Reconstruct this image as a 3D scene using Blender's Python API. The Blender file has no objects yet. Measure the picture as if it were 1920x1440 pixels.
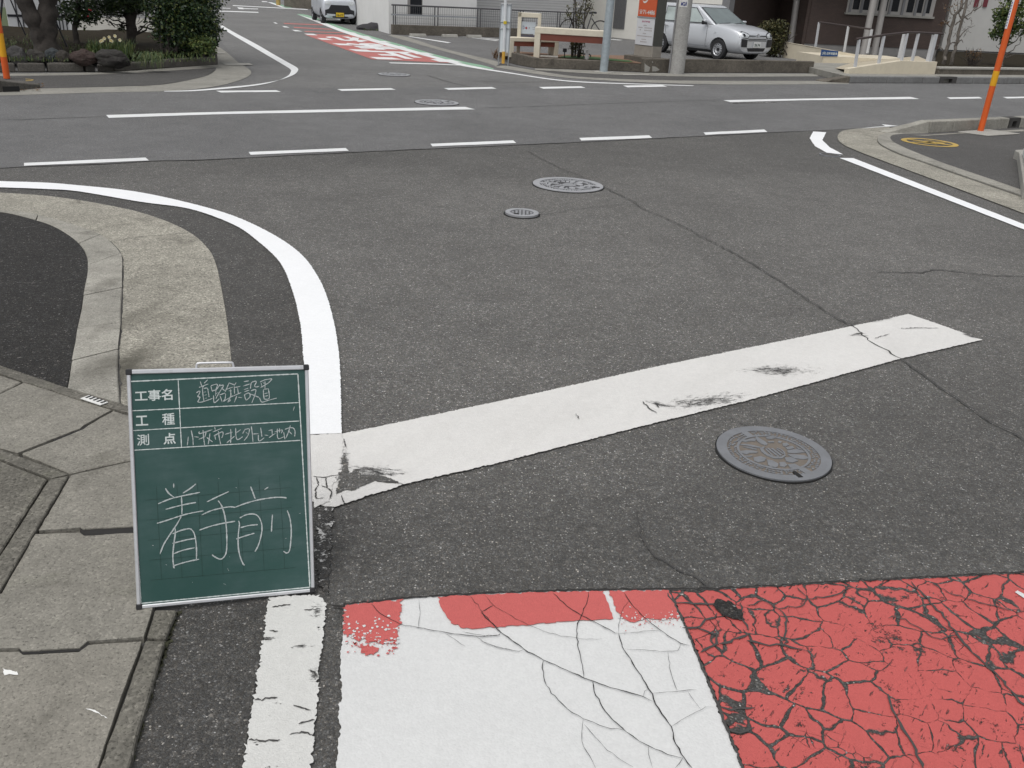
import bpy, bmesh, math, random
from mathutils import Vector, Matrix, noise as mnoise
from mathutils.bvhtree import BVHTree
from mathutils.geometry import tessellate_polygon
R = math.radians
random.seed(7)
sc = bpy.context.scene
C = sc.collection

# ------------------------------------------------------------------ camera
FPX, PITCH, ROLL, CAMH = 1656.15, R(24.2764), R(3.2094), 1.65
_c, _s = math.cos(ROLL), math.sin(ROLL)
_fwd = Vector((0, math.cos(PITCH), -math.sin(PITCH)))
_up0 = Vector((0, math.sin(PITCH), math.cos(PITCH)))
_right = Vector((1, 0, 0)) * _c + _up0 * _s
_up = Vector((1, 0, 0)) * -_s + _up0 * _c
CAM = Vector((0, 0, CAMH))
cd = bpy.data.cameras.new('camera'); cam = bpy.data.objects.new('camera', cd); C.objects.link(cam)
M = Matrix((_right, _up, -_fwd)).transposed().to_4x4(); M.translation = CAM
cam.matrix_world = M
cd.sensor_fit = 'HORIZONTAL'; cd.sensor_width = 36; cd.lens = 36 * FPX / 1920
cd.clip_start = 0.05; cd.clip_end = 2000
sc.camera = cam

# ------------------------------------------------------------------ world, sun, exposure
SUN_EL, SUN_AZ = R(66), R(212)          # azimuth measured from +Y clockwise
w = bpy.data.worlds.new('World'); sc.world = w; w.use_nodes = True
nt = w.node_tree; nt.nodes.clear()
sky = nt.nodes.new('ShaderNodeTexSky'); sky.sky_type = 'NISHITA'; sky.sun_disc = False
sky.sun_elevation = SUN_EL; sky.sun_rotation = SUN_AZ; sky.dust_density = 3.0; sky.air_density = 1.0
hs = nt.nodes.new('ShaderNodeHueSaturation'); hs.inputs['Saturation'].default_value = 0.16   # cloud cover: grey sky
bg = nt.nodes.new('ShaderNodeBackground'); bg.inputs['Strength'].default_value = 0.12
wo = nt.nodes.new('ShaderNodeOutputWorld')
nt.links.new(sky.outputs[0], hs.inputs['Color']); nt.links.new(hs.outputs[0], bg.inputs[0]); nt.links.new(bg.outputs[0], wo.inputs[0])
sd = bpy.data.lights.new('sun', 'SUN'); sd.energy = 1.05; sd.angle = R(50); sd.color = (1, 0.97, 0.92)
sun = bpy.data.objects.new('sun', sd); C.objects.link(sun)
_sv = Vector((math.sin(SUN_AZ) * math.cos(SUN_EL), math.cos(SUN_AZ) * math.cos(SUN_EL), math.sin(SUN_EL)))
sun.rotation_euler = _sv.to_track_quat('Z', 'Y').to_euler()
sc.view_settings.view_transform = 'Standard'; sc.view_settings.look = 'None'
sc.view_settings.exposure = 0.33; sc.view_settings.gamma = 1.0

# ------------------------------------------------------------------ placing helpers: photo pixel (1920x1440) -> place in the world
def ray(px, py):
    return (_right * ((px - 960) / FPX) + _up * (-(py - 720) / FPX) + _fwd)
def P(px, py, z=0.0):
    d = ray(px, py); t = (z - CAMH) / d.z
    return CAM + d * t
def XY(px, py, z=0.0):
    p = P(px, py, z); return (p.x, p.y)
def onplane(px, py, o, n):
    d = ray(px, py); return CAM + d * ((o - CAM).dot(n) / d.dot(n))
def onwall(px, py, A, B):
    t = (B - A); return onplane(px, py, A, Vector((-t.y, t.x, 0)))
def above(A, px, py):
    """height of the point over ground point A that shows at row py (column px ~ on its vertical)"""
    n = Vector((A.x, A.y, 0)); return onplane(px, py, A, n).z

# ------------------------------------------------------------------ objects
ORG = {}
def put(name, me, parent=None, org=None):
    o = bpy.data.objects.new(name, me); C.objects.link(o)
    if parent is not None:
        o.parent = parent; ORG[o.name] = ORG[parent.name]
    else:
        org = org or Vector((0, 0, 0)); o.location = org; ORG[o.name] = Vector(org)
    return o
def tag(o, label=None, cat=None, group=None, kind=None):
    if label: o['label'] = label
    if cat: o['category'] = cat
    if group: o['group'] = group
    if kind: o['kind'] = kind
    return o
def thing(name, label, cat, loc, group=None):
    o = bpy.data.objects.new(name, None); C.objects.link(o); o.location = loc
    o.empty_display_size = 0.1
    ORG[o.name] = Vector(loc)
    return tag(o, label, cat, group)
def finish(bm, name, mat, parent=None, org=None, smooth=False, bevel=0, seg=1):
    off = ORG[parent.name] if parent is not None else (org or Vector((0, 0, 0)))
    bmesh.ops.recalc_face_normals(bm, faces=bm.faces)
    if bevel:
        es = [e for e in bm.edges if len(e.link_faces) == 2 and e.calc_face_angle(0) > R(35)]
        bmesh.ops.bevel(bm, geom=es, offset=bevel, segments=seg, affect='EDGES', profile=0.5, clamp_overlap=True)
    for v in bm.verts: v.co -= off
    me = bpy.data.meshes.new(name); bm.to_mesh(me); bm.free()
    if isinstance(mat, (list, tuple)):
        for m in mat: me.materials.append(m)
    elif mat: me.materials.append(mat)
    if smooth:
        for p in me.polygons: p.use_smooth = True
        me.set_sharp_from_angle(angle=R(42))
    return put(name, me, parent, off)

class MB:
    def __init__(s): s.bm = bmesh.new()
    def face(s, pts):
        try: return s.bm.faces.new([s.bm.verts.new(p) for p in pts])
        except ValueError: return None
    def para(s, o, x, y, z):
        o, x, y, z = Vector(o), Vector(x), Vector(y), Vector(z)
        v = [s.bm.verts.new(p) for p in (o, o+x, o+x+y, o+y, o+z, o+x+z, o+x+y+z, o+y+z)]
        for f in ((3,2,1,0),(4,5,6,7),(0,1,5,4),(1,2,6,5),(2,3,7,6),(3,0,4,7)): s.bm.faces.new([v[i] for i in f])
        return s
    def box(s, c, size, rz=0.0):
        ca, sa = math.cos(rz), math.sin(rz); a, b, h = size
        X, Y, Z = Vector((ca, sa, 0))*a, Vector((-sa, ca, 0))*b, Vector((0, 0, h))
        return s.para(Vector(c) - X/2 - Y/2 - Z/2, X, Y, Z)
    def beam(s, A, B, wdt, h, up=Vector((0, 0, 1))):
        """bar from A to B, width across, height along up (A,B = centre of the section)"""
        A, B = Vector(A), Vector(B); d = (B-A); sd_ = d.cross(up).normalized()*wdt; u = sd_.cross(d).normalized()*h
        return s.para(A - sd_/2 - u/2, d, sd_, u)
    def tube(s, pts, r, n=8, cap=True):
        pts = [Vector(p) for p in pts]; k = len(pts)
        rs = r if isinstance(r, (list, tuple)) else [r]*k
        rings = []; ref = None
        for i, p in enumerate(pts):
            t = (pts[min(i+1, k-1)] - pts[max(i-1, 0)]).normalized()
            if ref is None: ref = t.orthogonal().normalized()
            a = (ref - t*ref.dot(t)).normalized(); b = t.cross(a); ref = a
            rings.append([s.bm.verts.new(p + (a*math.cos(2*math.pi*j/n) + b*math.sin(2*math.pi*j/n))*rs[i]) for j in range(n)])
        for i in range(k-1):
            for j in range(n):
                s.bm.faces.new((rings[i][j], rings[i][(j+1)%n], rings[i+1][(j+1)%n], rings[i+1][j]))
        if cap:
            s.bm.faces.new(rings[0][::-1]); s.bm.faces.new(rings[-1])
        return s
    def prism(s, pts, ext):
        pts = [Vector(p) for p in pts]; ext = Vector(ext); n = len(pts)
        a = [s.bm.verts.new(p) for p in pts]; b = [s.bm.verts.new(p+ext) for p in pts]
        for tri in tessellate_polygon([pts]):
            s.bm.faces.new([a[i] for i in tri][::-1]); s.bm.faces.new([b[i] for i in tri])
        for i in range(n): s.bm.faces.new((a[i], a[(i+1)%n], b[(i+1)%n], b[i]))
        return s
    def sheet(s, pts):
        pts = [Vector(p) for p in pts]; a = [s.bm.verts.new(p) for p in pts]
        for tri in tessellate_polygon([pts]):
            try: s.bm.faces.new([a[i] for i in tri])
            except ValueError: pass
        return s
    def lathe(s, prof, c, n=24, axis='Z', caps=True):
        rings = []
        for r, z in prof:
            ring = []
            for j in range(n):
                a = 2*math.pi*j/n; x, y = r*math.cos(a), r*math.sin(a)
                q = {'Z': (x, y, z), 'Y': (x, z, y), 'X': (z, x, y)}[axis]
                ring.append(s.bm.verts.new(Vector(c) + Vector(q)))
            rings.append(ring)
        for i in range(len(rings)-1):
            for j in range(n): s.bm.faces.new((rings[i][j], rings[i][(j+1)%n], rings[i+1][(j+1)%n], rings[i+1][j]))
        if caps: s.bm.faces.new(rings[0][::-1]); s.bm.faces.new(rings[-1])
        return s
    def xf(s, m):
        s.bm.transform(m); return s
    def build(s, name, mat, parent=None, org=None, smooth=False, bevel=0, seg=1):
        return finish(s.bm, name, mat, parent, org, smooth, bevel, seg)

def dens(pts, step, jit=0.0, closed=True):
    out = []; n = len(pts)
    for i in range(n if closed else n-1):
        a, b = Vector(pts[i]), Vector(pts[(i+1) % n]); L = (b-a).length; k = max(1, int(L/step))
        for j in range(k):
            p = a.lerp(b, j/k)
            if jit and j: p = p + Vector((random.gauss(0, jit), random.gauss(0, jit), 0))
            out.append(p)
    if not closed: out.append(Vector(pts[-1]))
    return out
def pxs(l, z=0.0): return [P(x, y, z) for x, y in l]
def sheet(name, l, z, mat, parent, step=0.0, jit=0.0):
    pts = pxs(l, z) if not isinstance(l[0], Vector) else [Vector((p.x, p.y, z)) for p in l]
    if step: pts = dens(pts, step, jit)
    return MB().sheet(pts).build(name, mat, parent)
def smoothline(pts, k=6):
    """Catmull-Rom through 3D points"""
    out = []; n = len(pts)
    for i in range(n-1):
        p0, p1, p2, p3 = pts[max(i-1, 0)], pts[i], pts[i+1], pts[min(i+2, n-1)]
        for j in range(k):
            t = j/k
            out.append(0.5*((2*p1) + (p2-p0)*t + (2*p0-5*p1+4*p2-p3)*t*t + (3*p1-p0-3*p2+p3)*t**3))
    out.append(pts[-1]); return out
def band(name, la, lb, z, mat, parent, k=6, jit=0.0, step=0.0):
    """sheet between two smooth pixel lines"""
    A = smoothline(pxs(la, z), k); B = smoothline(pxs(lb, z), k)
    if step: A, B = dens(A, step, jit, False), dens(B, step, jit, False)
    return MB().sheet(A + B[::-1]).build(name, mat, parent)
def ribbon(mb, pts, wd, z=None, jit=0.0, taper=True):
    pts = [Vector(p) for p in pts]; n = len(pts); L = []; Rr = []
    for i, p in enumerate(pts):
        t = (pts[min(i+1, n-1)] - pts[max(i-1, 0)]); s_ = Vector((-t.y, t.x, 0)).normalized()
        ww = wd*(0.55 + 0.9*random.random())/2
        if taper and (i == 0 or i == n-1): ww *= 0.3
        L.append(mb.bm.verts.new(p + s_*ww)); Rr.append(mb.bm.verts.new(p - s_*ww))
    for i in range(n-1): mb.bm.faces.new((L[i], L[i+1], Rr[i+1], Rr[i]))
def crackpath(l, z, step=0.03, jit=0.004):
    return dens(pxs(l, z), step, jit, False)
# ------------------------------------------------------------------ materials
class NT:
    def __init__(s, name):
        s.m = bpy.data.materials.new(name); s.m.use_nodes = True; s.t = s.m.node_tree
        s.b = s.t.nodes['Principled BSDF']
        g = s.t.nodes.new('ShaderNodeNewGeometry'); s.pos = g.outputs['Position']
    def new(s, typ, **kw):
        n = s.t.nodes.new('ShaderNode' + typ)
        for k, v in kw.items(): setattr(n, k, v)
        return n
    def link(s, a, b): s.t.links.new(a, b)
    def val(s, sock, v):
        if hasattr(v, 'links') or isinstance(v, bpy.types.NodeSocket): s.link(v, sock)
        else: sock.default_value = v
    def math(s, op, a, b=0.0, clamp=False):
        n = s.new('Math', operation=op, use_clamp=clamp); s.val(n.inputs[0], a); s.val(n.inputs[1], b); return n.outputs[0]
    def noise(s, scale, detail=3.0, rough=0.55, vec=None, dist=0.0):
        n = s.new('TexNoise'); s.link(vec or s.pos, n.inputs['Vector']); n.inputs['Scale'].default_value = scale
        n.inputs['Detail'].default_value = detail; n.inputs['Roughness'].default_value = rough; n.inputs['Distortion'].default_value = dist
        return n.outputs[0]
    def vor(s, scale, feature='F1', vec=None, dims='3D', rnd=1.0):
        n = s.new('TexVoronoi', feature=feature, voronoi_dimensions=dims); s.link(vec or s.pos, n.inputs['Vector'])
        n.inputs['Scale'].default_value = scale; n.inputs['Randomness'].default_value = rnd; return n
    def ramp(s, fac, stops, interp='LINEAR'):
        n = s.new('ValToRGB'); s.link(fac, n.inputs[0]); cr = n.color_ramp; cr.interpolation = interp
        while len(cr.elements) < len(stops): cr.elements.new(0.5)
        for e, (p, c) in zip(cr.elements, stops):
            e.position = p; e.color = (c, c, c, 1) if not isinstance(c, (tuple, list)) else (*c, 1)
        return n.outputs[0]
    def map(s, fac, a, b, c=0.0, d=1.0, smooth=False):
        n = s.new('MapRange', clamp=True); 
        if smooth: n.interpolation_type = 'SMOOTHSTEP'
        s.link(fac, n.inputs[0])
        for i, v in enumerate((a, b, c, d)): s.val(n.inputs[i+1], v)
        return n.outputs[0]
    def mix(s, fac, a, b, mode='MIX'):
        n = s.new('Mix', data_type='RGBA', blend_type=mode); s.val(n.inputs[0], fac)
        for sock, v in ((n.inputs[6], a), (n.inputs[7], b)):
            if isinstance(v, tuple): sock.default_value = (*v, 1) if len(v) == 3 else v
            else: s.link(v, sock)
        return n.outputs[2]
    def scalecol(s, col, fac):
        n = s.new('Vector' + 'Math', operation='SCALE')
        if isinstance(col, tuple): n.inputs[0].default_value = col
        else: s.link(col, n.inputs[0])
        s.val(n.inputs[3], fac); return n.outputs[0]
    def mapping(s, vec, loc=(0,0,0), rot=(0,0,0), sca=(1,1,1)):
        n = s.new('Mapping'); s.link(vec, n.inputs[0]); n.inputs[1].default_value = loc; n.inputs[2].default_value = rot; n.inputs[3].default_value = sca
        return n.outputs[0]
    def warp(s, scale, amt, vec=None, detail=3.0):
        n = s.new('TexNoise'); s.link(vec or s.pos, n.inputs['Vector']); n.inputs['Scale'].default_value = scale; n.inputs['Detail'].default_value = detail
        a = s.new('VectorMath', operation='SUBTRACT'); s.link(n.outputs['Color'], a.inputs[0]); a.inputs[1].default_value = (.5, .5, .5)
        b = s.new('VectorMath', operation='SCALE'); s.link(a.outputs[0], b.inputs[0]); b.inputs[3].default_value = amt
        c = s.new('VectorMath', operation='ADD'); s.link(b.outputs[0], c.inputs[0]); s.link(vec or s.pos, c.inputs[1]); return c.outputs[0]
    def bump(s, h, strength=0.5, dist=0.01):
        n = s.new('Bump'); n.inputs['Strength'].default_value = strength; n.inputs['Distance'].default_value = dist
        s.link(h, n.inputs['Height']); s.link(n.outputs[0], s.b.inputs['Normal'])
    def out(s, col, rough=0.7, metal=0.0, spec=None):
        s.val(s.b.inputs['Base Color'], (*col, 1) if isinstance(col, tuple) else col)
        s.val(s.b.inputs['Roughness'], rough); s.b.inputs['Metallic'].default_value = metal
        if spec is not None: s.b.inputs['Specular IOR Level'].default_value = spec
        return s.m

def asphalt_nodes(n, tone=(0.075, 0.073, 0.070), cell=125, chips=1.0, patch=1.0, zones=()):
    v = n.vor(cell*1.9, vec=n.warp(260, 0.004)); sp = n.new('SeparateColor'); n.link(v.outputs['Color'], sp.inputs[0])
    chip = n.ramp(sp.outputs[0], [(0, 0.60), (0.5, 0.90), (0.82, 1.14), (0.94, 1.15 + 0.5*chips), (0.98, 1.3 + 1.1*chips), (0.99, 1.5 + 2.4*chips), (1.0, 1.9 + 4.2*chips)])
    v2 = n.vor(cell*0.62, vec=n.warp(120, 0.009)); sp2 = n.new('SeparateColor'); n.link(v2.outputs['Color'], sp2.inputs[0])
    chip = n.math('MULTIPLY', chip, n.ramp(sp2.outputs[0], [(0, .86), (.15, .97), (.85, 1.02), (0.93, 1 + 0.22*chips), (1.0, 1 + 0.8*chips)]))
    edge = n.map(v.outputs['Distance'], 0.25, 0.8, 1.06, 0.80)
    big = n.map(n.noise(0.5, 5, 0.6), 0.3, 0.7, 1 - 0.15*patch, 1 + 0.15*patch)
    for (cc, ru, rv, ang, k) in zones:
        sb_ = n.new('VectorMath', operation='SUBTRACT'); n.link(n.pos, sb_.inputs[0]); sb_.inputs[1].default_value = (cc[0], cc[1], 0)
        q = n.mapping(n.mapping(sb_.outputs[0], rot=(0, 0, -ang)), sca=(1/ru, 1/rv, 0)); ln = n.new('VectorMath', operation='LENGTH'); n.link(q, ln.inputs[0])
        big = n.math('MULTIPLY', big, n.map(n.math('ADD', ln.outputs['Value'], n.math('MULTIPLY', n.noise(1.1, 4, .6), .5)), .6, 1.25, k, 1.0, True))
    mid = n.map(n.noise(4.0, 4, 0.6), 0.3, 0.7, 0.93, 1.07)
    fine = n.map(n.noise(55.0, 3, 0.7), 0.3, 0.7, 0.8, 1.2)
    f = n.math('MULTIPLY', n.math('MULTIPLY', chip, edge), n.math('MULTIPLY', n.math('MULTIPLY', big, mid), fine))
    if zones or chips > .7: f = n.math('MULTIPLY', f, n.map(n.noise(16, 5, .75), .35, .65, .9, 1.1))
    warm = n.mix(sp.outputs[1], tuple(t*k for t, k in zip(tone, (1.06, 1.0, 0.92))), tuple(t*k for t, k in zip(tone, (0.96, 1.0, 1.05))))
    h = n.math('ADD', n.math('MULTIPLY', v.outputs['Distance'], -1.0), n.math('MULTIPLY', n.noise(40, 3, 0.7), 1.2))
    return n.scalecol(warm, f), h
def asphalt(name, tone, cell=125, chips=1.0, patch=1.0, rough=0.82, bs=0.7, zones=(), spec=0.5):
    n = NT(name); c, h = asphalt_nodes(n, tone, cell, chips, patch, zones); n.bump(h, bs, 0.004); return n.out(c, rough, spec=spec)

def concrete(name, tone, speck=1.0, stain=1.0, cell=160, bs=0.5, moss=0.0, dark=(0.08, 0.075, 0.06), stains=()):
    n = NT(name)
    v = n.vor(cell); sp = n.new('SeparateColor'); n.link(v.outputs['Color'], sp.inputs[0])
    chip = n.ramp(sp.outputs[0], [(0, 1 - 0.45*speck), (0.15, 1 - 0.18*speck), (0.6, 1.0), (0.9, 1 + 0.2*speck), (1, 1 + 0.55*speck)])
    big = n.map(n.noise(2.2, 6, 0.65), 0.32, 0.68, 1 - 0.2*stain, 1 + 0.12*stain)
    mid = n.map(n.noise(14, 5, 0.7), 0.3, 0.7, 1 - 0.14*stain, 1 + 0.12*stain)
    pits = n.ramp(n.noise(120, 2, 0.6), [(0.0, 0.45), (0.33, 0.6), (0.40, 1.0)])
    f = n.math('MULTIPLY', n.math('MULTIPLY', chip, big), n.math('MULTIPLY', mid, pits))
    st = n.map(n.noise(3.1, 7, 0.7, dist=0.6), 0.56, 0.72, 0, 0.55*stain)
    c = n.mix(st, n.scalecol(tone, f), n.scalecol(dark, f))
    for (cc, ru, rv, ang, k) in stains:
        sub = n.new('VectorMath', operation='SUBTRACT'); n.link(n.pos, sub.inputs[0]); sub.inputs[1].default_value = (cc[0], cc[1], 0)
        q = n.mapping(n.mapping(sub.outputs[0], rot=(0, 0, -ang)), sca=(1/ru, 1/rv, 0)); ln = n.new('VectorMath', operation='LENGTH'); n.link(q, ln.inputs[0])
        m_ = n.math('MULTIPLY', n.map(ln.outputs['Value'], .15, 1.0, k, 0.0, True), n.map(n.noise(9, 6, .7), .3, .6, .45, 1))
        c = n.mix(m_, c, dark)
    if moss:
        c = n.mix(n.map(n.noise(7, 6, 0.75), 0.55, 0.7, 0, moss), c, (0.06, 0.075, 0.03))
    h = n.math('ADD', n.math('MULTIPLY', v.outputs['Distance'], -0.6), n.math('MULTIPLY', pits, 1.0))
    n.bump(h, bs, 0.003); return n.out(c, 0.86, spec=0.3)

def plain(name, col, rough=0.5, metal=0.0, var=0.08, scale=6.0, bs=0.0, spec=None, dirt=0.0, dirtcol=(0.1, 0.09, 0.07)):
    n = NT(name)
    f = n.map(n.noise(scale, 5, 0.6), 0.3, 0.7, 1 - var, 1 + var)
    c = n.scalecol(col, f)
    if dirt: c = n.mix(n.map(n.noise(scale*2.3, 7, 0.72, dist=0.4), 0.5, 0.72, 0, dirt), c, dirtcol)
    if bs: n.bump(n.noise(scale*14, 4, 0.6), bs, 0.004)
    return n.out(c, rough, metal, spec)

def paint(name, col, wear=0.0, smudges=(), crackscale=0.0, crackw=0.006, dirt=0.06, edge=True, fine=0.0):
    """traffic paint lying on asphalt; where it is worn through the asphalt shows"""
    n = NT(name); ac, ah = asphalt_nodes(n)
    v = n.vor(170); sp = n.new('SeparateColor'); n.link(v.outputs['Color'], sp.inputs[0])
    f = n.math('MULTIPLY', n.map(n.noise(1.3, 5, 0.6), 0.3, 0.7, 1 - dirt, 1 + dirt*0.4), n.map(sp.outputs[0], 0, 1, 1 - dirt, 1 + dirt*0.3))
    f = n.math('MULTIPLY', f, n.map(n.noise(30, 4, 0.7), 0.3, 0.7, 1 - dirt*0.7, 1 + dirt*0.4))
    pc = n.scalecol(col, f)
    mask = None
    def mx(a, b): return b if a is None else n.math('MAXIMUM', a, b)
    if wear:
        w1 = n.noise(38, 6, 0.75)
        mask = mx(mask, n.map(n.math('ADD', w1, n.math('MULTIPLY', n.noise(2.6, 3), 0.35)), 0.96 - wear, 1.0 - wear))
    for (c, ru, rv, ang, k) in smudges:
        q = n.mapping(n.pos, rot=(0, 0, 0))
        sub = n.new('VectorMath', operation='SUBTRACT'); n.link(n.pos, sub.inputs[0]); sub.inputs[1].default_value = (c[0], c[1], 0)
        q = n.mapping(sub.outputs[0], rot=(0, 0, -ang)); q = n.mapping(q, sca=(1/ru, 1/rv, 0))
        ln = n.new('VectorMath', operation='LENGTH'); n.link(q, ln.inputs[0])
        fall = n.map(ln.outputs['Value'], 0.0, 1.0, k, 0.0)
        nz = n.noise(70, 5, 0.75, vec=n.mapping(n.mapping(n.pos, rot=(0, 0, -ang)), sca=(0.35, 1, 1)))
        nz = n.math('ADD', n.math('MULTIPLY', nz, .7), n.math('MULTIPLY', n.noise(230, 3, .7), .3))
        mask = mx(mask, n.map(n.math('ADD', nz, fall), 0.82, 0.94))
    if crackscale:
        wv = n.warp(3.5, 0.10, detail=4); wv = n.warp(22, 0.02, vec=wv)
        e = n.vor(crackscale, 'DISTANCE_TO_EDGE', vec=wv).outputs['Distance']
        wid = n.map(n.noise(3.0, 6, 0.74, vec=n.mapping(n.pos, loc=(1.7, .4, 0))), 0.38, 0.70, -.004, crackw*crackscale*2.0)
        mask = mx(mask, n.map(n.math('SUBTRACT', wid, e), -0.006, 0.012))
        e2 = n.vor(crackscale*2.7, 'DISTANCE_TO_EDGE', vec=n.warp(9, 0.05, detail=5)).outputs['Distance']
        wid2 = n.map(n.noise(3.2, 4, 0.6, vec=n.mapping(n.pos, loc=(5, 3, 0))), 0.54, 0.75, -0.015, crackw*crackscale*1.8)
        mask = mx(mask, n.map(n.math('SUBTRACT', wid2, e2), -0.006, 0.012))
    if fine:
        q = n.mapping(n.mapping(n.pos, rot=(0, 0, R(-55))), sca=(18, 75, 1))
        mask = mx(mask, n.math('MULTIPLY', n.map(n.noise(1.0, 4, 0.65, vec=q), 0.61, 0.66), n.map(n.noise(3.3, 2), 0.36, 0.56, 0.0, fine)))
        mask = mx(mask, n.map(n.math('ADD', n.noise(34, 6, .78), n.math('MULTIPLY', n.noise(5.5, 4, .6, vec=n.mapping(n.pos, loc=(7, 1, 0))), .6)), .93, .97))
    if dirt > .05:
        pc = n.mix(n.map(n.noise(1.0, 6, .72, vec=n.mapping(n.mapping(n.pos, rot=(0, 0, R(-60))), sca=(1.2, 5, 1))), .46, .8, 0, dirt*2.2), pc, (.27, .255, .23))
    rough = 0.62
    if mask is not None:
        col_ = n.mix(mask, pc, n.scalecol(ac, 0.8)); h = n.math('ADD', n.math('MULTIPLY', n.math('SUBTRACT', 1.0, mask), 1.5), n.math('MULTIPLY', ah, 0.25))
        n.bump(h, 0.8, 0.004)
    else:
        col_ = pc; n.bump(n.math('ADD', n.noise(60, 4, 0.7), n.math('MULTIPLY', v.outputs['Distance'], -0.4)), 0.35, 0.003)
    return n.out(col_, rough, spec=0.3)
# ------------------------------------------------------------------ ground and roads
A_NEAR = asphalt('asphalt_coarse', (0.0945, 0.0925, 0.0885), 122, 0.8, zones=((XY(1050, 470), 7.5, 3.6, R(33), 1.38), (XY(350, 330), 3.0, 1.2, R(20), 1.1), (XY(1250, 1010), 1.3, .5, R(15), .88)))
A_CROSS = asphalt('asphalt_main_road', (0.150, 0.151, 0.153), 150, 0.35, 1.0)
A_FAR = asphalt('asphalt_far_street', (0.165, 0.165, 0.164), 140, 0.3, 0.9)
A_WALK = asphalt('asphalt_pavement', (0.036, 0.035, 0.034), 95, 1.0, 0.7, bs=1.0, spec=.25)
A_WALK2 = asphalt('asphalt_pavement_grey', (0.082, 0.080, 0.078), 130, 0.5, 0.8)
A_LOT = asphalt('asphalt_car_park', (0.148, 0.148, 0.149), 140, 0.3, 0.8)
A_DARK = asphalt('asphalt_gutter_side', (0.070, 0.068, 0.065), 118, 1.0, 1.2)
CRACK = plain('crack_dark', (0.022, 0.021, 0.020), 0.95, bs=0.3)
CRACK2 = plain('crack_grey', (0.058, 0.056, 0.054), 0.95, bs=0.3)
W_NEW = paint('paint_new_white', (0.83, 0.84, 0.85), dirt=0.035)
W_FAR = paint('paint_white', (0.76, 0.77, 0.77), dirt=0.08)
W_OLD = paint('paint_old_white', (0.665, 0.655, 0.635), wear=0.02, dirt=0.06, smudges=(
    (XY(1460, 697), 0.48, 0.17, R(10), 0.44), (XY(1325, 755), 0.52, 0.16, R(24), 0.44), (XY(1822, 633), 0.17, 0.06, R(-40), 0.5),
    (XY(705, 888), 0.26, 0.12, R(-5), 0.43), (XY(652, 902), 0.12, 0.12, R(80), 0.42), (XY(646, 868), 0.05, 0.26, R(8), 0.44), (XY(1240, 762), 0.2, 0.05, R(-25), 0.46),
    (XY(1610, 628), 0.14, 0.04, R(15), 0.46)))
W_WORN = paint('paint_worn_white', (0.70, 0.69, 0.67), wear=0.375, dirt=0.08)
W_LINE = paint('paint_cracked_white_line', (0.61, 0.61, 0.59), wear=0.13, dirt=0.06, smudges=((XY(565, 1215), 0.10, 0.025, R(10), 0.4), (XY(500, 1202), 0.08, 0.03, R(10), 0.45), (XY(595, 1150), 0.05, 0.08, R(10), 0.42), (XY(590, 1270), 0.04, 0.08, R(10), 0.42)))
W_BOX = paint('paint_white_panel', (0.63, 0.635, 0.63), dirt=0.05)
RED = paint('paint_red', (0.485, 0.100, 0.092), crackscale=10.5, crackw=0.0042, dirt=0.05, fine=1.0)
RED_S = paint('paint_red_solid', (0.515, 0.115, 0.107), wear=0.07, dirt=0.05)
RED_F = paint('paint_red_far', (0.47, 0.15, 0.135), dirt=0.12)
GREEN = paint('paint_green', (0.24, 0.42, 0.29), dirt=0.12)
YEL = paint('paint_yellow_mark', (0.52, 0.36, 0.09), wear=0.10, dirt=0.15)
CON_APRON = concrete('concrete_gutter', (0.315, 0.300, 0.256), 1.2, 1.0, 130, 0.9, stains=((XY(232, 690), .45, .13, R(85), .9), (XY(265, 715), .25, .3, 0, .7), (XY(245, 600), .5, .08, R(80), .55)))
CON_KERB = concrete('concrete_kerb', (0.305, 0.294, 0.260), 0.6, 1.1, 190, 0.5, stains=((XY(205, 690), .35, .13, R(80), .6), (XY(195, 540), .08, .2, 0, .35), (XY(190, 625), .06, .2, 0, .35)))
CON_SLAB = concrete('concrete_slab', (0.234, 0.223, 0.194), 0.55, 1.0, 150, 0.5, moss=0.12)
CON_SLAB2 = concrete('concrete_slab_smooth', (0.235, 0.222, 0.192), 0.45, 1.0, 170, 0.4)
CON_EDGE = concrete('concrete_edging', (0.15, 0.142, 0.122), 0.9, 1.2, 120, 0.8, moss=0.25)
CON_OLD = concrete('concrete_old_wall', (0.135, 0.120, 0.100), 0.5, 1.3, 60, 0.8, dark=(0.04, 0.035, 0.03))
CON_FAR = concrete('concrete_far', (0.27, 0.262, 0.235), 0.3, 0.8, 90, 0.4)
CON_LIGHT = concrete('concrete_light', (0.36, 0.35, 0.32), 0.3, 0.6, 120, 0.3)

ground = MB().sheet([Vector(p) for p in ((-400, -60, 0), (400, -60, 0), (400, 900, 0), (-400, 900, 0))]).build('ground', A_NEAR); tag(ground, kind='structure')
U = Vector((0.8455, 0.534, 0)); V = Vector((-0.534, 0.8455, 0))       # along and across the main road
seam_px = [(0, 316), (45, 313.5), (193, 308.5), (280, 303), (383, 300.5), (520, 293.5), (656, 286.5), (800, 280), (967, 272.5), (1100, 266.5), (1223, 260.5), (1437, 249.5), (1500, 246.5)]
nearseam = dens(pxs(seam_px), 0.12, 0.006, False)
nearseam = [nearseam[0] - U*90] + nearseam + [nearseam[-1] + U*120]
fo = P(741, 168)
farseam = [fo + U*120 + V*0.25, fo - U*90 + V*0.25]
road = MB().sheet([Vector((p.x, p.y, 0.004)) for p in nearseam + farseam]).build('road', A_CROSS); tag(road, kind='structure')
far_street = sheet('far_street', [(303, 173), (360, 169), (430, 163), (478, 150), (476, 130), (440, 106), (398, 60), (352, 20), (300, -20), (520, -22), (560, 20), (640, 52), (760, 92), (900, 126), (1040, 152), (1304, 163)], 0.002, A_FAR, None); tag(far_street, kind='structure')

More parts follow.
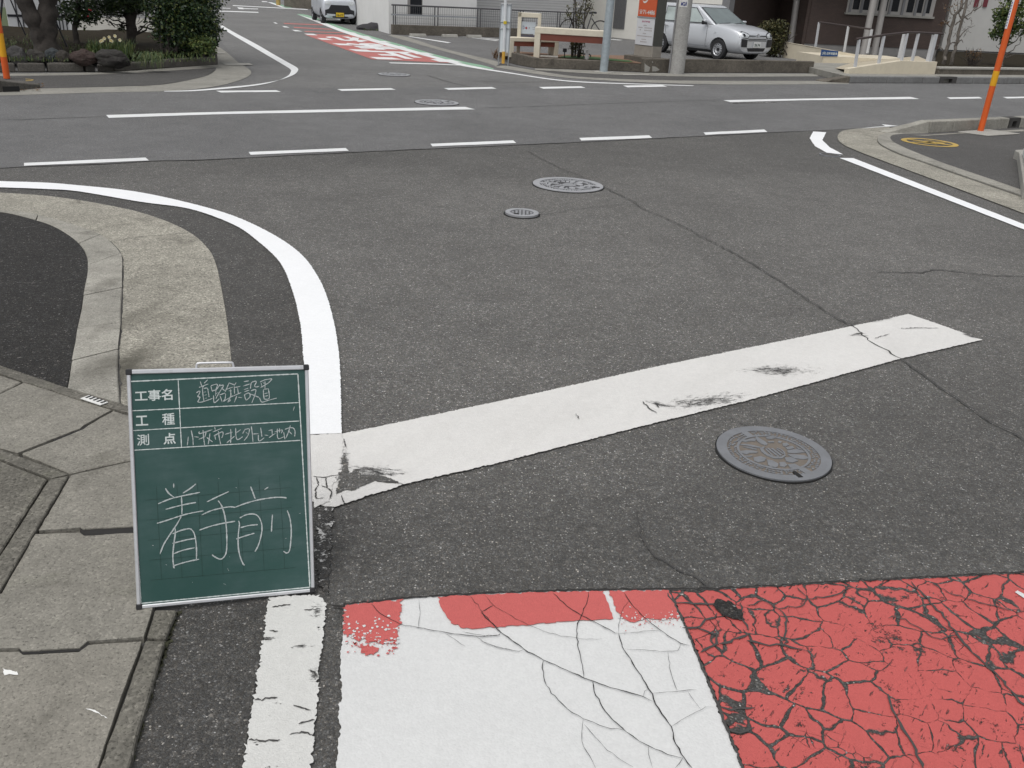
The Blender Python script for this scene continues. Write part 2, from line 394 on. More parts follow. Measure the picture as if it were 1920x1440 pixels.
near_road = ground
mb = MB(); ribbon(mb, [p + Vector((0, 0, 0.0065)) for p in nearseam[1:-1]], 0.010); mb.build('seam', CRACK2, road)

# long crack and small cracks
longc = [(988, 282), (1008, 293), (1050, 315), (1085, 328), (1108, 338), (1136, 352), (1190, 378), (1205, 390), (1240, 405), (1280, 423), (1310, 440), (1370, 470), (1430, 505), (1490, 545), (1560, 590), (1600, 612), (1640, 645), (1690, 672), (1750, 715), (1800, 750), (1850, 785), (1925, 826), (2100, 940)]
mb = MB(); ribbon(mb, crackpath(longc[3:], 0.0095, 0.03, 0.006), 0.0085); mb.build('crack', CRACK2, ground)
mb = MB(); ribbon(mb, crackpath(longc[:4], 0.0095, 0.035, 0.008), 0.008); mb.build('crack', CRACK2, ground)
for l, wd, jt in (([(1002, 403), (1030, 400), (1062, 394), (1130, 386), (1192, 383)], 0.005, 0.008), ([(1640, 510), (1700, 510), (1730, 511), (1752, 505), (1810, 510), (1860, 516), (1922, 518)], 0.010, 0.008),
              ([(1195, 962), (1198, 1000), (1222, 1035), (1262, 1062), (1300, 1078), (1332, 1103)], 0.006, 0.007), ([(920, 290), (965, 294), (1000, 298)], 0.008, 0.01),
              ([(1420, 810), (1395, 795), (1372, 785), (1350, 778)], 0.003, 0.003), ([(1455, 800), (1465, 788)], 0.006, 0.002)):
    mb = MB(); ribbon(mb, crackpath(l, 0.0065, 0.03, jt), wd); mb.build('crack', CRACK2, ground)
mb = MB(); ribbon(mb, crackpath([(800, 141), (832, 151), (868, 160), (884, 163)], 0.006, 0.08, 0.01), 0.02); mb.build('crack', CRACK2, far_street)
mb = MB(); ribbon(mb, crackpath([(900, 202), (940, 201.5), (1000, 199.5), (1100, 195.5), (1350, 187)], 0.0065, 0.1, 0.012), 0.016); mb.build('crack', CRACK2, road)
mb = MB(); ribbon(mb, crackpath([(0, 225.5), (100, 222), (196, 218)], 0.0065, 0.1, 0.012), 0.016); mb.build('crack', CRACK2, road)
mb = MB(); ribbon(mb, crackpath([(880, 152), (960, 154), (1060, 153), (1180, 157.5)], 0.006, 0.1, 0.012), 0.022); mb.build('crack', CRACK2, far_street)

# ------------------------------------------------------------------ road markings
Z1 = 0.008
sheet('stop_line', [(641, 813), (760, 789), (1000, 738), (1250, 683), (1500, 632), (1704, 588.5), (1770, 611), (1842, 637), (1692, 671.5), (1400, 751), (1195, 801), (930, 868.5), (755, 908), (742, 914), (690, 929), (622, 953), (606, 948), (585, 940), (575, 815)], Z1, W_OLD, ground, 0.007, 0.0020)
out_ = [(-60, 336), (0, 339.5), (80, 342), (139, 346.5), (244, 357.5), (337, 376), (431, 402), (506, 436), (562, 474), (597, 520), (619, 575), (634, 650), (639, 732), (640.5, 812)]
inn_ = [(-60, 348), (0, 351), (80, 354), (146, 358.5), (262, 378), (356, 391.5), (439, 421.5), (487, 455), (525, 492), (547, 541), (562, 600), (568, 657), (571, 700), (579, 814)]
band('edge_line', out_, inn_, 0.012, W_NEW, ground, 8, 0.0013, 0.008)
sheet('edge_line', [(577, 816), (641, 812), (645, 850), (640, 893), (625, 905), (618, 940), (590, 952)], 0.0105, W_OLD, ground, 0.012, 0.003)
sheet('edge_line', [(596, 950), (626, 950), (622, 1000), (618, 1060), (614, 1115), (596, 1095), (590, 1040)], Z1, W_WORN, ground, 0.01, 0.004)
sheet('edge_line', [(505, 1119), (600, 1115), (611, 1130), (606, 1200), (597, 1250), (596, 1300), (590, 1360), (583, 1440), (575, 1500), (440, 1500), (455, 1440), (466, 1370), (481, 1270), (497, 1170)], Z1, W_LINE, ground, 0.006, 0.0028)
for l in ([(477, 1312), (505, 1309), (520, 1307)], [(550, 1322), (566, 1327), (583, 1331)], [(466, 1387), (492, 1389), (512, 1388), (525, 1386)], [(543, 1377), (565, 1372), (586, 1377)], [(510, 1138), (532, 1134), (545, 1132)], [(570, 1143), (600, 1141)], [(505, 1182), (521, 1183)], [(560, 1357), (578, 1352), (590, 1349)], [(578, 1256), (590, 1260), (597, 1268)]):
    mb = MB(); ribbon(mb, crackpath(l, 0.0105, 0.006, 0.0016), 0.0042); mb.build('crack', CRACK2, ground)

sheet('edge_line', [(1524.7, 246.5), (1518, 259), (1528, 274), (1551, 286.6), (1581, 289.5), (1555.6, 276), (1542, 262.5), (1549, 248)], Z1, W_NEW, ground, 0.06, 0.002)
band('edge_line', [(1574, 296), (1640, 321.6), (1778, 375.1), (1922, 431), (2150, 519.5), (2900, 810.5)], [(1600, 296.4), (1709, 338.6), (1824, 383.1), (1922, 421), (2150, 509.3), (2900, 799.5)], Z1, W_NEW, ground, 5, 0.0015, 0.05)
sheet('edge_line', [(1607, 241.5), (1640, 239), (1684, 236), (1653, 232.8), (1660, 236.5), (1640, 237.8)], Z1, W_FAR, road)

def zz_(l, ox, oy, k): return [(ox + x*k, oy + y*k) for x, y in l]
def dash(l, z=Z1, mat=W_FAR): return sheet('lane_dash', l, z, mat, road, 0.25, 0.004)
for a, b, t in (((45, 308), (277, 298), 5.5), ((466, 287.5), (652, 280), 5.3), ((807, 272), (966, 265.5), 5.0), ((1086, 261), (1221, 256), 5.0), ((1319, 250.5), (1437, 245), 4.6)):
    dash([(a[0], a[1]-t/2), (b[0]-4, b[1]-t/2), (b[0]+2, b[1]+t/2), (a[0]+(4 if a[0] > 60 else 0), a[1]+t/2)])
for a, b in (((405, 171.5), (526, 171)), ((632, 168.5), (741, 167)), ((832, 166.5), (930, 165)), ((1010, 164.5), (1097, 163.5)), ((1168, 161.8), (1250, 161.3))):
    dash([(a[0], a[1]-1.4), (b[0]-8, b[1]-1.9), (b[0]+1, b[1]+1.1), (a[0]+9, a[1]+1.9)])
sheet('centre_line', [(199, 215.5), (400, 210), (640, 204.8), (872, 200.2), (891, 205), (640, 209.6), (400, 214.5), (204, 221)], Z1, W_FAR, road, 0.3, 0.004)
sheet('centre_line', [(1356, 187.8), (1500, 185), (1707, 181.5), (1724, 185.5), (1500, 188), (1370, 191.5)], Z1, W_FAR, road, 0.3, 0.004)
sheet('centre_line', [(1366, 192.8), (1450, 190.9), (1462, 192), (1374, 194.4)], Z1, W_WORN, road)
dash([(1775, 182.5), (1836, 181.6), (1842, 184.5), (1782, 185.6)]); dash([(1880, 181.8), (1960, 180.5), (1966, 183), (1888, 184.6)])

# peeled patch and fine cracks where the stop line meets the old edge line
kz = .5354
mb = MB(); mb.sheet(dens(pxs(zz_([(163,110),(172,150),(176,182),(205,168),(222,186),(300,192),(338,206),(358,217),(320,214),(290,211),(262,208),(226,224),(186,242),(160,240),(132,256),(136,225),(146,195),(138,182),(160,160),(152,135)], 560, 790, kz), 0.0115), .006, .0028)); mb.build('peeled_patch', A_NEAR, ground)
mb = MB()
for l in ([(50,192),(85,196),(132,188),(150,185)], [(62,195),(70,222),(58,240),(62,270),(90,268)], [(95,196),(98,230),(115,245),(110,268)], [(80,225),(100,232)], [(150,258),(160,285)], [(300,210),(340,212),(372,222)], [(190,170),(240,165),(300,185)], [(165,90),(158,60)]): ribbon(mb, crackpath(zz_(l, 560, 790, kz), .0125, .008, .0012), .0042)
for l in ([(1597,606),(1640,602),(1672,596)], [(1640,634),(1660,628),(1668,626)], [(1690,616),(1720,614),(1760,615)], [(1205,752),(1218,766),(1232,774)], [(1228,754),(1236,764)], [(1590,628),(1612,628),(1630,630)], [(1080,775),(1086,785)]): ribbon(mb, crackpath(l, .0125, .012, .002), .005)
mb.build('crack', CRACK2, ground)
# white panel, red patches, cracked red paving
sheet('white_panel', [(646, 1134), (700, 1128), (755, 1122.5), (820, 1118.5), (900, 1114), (1000, 1110), (1130, 1107.5), (1254, 1106), (1290, 1190), (1340, 1312), (1391, 1440), (1416, 1500), (620, 1500), (631, 1440), (634, 1390), (640, 1365), (633, 1345), (641, 1300), (637, 1250), (643, 1190)], Z1, W_BOX, ground, 0.008, 0.0016)
sheet('red_patch', [(646, 1134), (700, 1128), (753, 1123), (752, 1145), (750, 1165), (746, 1190), (742, 1205), (726, 1198), (718, 1209), (705, 1203), (690, 1206), (684, 1196), (672, 1203), (660, 1190), (650, 1195), (645, 1180)], 0.0115, RED_S, ground, 0.004, 0.0035)
sheet('red_patch', [(672, 1213), (690, 1207), (711, 1215), (700, 1226), (684, 1229)], 0.0115, RED_S, ground, 0.005, 0.004)
sheet('red_patch', [(820, 1119), (900, 1114.5), (1000, 1110.5), (1132, 1108), (1142, 1135), (1150, 1160), (1130, 1161), (1060, 1165), (1000, 1171), (940, 1175), (900, 1178), (870, 1178), (845, 1168), (830, 1145)], 0.0115, RED_S, ground, 0.01, 0.0022)
sheet('red_patch', [(1142, 1108), (1253, 1106.5), (1275, 1158), (1240, 1161), (1210, 1160), (1190, 1167), (1176, 1163), (1163, 1156), (1150, 1130)], 0.0115, RED_S, ground, 0.008, 0.0026)
sheet('red_paving', [(1257, 1107), (1300, 1109), (1350, 1106), (1400, 1103), (1560, 1093), (1700, 1086), (1800, 1081), (1922, 1075), (3600, 1000), (3600, 1700), (1430, 1520), (1418, 1490), (1396, 1440), (1345, 1312), (1295, 1190)], Z1, RED, ground, 0.008, 0.003)
rf = random.Random(12); mbw, mbr = MB(), MB()
def fleck(mb, x, y, s_, z): p = P(x, y, z); mb.sheet([p + Vector((math.cos(a)*s_*rf.uniform(.4, 1.3), math.sin(a)*s_*rf.uniform(.4, 1.3), 0)) for a in (0, .9, 1.8, 2.7, 3.6, 4.5, 5.4)])
for k in range(70): fleck(mbw, rf.uniform(648, 748), 1205 - abs(rf.gauss(0, 22)), rf.uniform(.0015, .006), .0135)
for k in range(45): fleck(mbw, rf.uniform(1160, 1276), 1162 - abs(rf.gauss(0, 8)), rf.uniform(.001, .004), .0135)
for k in range(60): fleck(mbr, rf.uniform(648, 745), 1200 + abs(rf.gauss(0, 12)), rf.uniform(.001, .005), .0125)
for k in range(50): fleck(mbr, rf.uniform(1165, 1278), 1160 + abs(rf.gauss(0, 9)), rf.uniform(.001, .003), .0125)
for nm, m_, mt in (('worn_paint', mbw, W_BOX), ('worn_paint', mbr, RED_S)): o = m_.build(nm, mt, ground); o['kind'] = 'stuff'
sheet('white_mark', [(1903, 1110), (1930, 1128), (1940, 1124), (1908, 1107)], 0.0115, W_BOX, ground)
mb = MB(); ribbon(mb, crackpath([(612, 1134), (645, 1137), (646, 1132), (700, 1126.5), (755, 1121), (820, 1116.5), (900, 1112), (1000, 1108), (1130, 1105), (1255, 1104), (1350, 1103), (1400, 1100.5), (1560, 1090.5), (1700, 1083.5), (1930, 1072)], 0.012, 0.012, 0.0022), 0.0075); mb.build('seam', CRACK, ground)
mb = MB(); ribbon(mb, crackpath([(1255, 1107), (1292, 1190), (1342, 1312), (1393, 1440), (1420, 1505)], 0.0118, 0.010, 0.0014), 0.0065); mb.build('seam', CRACK2, ground)
def zz(l, ox, oy, k): return [(ox + x*k, oy + y*k) for x, y in l]
Kb = 520/1920
wcr = [[(30, 205), (110, 290), (330, 410), (440, 455), (560, 490), (670, 500), (690, 508), (850, 508)], [(5, 322), (140, 460), (300, 575), (440, 655), (600, 725), (720, 780), (900, 845), (1050, 885), (1130, 908), (1190, 940)],
       [(505, 190), (600, 280), (700, 345), (830, 410), (935, 468), (960, 470)], [(750, 180), (740, 260), (705, 340), (675, 400), (668, 500), (690, 600), (710, 690), (718, 778)],
       [(960, 470), (1000, 590), (1070, 700), (1150, 820), (1195, 890), (1215, 960), (1260, 1030), (1325, 1115), (1340, 1200), (1390, 1300), (1470, 1403)], [(1000, 190), (1030, 240), (1110, 335), (1245, 445), (1390, 540), (1450, 555)],
       [(1030, 245), (985, 310), (960, 410), (960, 470)], [(960, 470), (1100, 462), (1245, 448)], [(440, 655), (430, 710), (460, 830), (540, 930), (640, 1020), (715, 1062), (870, 1120), (990, 1140)],
       [(780, 800), (790, 870), (850, 985), (920, 1070), (1010, 1150), (1100, 1215), (1170, 1250), (1300, 1310), (1400, 1335)], [(715, 1062), (705, 1150), (715, 1250), (760, 1320), (800, 1403)],
       [(1165, 1250), (1168, 1310), (1195, 1403)], [(1325, 1115), (1430, 1050), (1560, 980), (1620, 980)], [(1195, 885), (1300, 875), (1500, 862)], [(1300, 595), (1310, 700), (1340, 800), (1365, 865)],
       [(1005, 578), (1100, 582), (1250, 597), (1370, 590), (1390, 545)], [(1440, 875), (1500, 960), (1530, 1000)], [(5, 322), (90, 275)], [(-120, 460), (60, 492), (135, 480), (145, 460)], [(-240, 470), (-100, 560)],
       [(0, 520), (120, 570), (270, 595), (310, 580)], [(1130, 908), (1140, 870), (1168, 855)], [(1350, 1403), (1405, 1330)], [(720, 1100), (800, 1190), (880, 1280), (1060, 1395)]]
thick = {1: .0042, 4: .0048, 2: .004, 3: .0036, 5: .0036, 9: .0034, 8: .003}
mb = MB()
for i, l in enumerate(wcr): ribbon(mb, crackpath(zz(l, 900, 1060, Kb), 0.0135, 0.014, 0.0013), .6*thick.get(i, 0.0019))
Kc = 540/1920
for l, t in (([(980, 325), (1040, 390), (1170, 460), (1300, 487), (1500, 522), (1690, 545), (1840, 535)], .0036), ([(1300, 300), (1308, 380), (1295, 487)], .0016), ([(1680, 545), (1760, 600), (1920, 640)], .002), ([(1640, 275), (1720, 380), (1850, 520)], .003), ([(1715, 383), (1795, 338)], .0025)):
    ribbon(mb, crackpath(zz(l, 420, 1040, Kc), 0.0135, 0.014, 0.0013), t*.6)
mb.build('crack', CRACK, ground)
# main breaks through the red paving, traced
Kr = 520/1920
rcr = [[(1140, 110), (1260, 230), (1400, 390), (1460, 480), (1560, 600), (1720, 740), (1860, 900), (1990, 1020)], [(1270, 110), (1400, 190), (1650, 265), (1920, 320)], [(350, 150), (420, 230), (340, 290), (220, 300), (110, 240), (0, 275)], [(420, 230), (560, 215), (740, 150)],
       [(1460, 480), (1350, 510), (1260, 480), (1100, 370), (980, 365)], [(1460, 480), (1600, 490), (1740, 590), (1800, 625)], [(220, 300), (280, 380), (260, 540)], [(0, 520), (120, 545), (260, 550), (420, 590)], [(150, 600), (170, 670), (300, 770)],
       [(500, 860), (580, 970), (640, 1090)], [(0, 990), (170, 960), (330, 1070), (520, 1130), (560, 980)], [(330, 1070), (250, 1140), (250, 1240), (200, 1350)], [(980, 890), (1010, 1000), (1080, 1130), (1150, 1230), (1220, 1403)], [(560, 1225), (760, 1250), (900, 1200), (1130, 1270), (1300, 1330), (1420, 1330), (1560, 1400)],
       [(1140, 1170), (1380, 1160), (1560, 1120), (1680, 1160), (1920, 1180)], [(1560, 1110), (1500, 1070), (1250, 1040), (1240, 900), (1380, 880)], [(120, 710), (200, 790), (300, 880), (320, 950)], [(820, 440), (940, 520)], [(510, 460), (640, 455), (820, 440)], [(640, 690), (830, 710), (760, 560)],
       [(1680, 1160), (1720, 1260), (1860, 1250)], [(560, 1225), (560, 1350)], [(790, 1260), (820, 1403)]]
mb = MB()
for i, l in enumerate(rcr):
    if i not in (0, 1, 2, 3, 4, 6, 7, 12): continue
    ribbon(mb, crackpath(zz(l, 1400, 1060, Kr), 0.0125, 0.016, 0.004), 0.0065 if i in (0, 6, 7, 10, 12) else 0.0038)
Kw = 520/1920
for l in ([(1300, 190), (1345, 260), (1480, 265), (1640, 260)], [(1640, 330), (1500, 430), (1400, 430)], [(1500, 430), (1640, 480), (1640, 540), (1530, 600)], [(1820, 440), (1850, 480), (1660, 540)], [(1800, 260), (1820, 380), (1860, 450)], [(1640, 970), (1740, 1000), (1900, 985)], [(1700, 1130), (1800, 1160), (1900, 1120)]):
    ribbon(mb, crackpath(zz(l, 900, 1060, Kw), 0.0125, 0.016, 0.003), 0.0065)
mb.build('crack', CRACK2, ground)
mb = MB(); mb.sheet(dens(pxs([(1345, 1122), (1372, 1128), (1392, 1148), (1398, 1162), (1375, 1160), (1352, 1152), (1338, 1136)], 0.0135), 0.01, 0.004)).build('pothole', A_WALK, ground)
# fresh dark strip of asphalt between the gutter and the line
sheet('gutter_strip', [(330, 1142), (505, 1119), (497, 1170), (481, 1270), (466, 1370), (455, 1440), (440, 1500), (225, 1500), (241, 1440), (300, 1225)], 0.004, A_DARK, ground)
sheet('gutter_strip', [(0, 352), (146, 359), (262, 378), (356, 391.5), (439, 421.5), (487, 455), (525, 492), (547, 541), (562, 600), (568, 657), (571, 700), (579, 814), (450, 830), (435, 687), (427, 612), (416, 545), (405, 496), (390, 466), (356, 436), (300, 410), (225, 389), (105, 369), (0, 361)], 0.004, A_DARK, ground)
# ------------------------------------------------------------------ near left corner: apron, kerb, pavement, cover slabs
apron_o = [(-80, 357), (0, 361), (105, 369), (225, 389), (300, 410), (356, 436), (390, 466), (405, 496), (416, 545), (427, 612), (435, 687), (445, 800), (452, 900)]
kerb_o = [(-80, 395), (0, 398.5), (56, 404), (124, 421), (180, 440), (210, 459), (229, 485), (230, 545), (227, 620), (223, 669), (226, 766)]
kerb_i = [(-80, 399), (0, 402), (56, 414), (101, 429), (142, 455), (161, 481), (165, 507), (157, 560), (144, 631), (134, 690), (125, 742)]
ap = band('gutter_apron', apron_o, kerb_o + [(240, 900)], 0.008, CON_APRON, None, 8, 0.001, 0.04); tag(ap, kind='structure')
mb = MB(); ribbon(mb, crackpath([(208, 453), (260, 444), (300, 441), (352, 436)], 0.0105, 0.02, 0.003), 0.004); mb.build('joint', CRACK2, ap)
for _ in range(1):
    mb = MB(); ribbon(mb, dens(smoothline([Vector((p.x, p.y, 0.0105)) for p in pxs(kerb_o[3:], 0)], 5), 0.03, 0.003, False), 0.006); mb.build('joint', CRACK2, ap)
# kerb stones: split the band at the joints
KO = smoothline(pxs(kerb_o, 0.0), 8); KI = smoothline(pxs(kerb_i, 0.0), 8)
cuts = [0, 18, 34, 47, 56, 63, 71, 80]
kroot = thing('kerb', 'low pale concrete kerb curving round the dark pavement at left, behind the chalkboard', 'kerb', KO[40])
for a, b in zip(cuts[:-1], cuts[1:]):
    o = KO[a:b+1]; i_ = KI[a:b+1]
    if len(o) < 2: continue
    e = 0.004
    pts = o + i_[::-1]
    c = sum(pts, Vector())/len(pts)
    pts = [p + (c - p).normalized()*e for p in pts]
    mb = MB(); mb.prism([Vector((p.x, p.y, 0.0)) for p in pts], (0, 0, 0.020)); mb.build('kerb_stone', CON_KERB, kroot, bevel=0.005)
pv = MB().sheet([Vector((p.x, p.y, 0.016)) for p in smoothline(pxs(kerb_i, 0), 8)] + pxs([(45, 700), (0, 686), (-150, 640), (-260, 500)], 0.016)).build('pavement', A_WALK); tag(pv, kind='structure')

SZ = 0.026
def slab(l, name, label, cat, group=None, mat=CON_SLAB, z=SZ, shrink=0.004, bev=0.004):
    pts = pxs(l, z); c = sum(pts, Vector())/len(pts)
    pts = dens(pts, 0.03, 0.0009)
    o = MB().prism([p + (c-p).normalized()*shrink - Vector((0, 0, z)) for p in pts], (0, 0, z)).build(name, mat, org=Vector((c.x, c.y, 0)), bevel=bev)
    return tag(o, label, cat, group)
G1 = 'concrete cover slabs of the gutter'
slab([(-150, 660), (0, 702), (42, 716), (0, 737), (-150, 800)], 'cover_slab', 'small concrete cover slab corner beside the dark pavement, upper left', 'cover slab', G1)
slab([(46, 716), (211, 768), (160, 796), (152, 803), (100, 823), (33, 850), (0, 841), (-160, 800), (-150, 810), (0, 738)], 'cover_slab', 'concrete cover slab with a hand slot, just below the striped survey scale', 'cover slab', G1)
slab([(213, 769), (300, 795), (300, 850), (206, 871), (130, 888), (38, 850), (100, 826), (155, 803), (163, 797)], 'cover_slab', 'wedge shaped concrete cover slab left of the printed rows of the chalkboard', 'cover slab', G1)
slab([(132, 890), (206, 873), (320, 848), (330, 985), (245, 988), (156, 993), (150, 990), (70, 995)], 'cover_slab', 'speckled concrete cover slab directly left of the chalkboard middle', 'cover slab', G1)
slab([(66, 1000), (150, 997), (158, 1003), (245, 998), (330, 995), (298, 1100), (288, 1142), (271, 1195), (165, 1203), (150, 1216), (40, 1222), (34, 1216), (0, 1217), (-120, 1225), (-60, 1110), (0, 1113)], 'cover_slab', 'large pale concrete cover slab beside the lower left corner of the chalkboard', 'cover slab', G1)
slab([(-120, 1228), (0, 1221), (34, 1220), (42, 1226), (150, 1220), (168, 1207), (268, 1201), (225, 1320), (184, 1440), (160, 1520), (-200, 1520)], 'cover_slab', 'smooth concrete cover slab at the bottom left with a white bird dropping', 'cover slab', G1, CON_SLAB2)
slab([(-200, 830), (0, 862), (90, 897), (45, 968), (0, 1038), (-200, 1300)], 'cover_slab', 'dark stained concrete cover slab at the far left edge, inside the raised border', 'cover slab', G1, CON_EDGE, 0.03)
mbp = MB(); mbp.sheet(dens(pxs([(5, 1253), (14, 1256), (32, 1259), (34, 1265), (20, 1264), (8, 1266)], SZ + .002), .004, .001))
mbq = MB(); mbq.sheet(dens(pxs([(160, 1328), (178, 1331), (202, 1347), (180, 1336)], SZ + .002), .006, .0008))
DROP = plain('chalk_white', (0.75, 0.75, 0.73), 0.9)
tag(mbq.build('bird_dropping', DROP, org=P(180, 1336, SZ)), 'thin white streak on the smooth slab at bottom left', 'dropping')
tag(mbp.build('bird_dropping', DROP, org=P(20, 1260, SZ)), 'small white bird dropping on the smooth slab at bottom left', 'dropping')
G2 = 'narrow concrete edging blocks around the slabs'
slab([(-100, 655), (0, 685), (127, 727), (229, 757), (300, 778), (300, 792), (229, 771), (150, 750), (45, 716), (0, 700), (-100, 668)], 'edging_block', 'narrow concrete edging strip between dark pavement and slabs, carrying the striped scale', 'edging block', G2, CON_EDGE, 0.030, 0.002, 0.003)
slab([(-150, 800), (0, 842), (128, 890), (97, 897), (0, 861), (-150, 815)], 'edging_block', 'mossy edging block running along the top of the dark slab at far left', 'edging block', G2, CON_EDGE, 0.034, 0.002, 0.003)
slab([(128, 891), (0, 1106), (-60, 1200), (-90, 1190), (0, 1040), (92, 899), (98, 897)], 'edging_block', 'mossy edging block slanting down along the dark slab at far left', 'edging block', G2, CON_EDGE, 0.034, 0.002, 0.003)
slab([(290, 1142), (332, 1142), (310, 1197), (274, 1195)], 'edging_block', 'short edging block under the lower left corner of the chalkboard', 'edging block', G2, CON_EDGE, 0.024, 0.002, 0.004)
slab([(273, 1199), (309, 1200), (272, 1330), (241, 1440), (222, 1510), (163, 1510), (185, 1440), (225, 1330)], 'edging_block', 'long rough edging block beside the dark asphalt at the bottom left', 'edging block', G2, CON_EDGE, 0.024, 0.002, 0.004)
bed = sheet('gutter_bed', [(-300, 640), (0, 680), (240, 750), (340, 800), (335, 1142), (240, 1440), (210, 1540), (-400, 1540)], 0.006, CRACK2, None); tag(bed, kind='structure')
moss = MB()
for k in range(150):
    t = random.random(); x, y = 330 - 95*t, 1150 + 300*t; p = P(x + random.gauss(0, 3), y, 0.004)
    s_ = random.uniform(.004, .011); moss.sheet([p + Vector((math.cos(a)*s_*random.uniform(.5, 1.2), math.sin(a)*s_*random.uniform(.5, 1.2), 0.004)) for a in (0, 1, 2, 3, 4, 5)])
tag(moss.build('moss', plain('moss', (0.035, 0.036, 0.02), 0.95, var=.4, scale=60)), 'dark moss and grit in the joint beside the long edging block', 'moss', kind='stuff')
mb = MB(); mb.sheet(dens(pxs([(150, 989), (157, 993.5), (246, 988.5), (320, 985), (322, 996), (246, 999), (160, 1004), (150, 998)], .0215), .012, .001)); mb.build('slot_shade', CRACK, bed)  # dark sheets laid in the hand slots, standing in for their shade
mb = MB(); mb.sheet(dens(pxs([(34, 1216), (150, 1216), (165, 1203), (168, 1208), (152, 1221), (42, 1227)], .0215), .012, .001)); mb.build('slot_shade', CRACK, bed)
mb = MB(); mb.sheet(dens(pxs([(98, 823), (150, 802), (160, 796), (165, 800), (154, 806), (101, 828)], .0215), .012, .001)); mb.build('slot_shade', CRACK, bed)
# striped survey scale
sp_ = [P(151, 748, .034), P(188, 760.5, .034), P(203, 755, .034), P(167, 742, .034)]
sroot = thing('survey_scale', 'small white plate with black stripes on the edging beside the kerb end', 'survey scale', sum(sp_, Vector())/4)
MB().prism(sp_, (0, 0, .003)).build('plate', plain('plate_white', (.7, .7, .68), .5), sroot)
mb = MB()
for k in range(5):
    a = 0.06 + k*0.19
    q = [sp_[0].lerp(sp_[1], a + .02).lerp(sp_[3].lerp(sp_[2], a + .02), .35), sp_[0].lerp(sp_[1], a + .11).lerp(sp_[3].lerp(sp_[2], a + .11), .35), sp_[3].lerp(sp_[2], a + .11), sp_[3].lerp(sp_[2], a + .02)]
    mb.sheet([p + Vector((0, 0, .0045)) for p in q])
mb.build('stripe', plain('stripe_black', (.02, .02, .02), .6), sroot)

# ------------------------------------------------------------------ near right corner
apr_o = [(1608, 241), (1581, 245), (1570.5, 255.6), (1578.5, 269), (1608, 283), (1659, 302.5), (1732, 329.5), (1812, 359.5), (1892, 389.5), (1960, 415), (2150, 486), (2900, 767)]
apr_m = [(1665, 252), (1652, 255), (1645, 260), (1650, 272), (1686, 290), (1733, 306), (1789, 326), (1850, 347), (1920, 371), (2150, 450), (2900, 708)]
apr_i = [(1739, 252), (1679, 254.5), (1670, 264), (1693, 278.5), (1755, 304), (1800, 320), (1847, 336), (1920, 361.5), (2150, 440), (2900, 693)]
a2 = band('gutter_apron', apr_o, [(1668, 238)] + apr_m, 0.009, CON_APRON, None, 8, 0.001, 0.08); tag(a2, kind='structure')
k2 = thing('kerb', 'flat concrete kerb strip curving round the pavement with the yellow ring, at right', 'kerb', P(1686, 285))
A_ = smoothline(pxs(apr_m, 0), 8); B_ = smoothline(pxs(apr_i, 0), 8)
MB().prism([Vector((p.x, p.y, 0)) for p in A_ + B_[::-1]], (0, 0, .022)).build('kerb_stone', CON_KERB, k2, bevel=.004)
pv2 = MB().sheet([Vector((p.x, p.y, 0.018)) for p in smoothline(pxs(apr_i, 0), 6)] + pxs([(3600, 640), (3600, 150), (1920, 238)], 0.018)).build('pavement', A_WALK2); tag(pv2, kind='structure')
# upstand kerb with sloping end and drain block
ka, kb = P(1741, 250.5), P(1920, 241); kd = (kb - ka).normalized(); kn = Vector((-kd.y, kd.x, 0)); KH = 0.17; KW = 0.16
kr = thing('kerb', 'raised concrete kerb with a sloping end block beside the orange pole on the right', 'kerb', ka)
kst = P(1664, 251.5)
mb = MB(); a, b = Vector((kst.x, kst.y, 0)), Vector((ka.x, ka.y, 0))
vs_ = [mb.bm.verts.new(p) for p in (a, b, b + kn*KW, a + kn*KW, a + Vector((0, 0, .02)) + kn*.01, b + Vector((0, 0, KH)) + kn*.03, b + Vector((0, 0, KH)) + kn*KW, a + Vector((0, 0, .02)) + kn*KW)]
for f in ((3,2,1,0),(4,5,6,7),(0,1,5,4),(1,2,6,5),(2,3,7,6),(3,0,4,7)): mb.bm.faces.new([vs_[i] for i in f])
bmesh.ops.subdivide_edges(mb.bm, edges=mb.bm.edges[:], cuts=3, use_grid_fill=True)
for v in mb.bm.verts: v.co += Vector((0, 0, 1))*mnoise.noise(v.co*9)*.008
mb.build('kerb_end', CON_KERB, kr, bevel=.006)
L_ = [0, .55, 1.25, 1.95, 2.25, 2.85]; L_ += [2.85 + .7*(i+1) for i in range(6)]
for i, (s0, s1) in enumerate(zip(L_[:-1], L_[1:])):
    a, b = ka + kd*(s0 + .006), ka + kd*(s1 - .006); a.z = b.z = 0
    if i == 3:
        mb = MB()
        mb.para(a, (b-a)*.3, kn*KW, (0, 0, KH)); mb.para(a + (b-a)*.3, (b-a)*.4, kn*KW, (0, 0, .03)); mb.para(a + (b-a)*.3 + Vector((0, 0, .12)), (b-a)*.4, kn*KW, (0, 0, KH-.12)); mb.para(a + (b-a)*.7, (b-a)*.3, kn*KW, (0, 0, KH))
        mb.build('drain_block', plain('concrete_dark_drain', (.05, .048, .045), .9, var=.2, scale=8), kr)
    else:
        mb = MB(); mb.prism([a, b, b + Vector((0, 0, KH - .02)), b + Vector((0, 0, KH)) + kn*.03, a + Vector((0, 0, KH)) + kn*.03, a + Vector((0, 0, KH-.02))][:2] + [b + kn*KW, a + kn*KW], (0, 0, KH)); mb.build('kerb_stone', CON_KERB, kr, bevel=.014, seg=2)
sheet('gutter_edge', [(1700, 252.8), (1741, 252.5), (1800, 248.5), (1920, 242.5), (1920, 246), (1800, 250.5), (1735, 254.5)], 0.0225, CON_KERB, pv2)
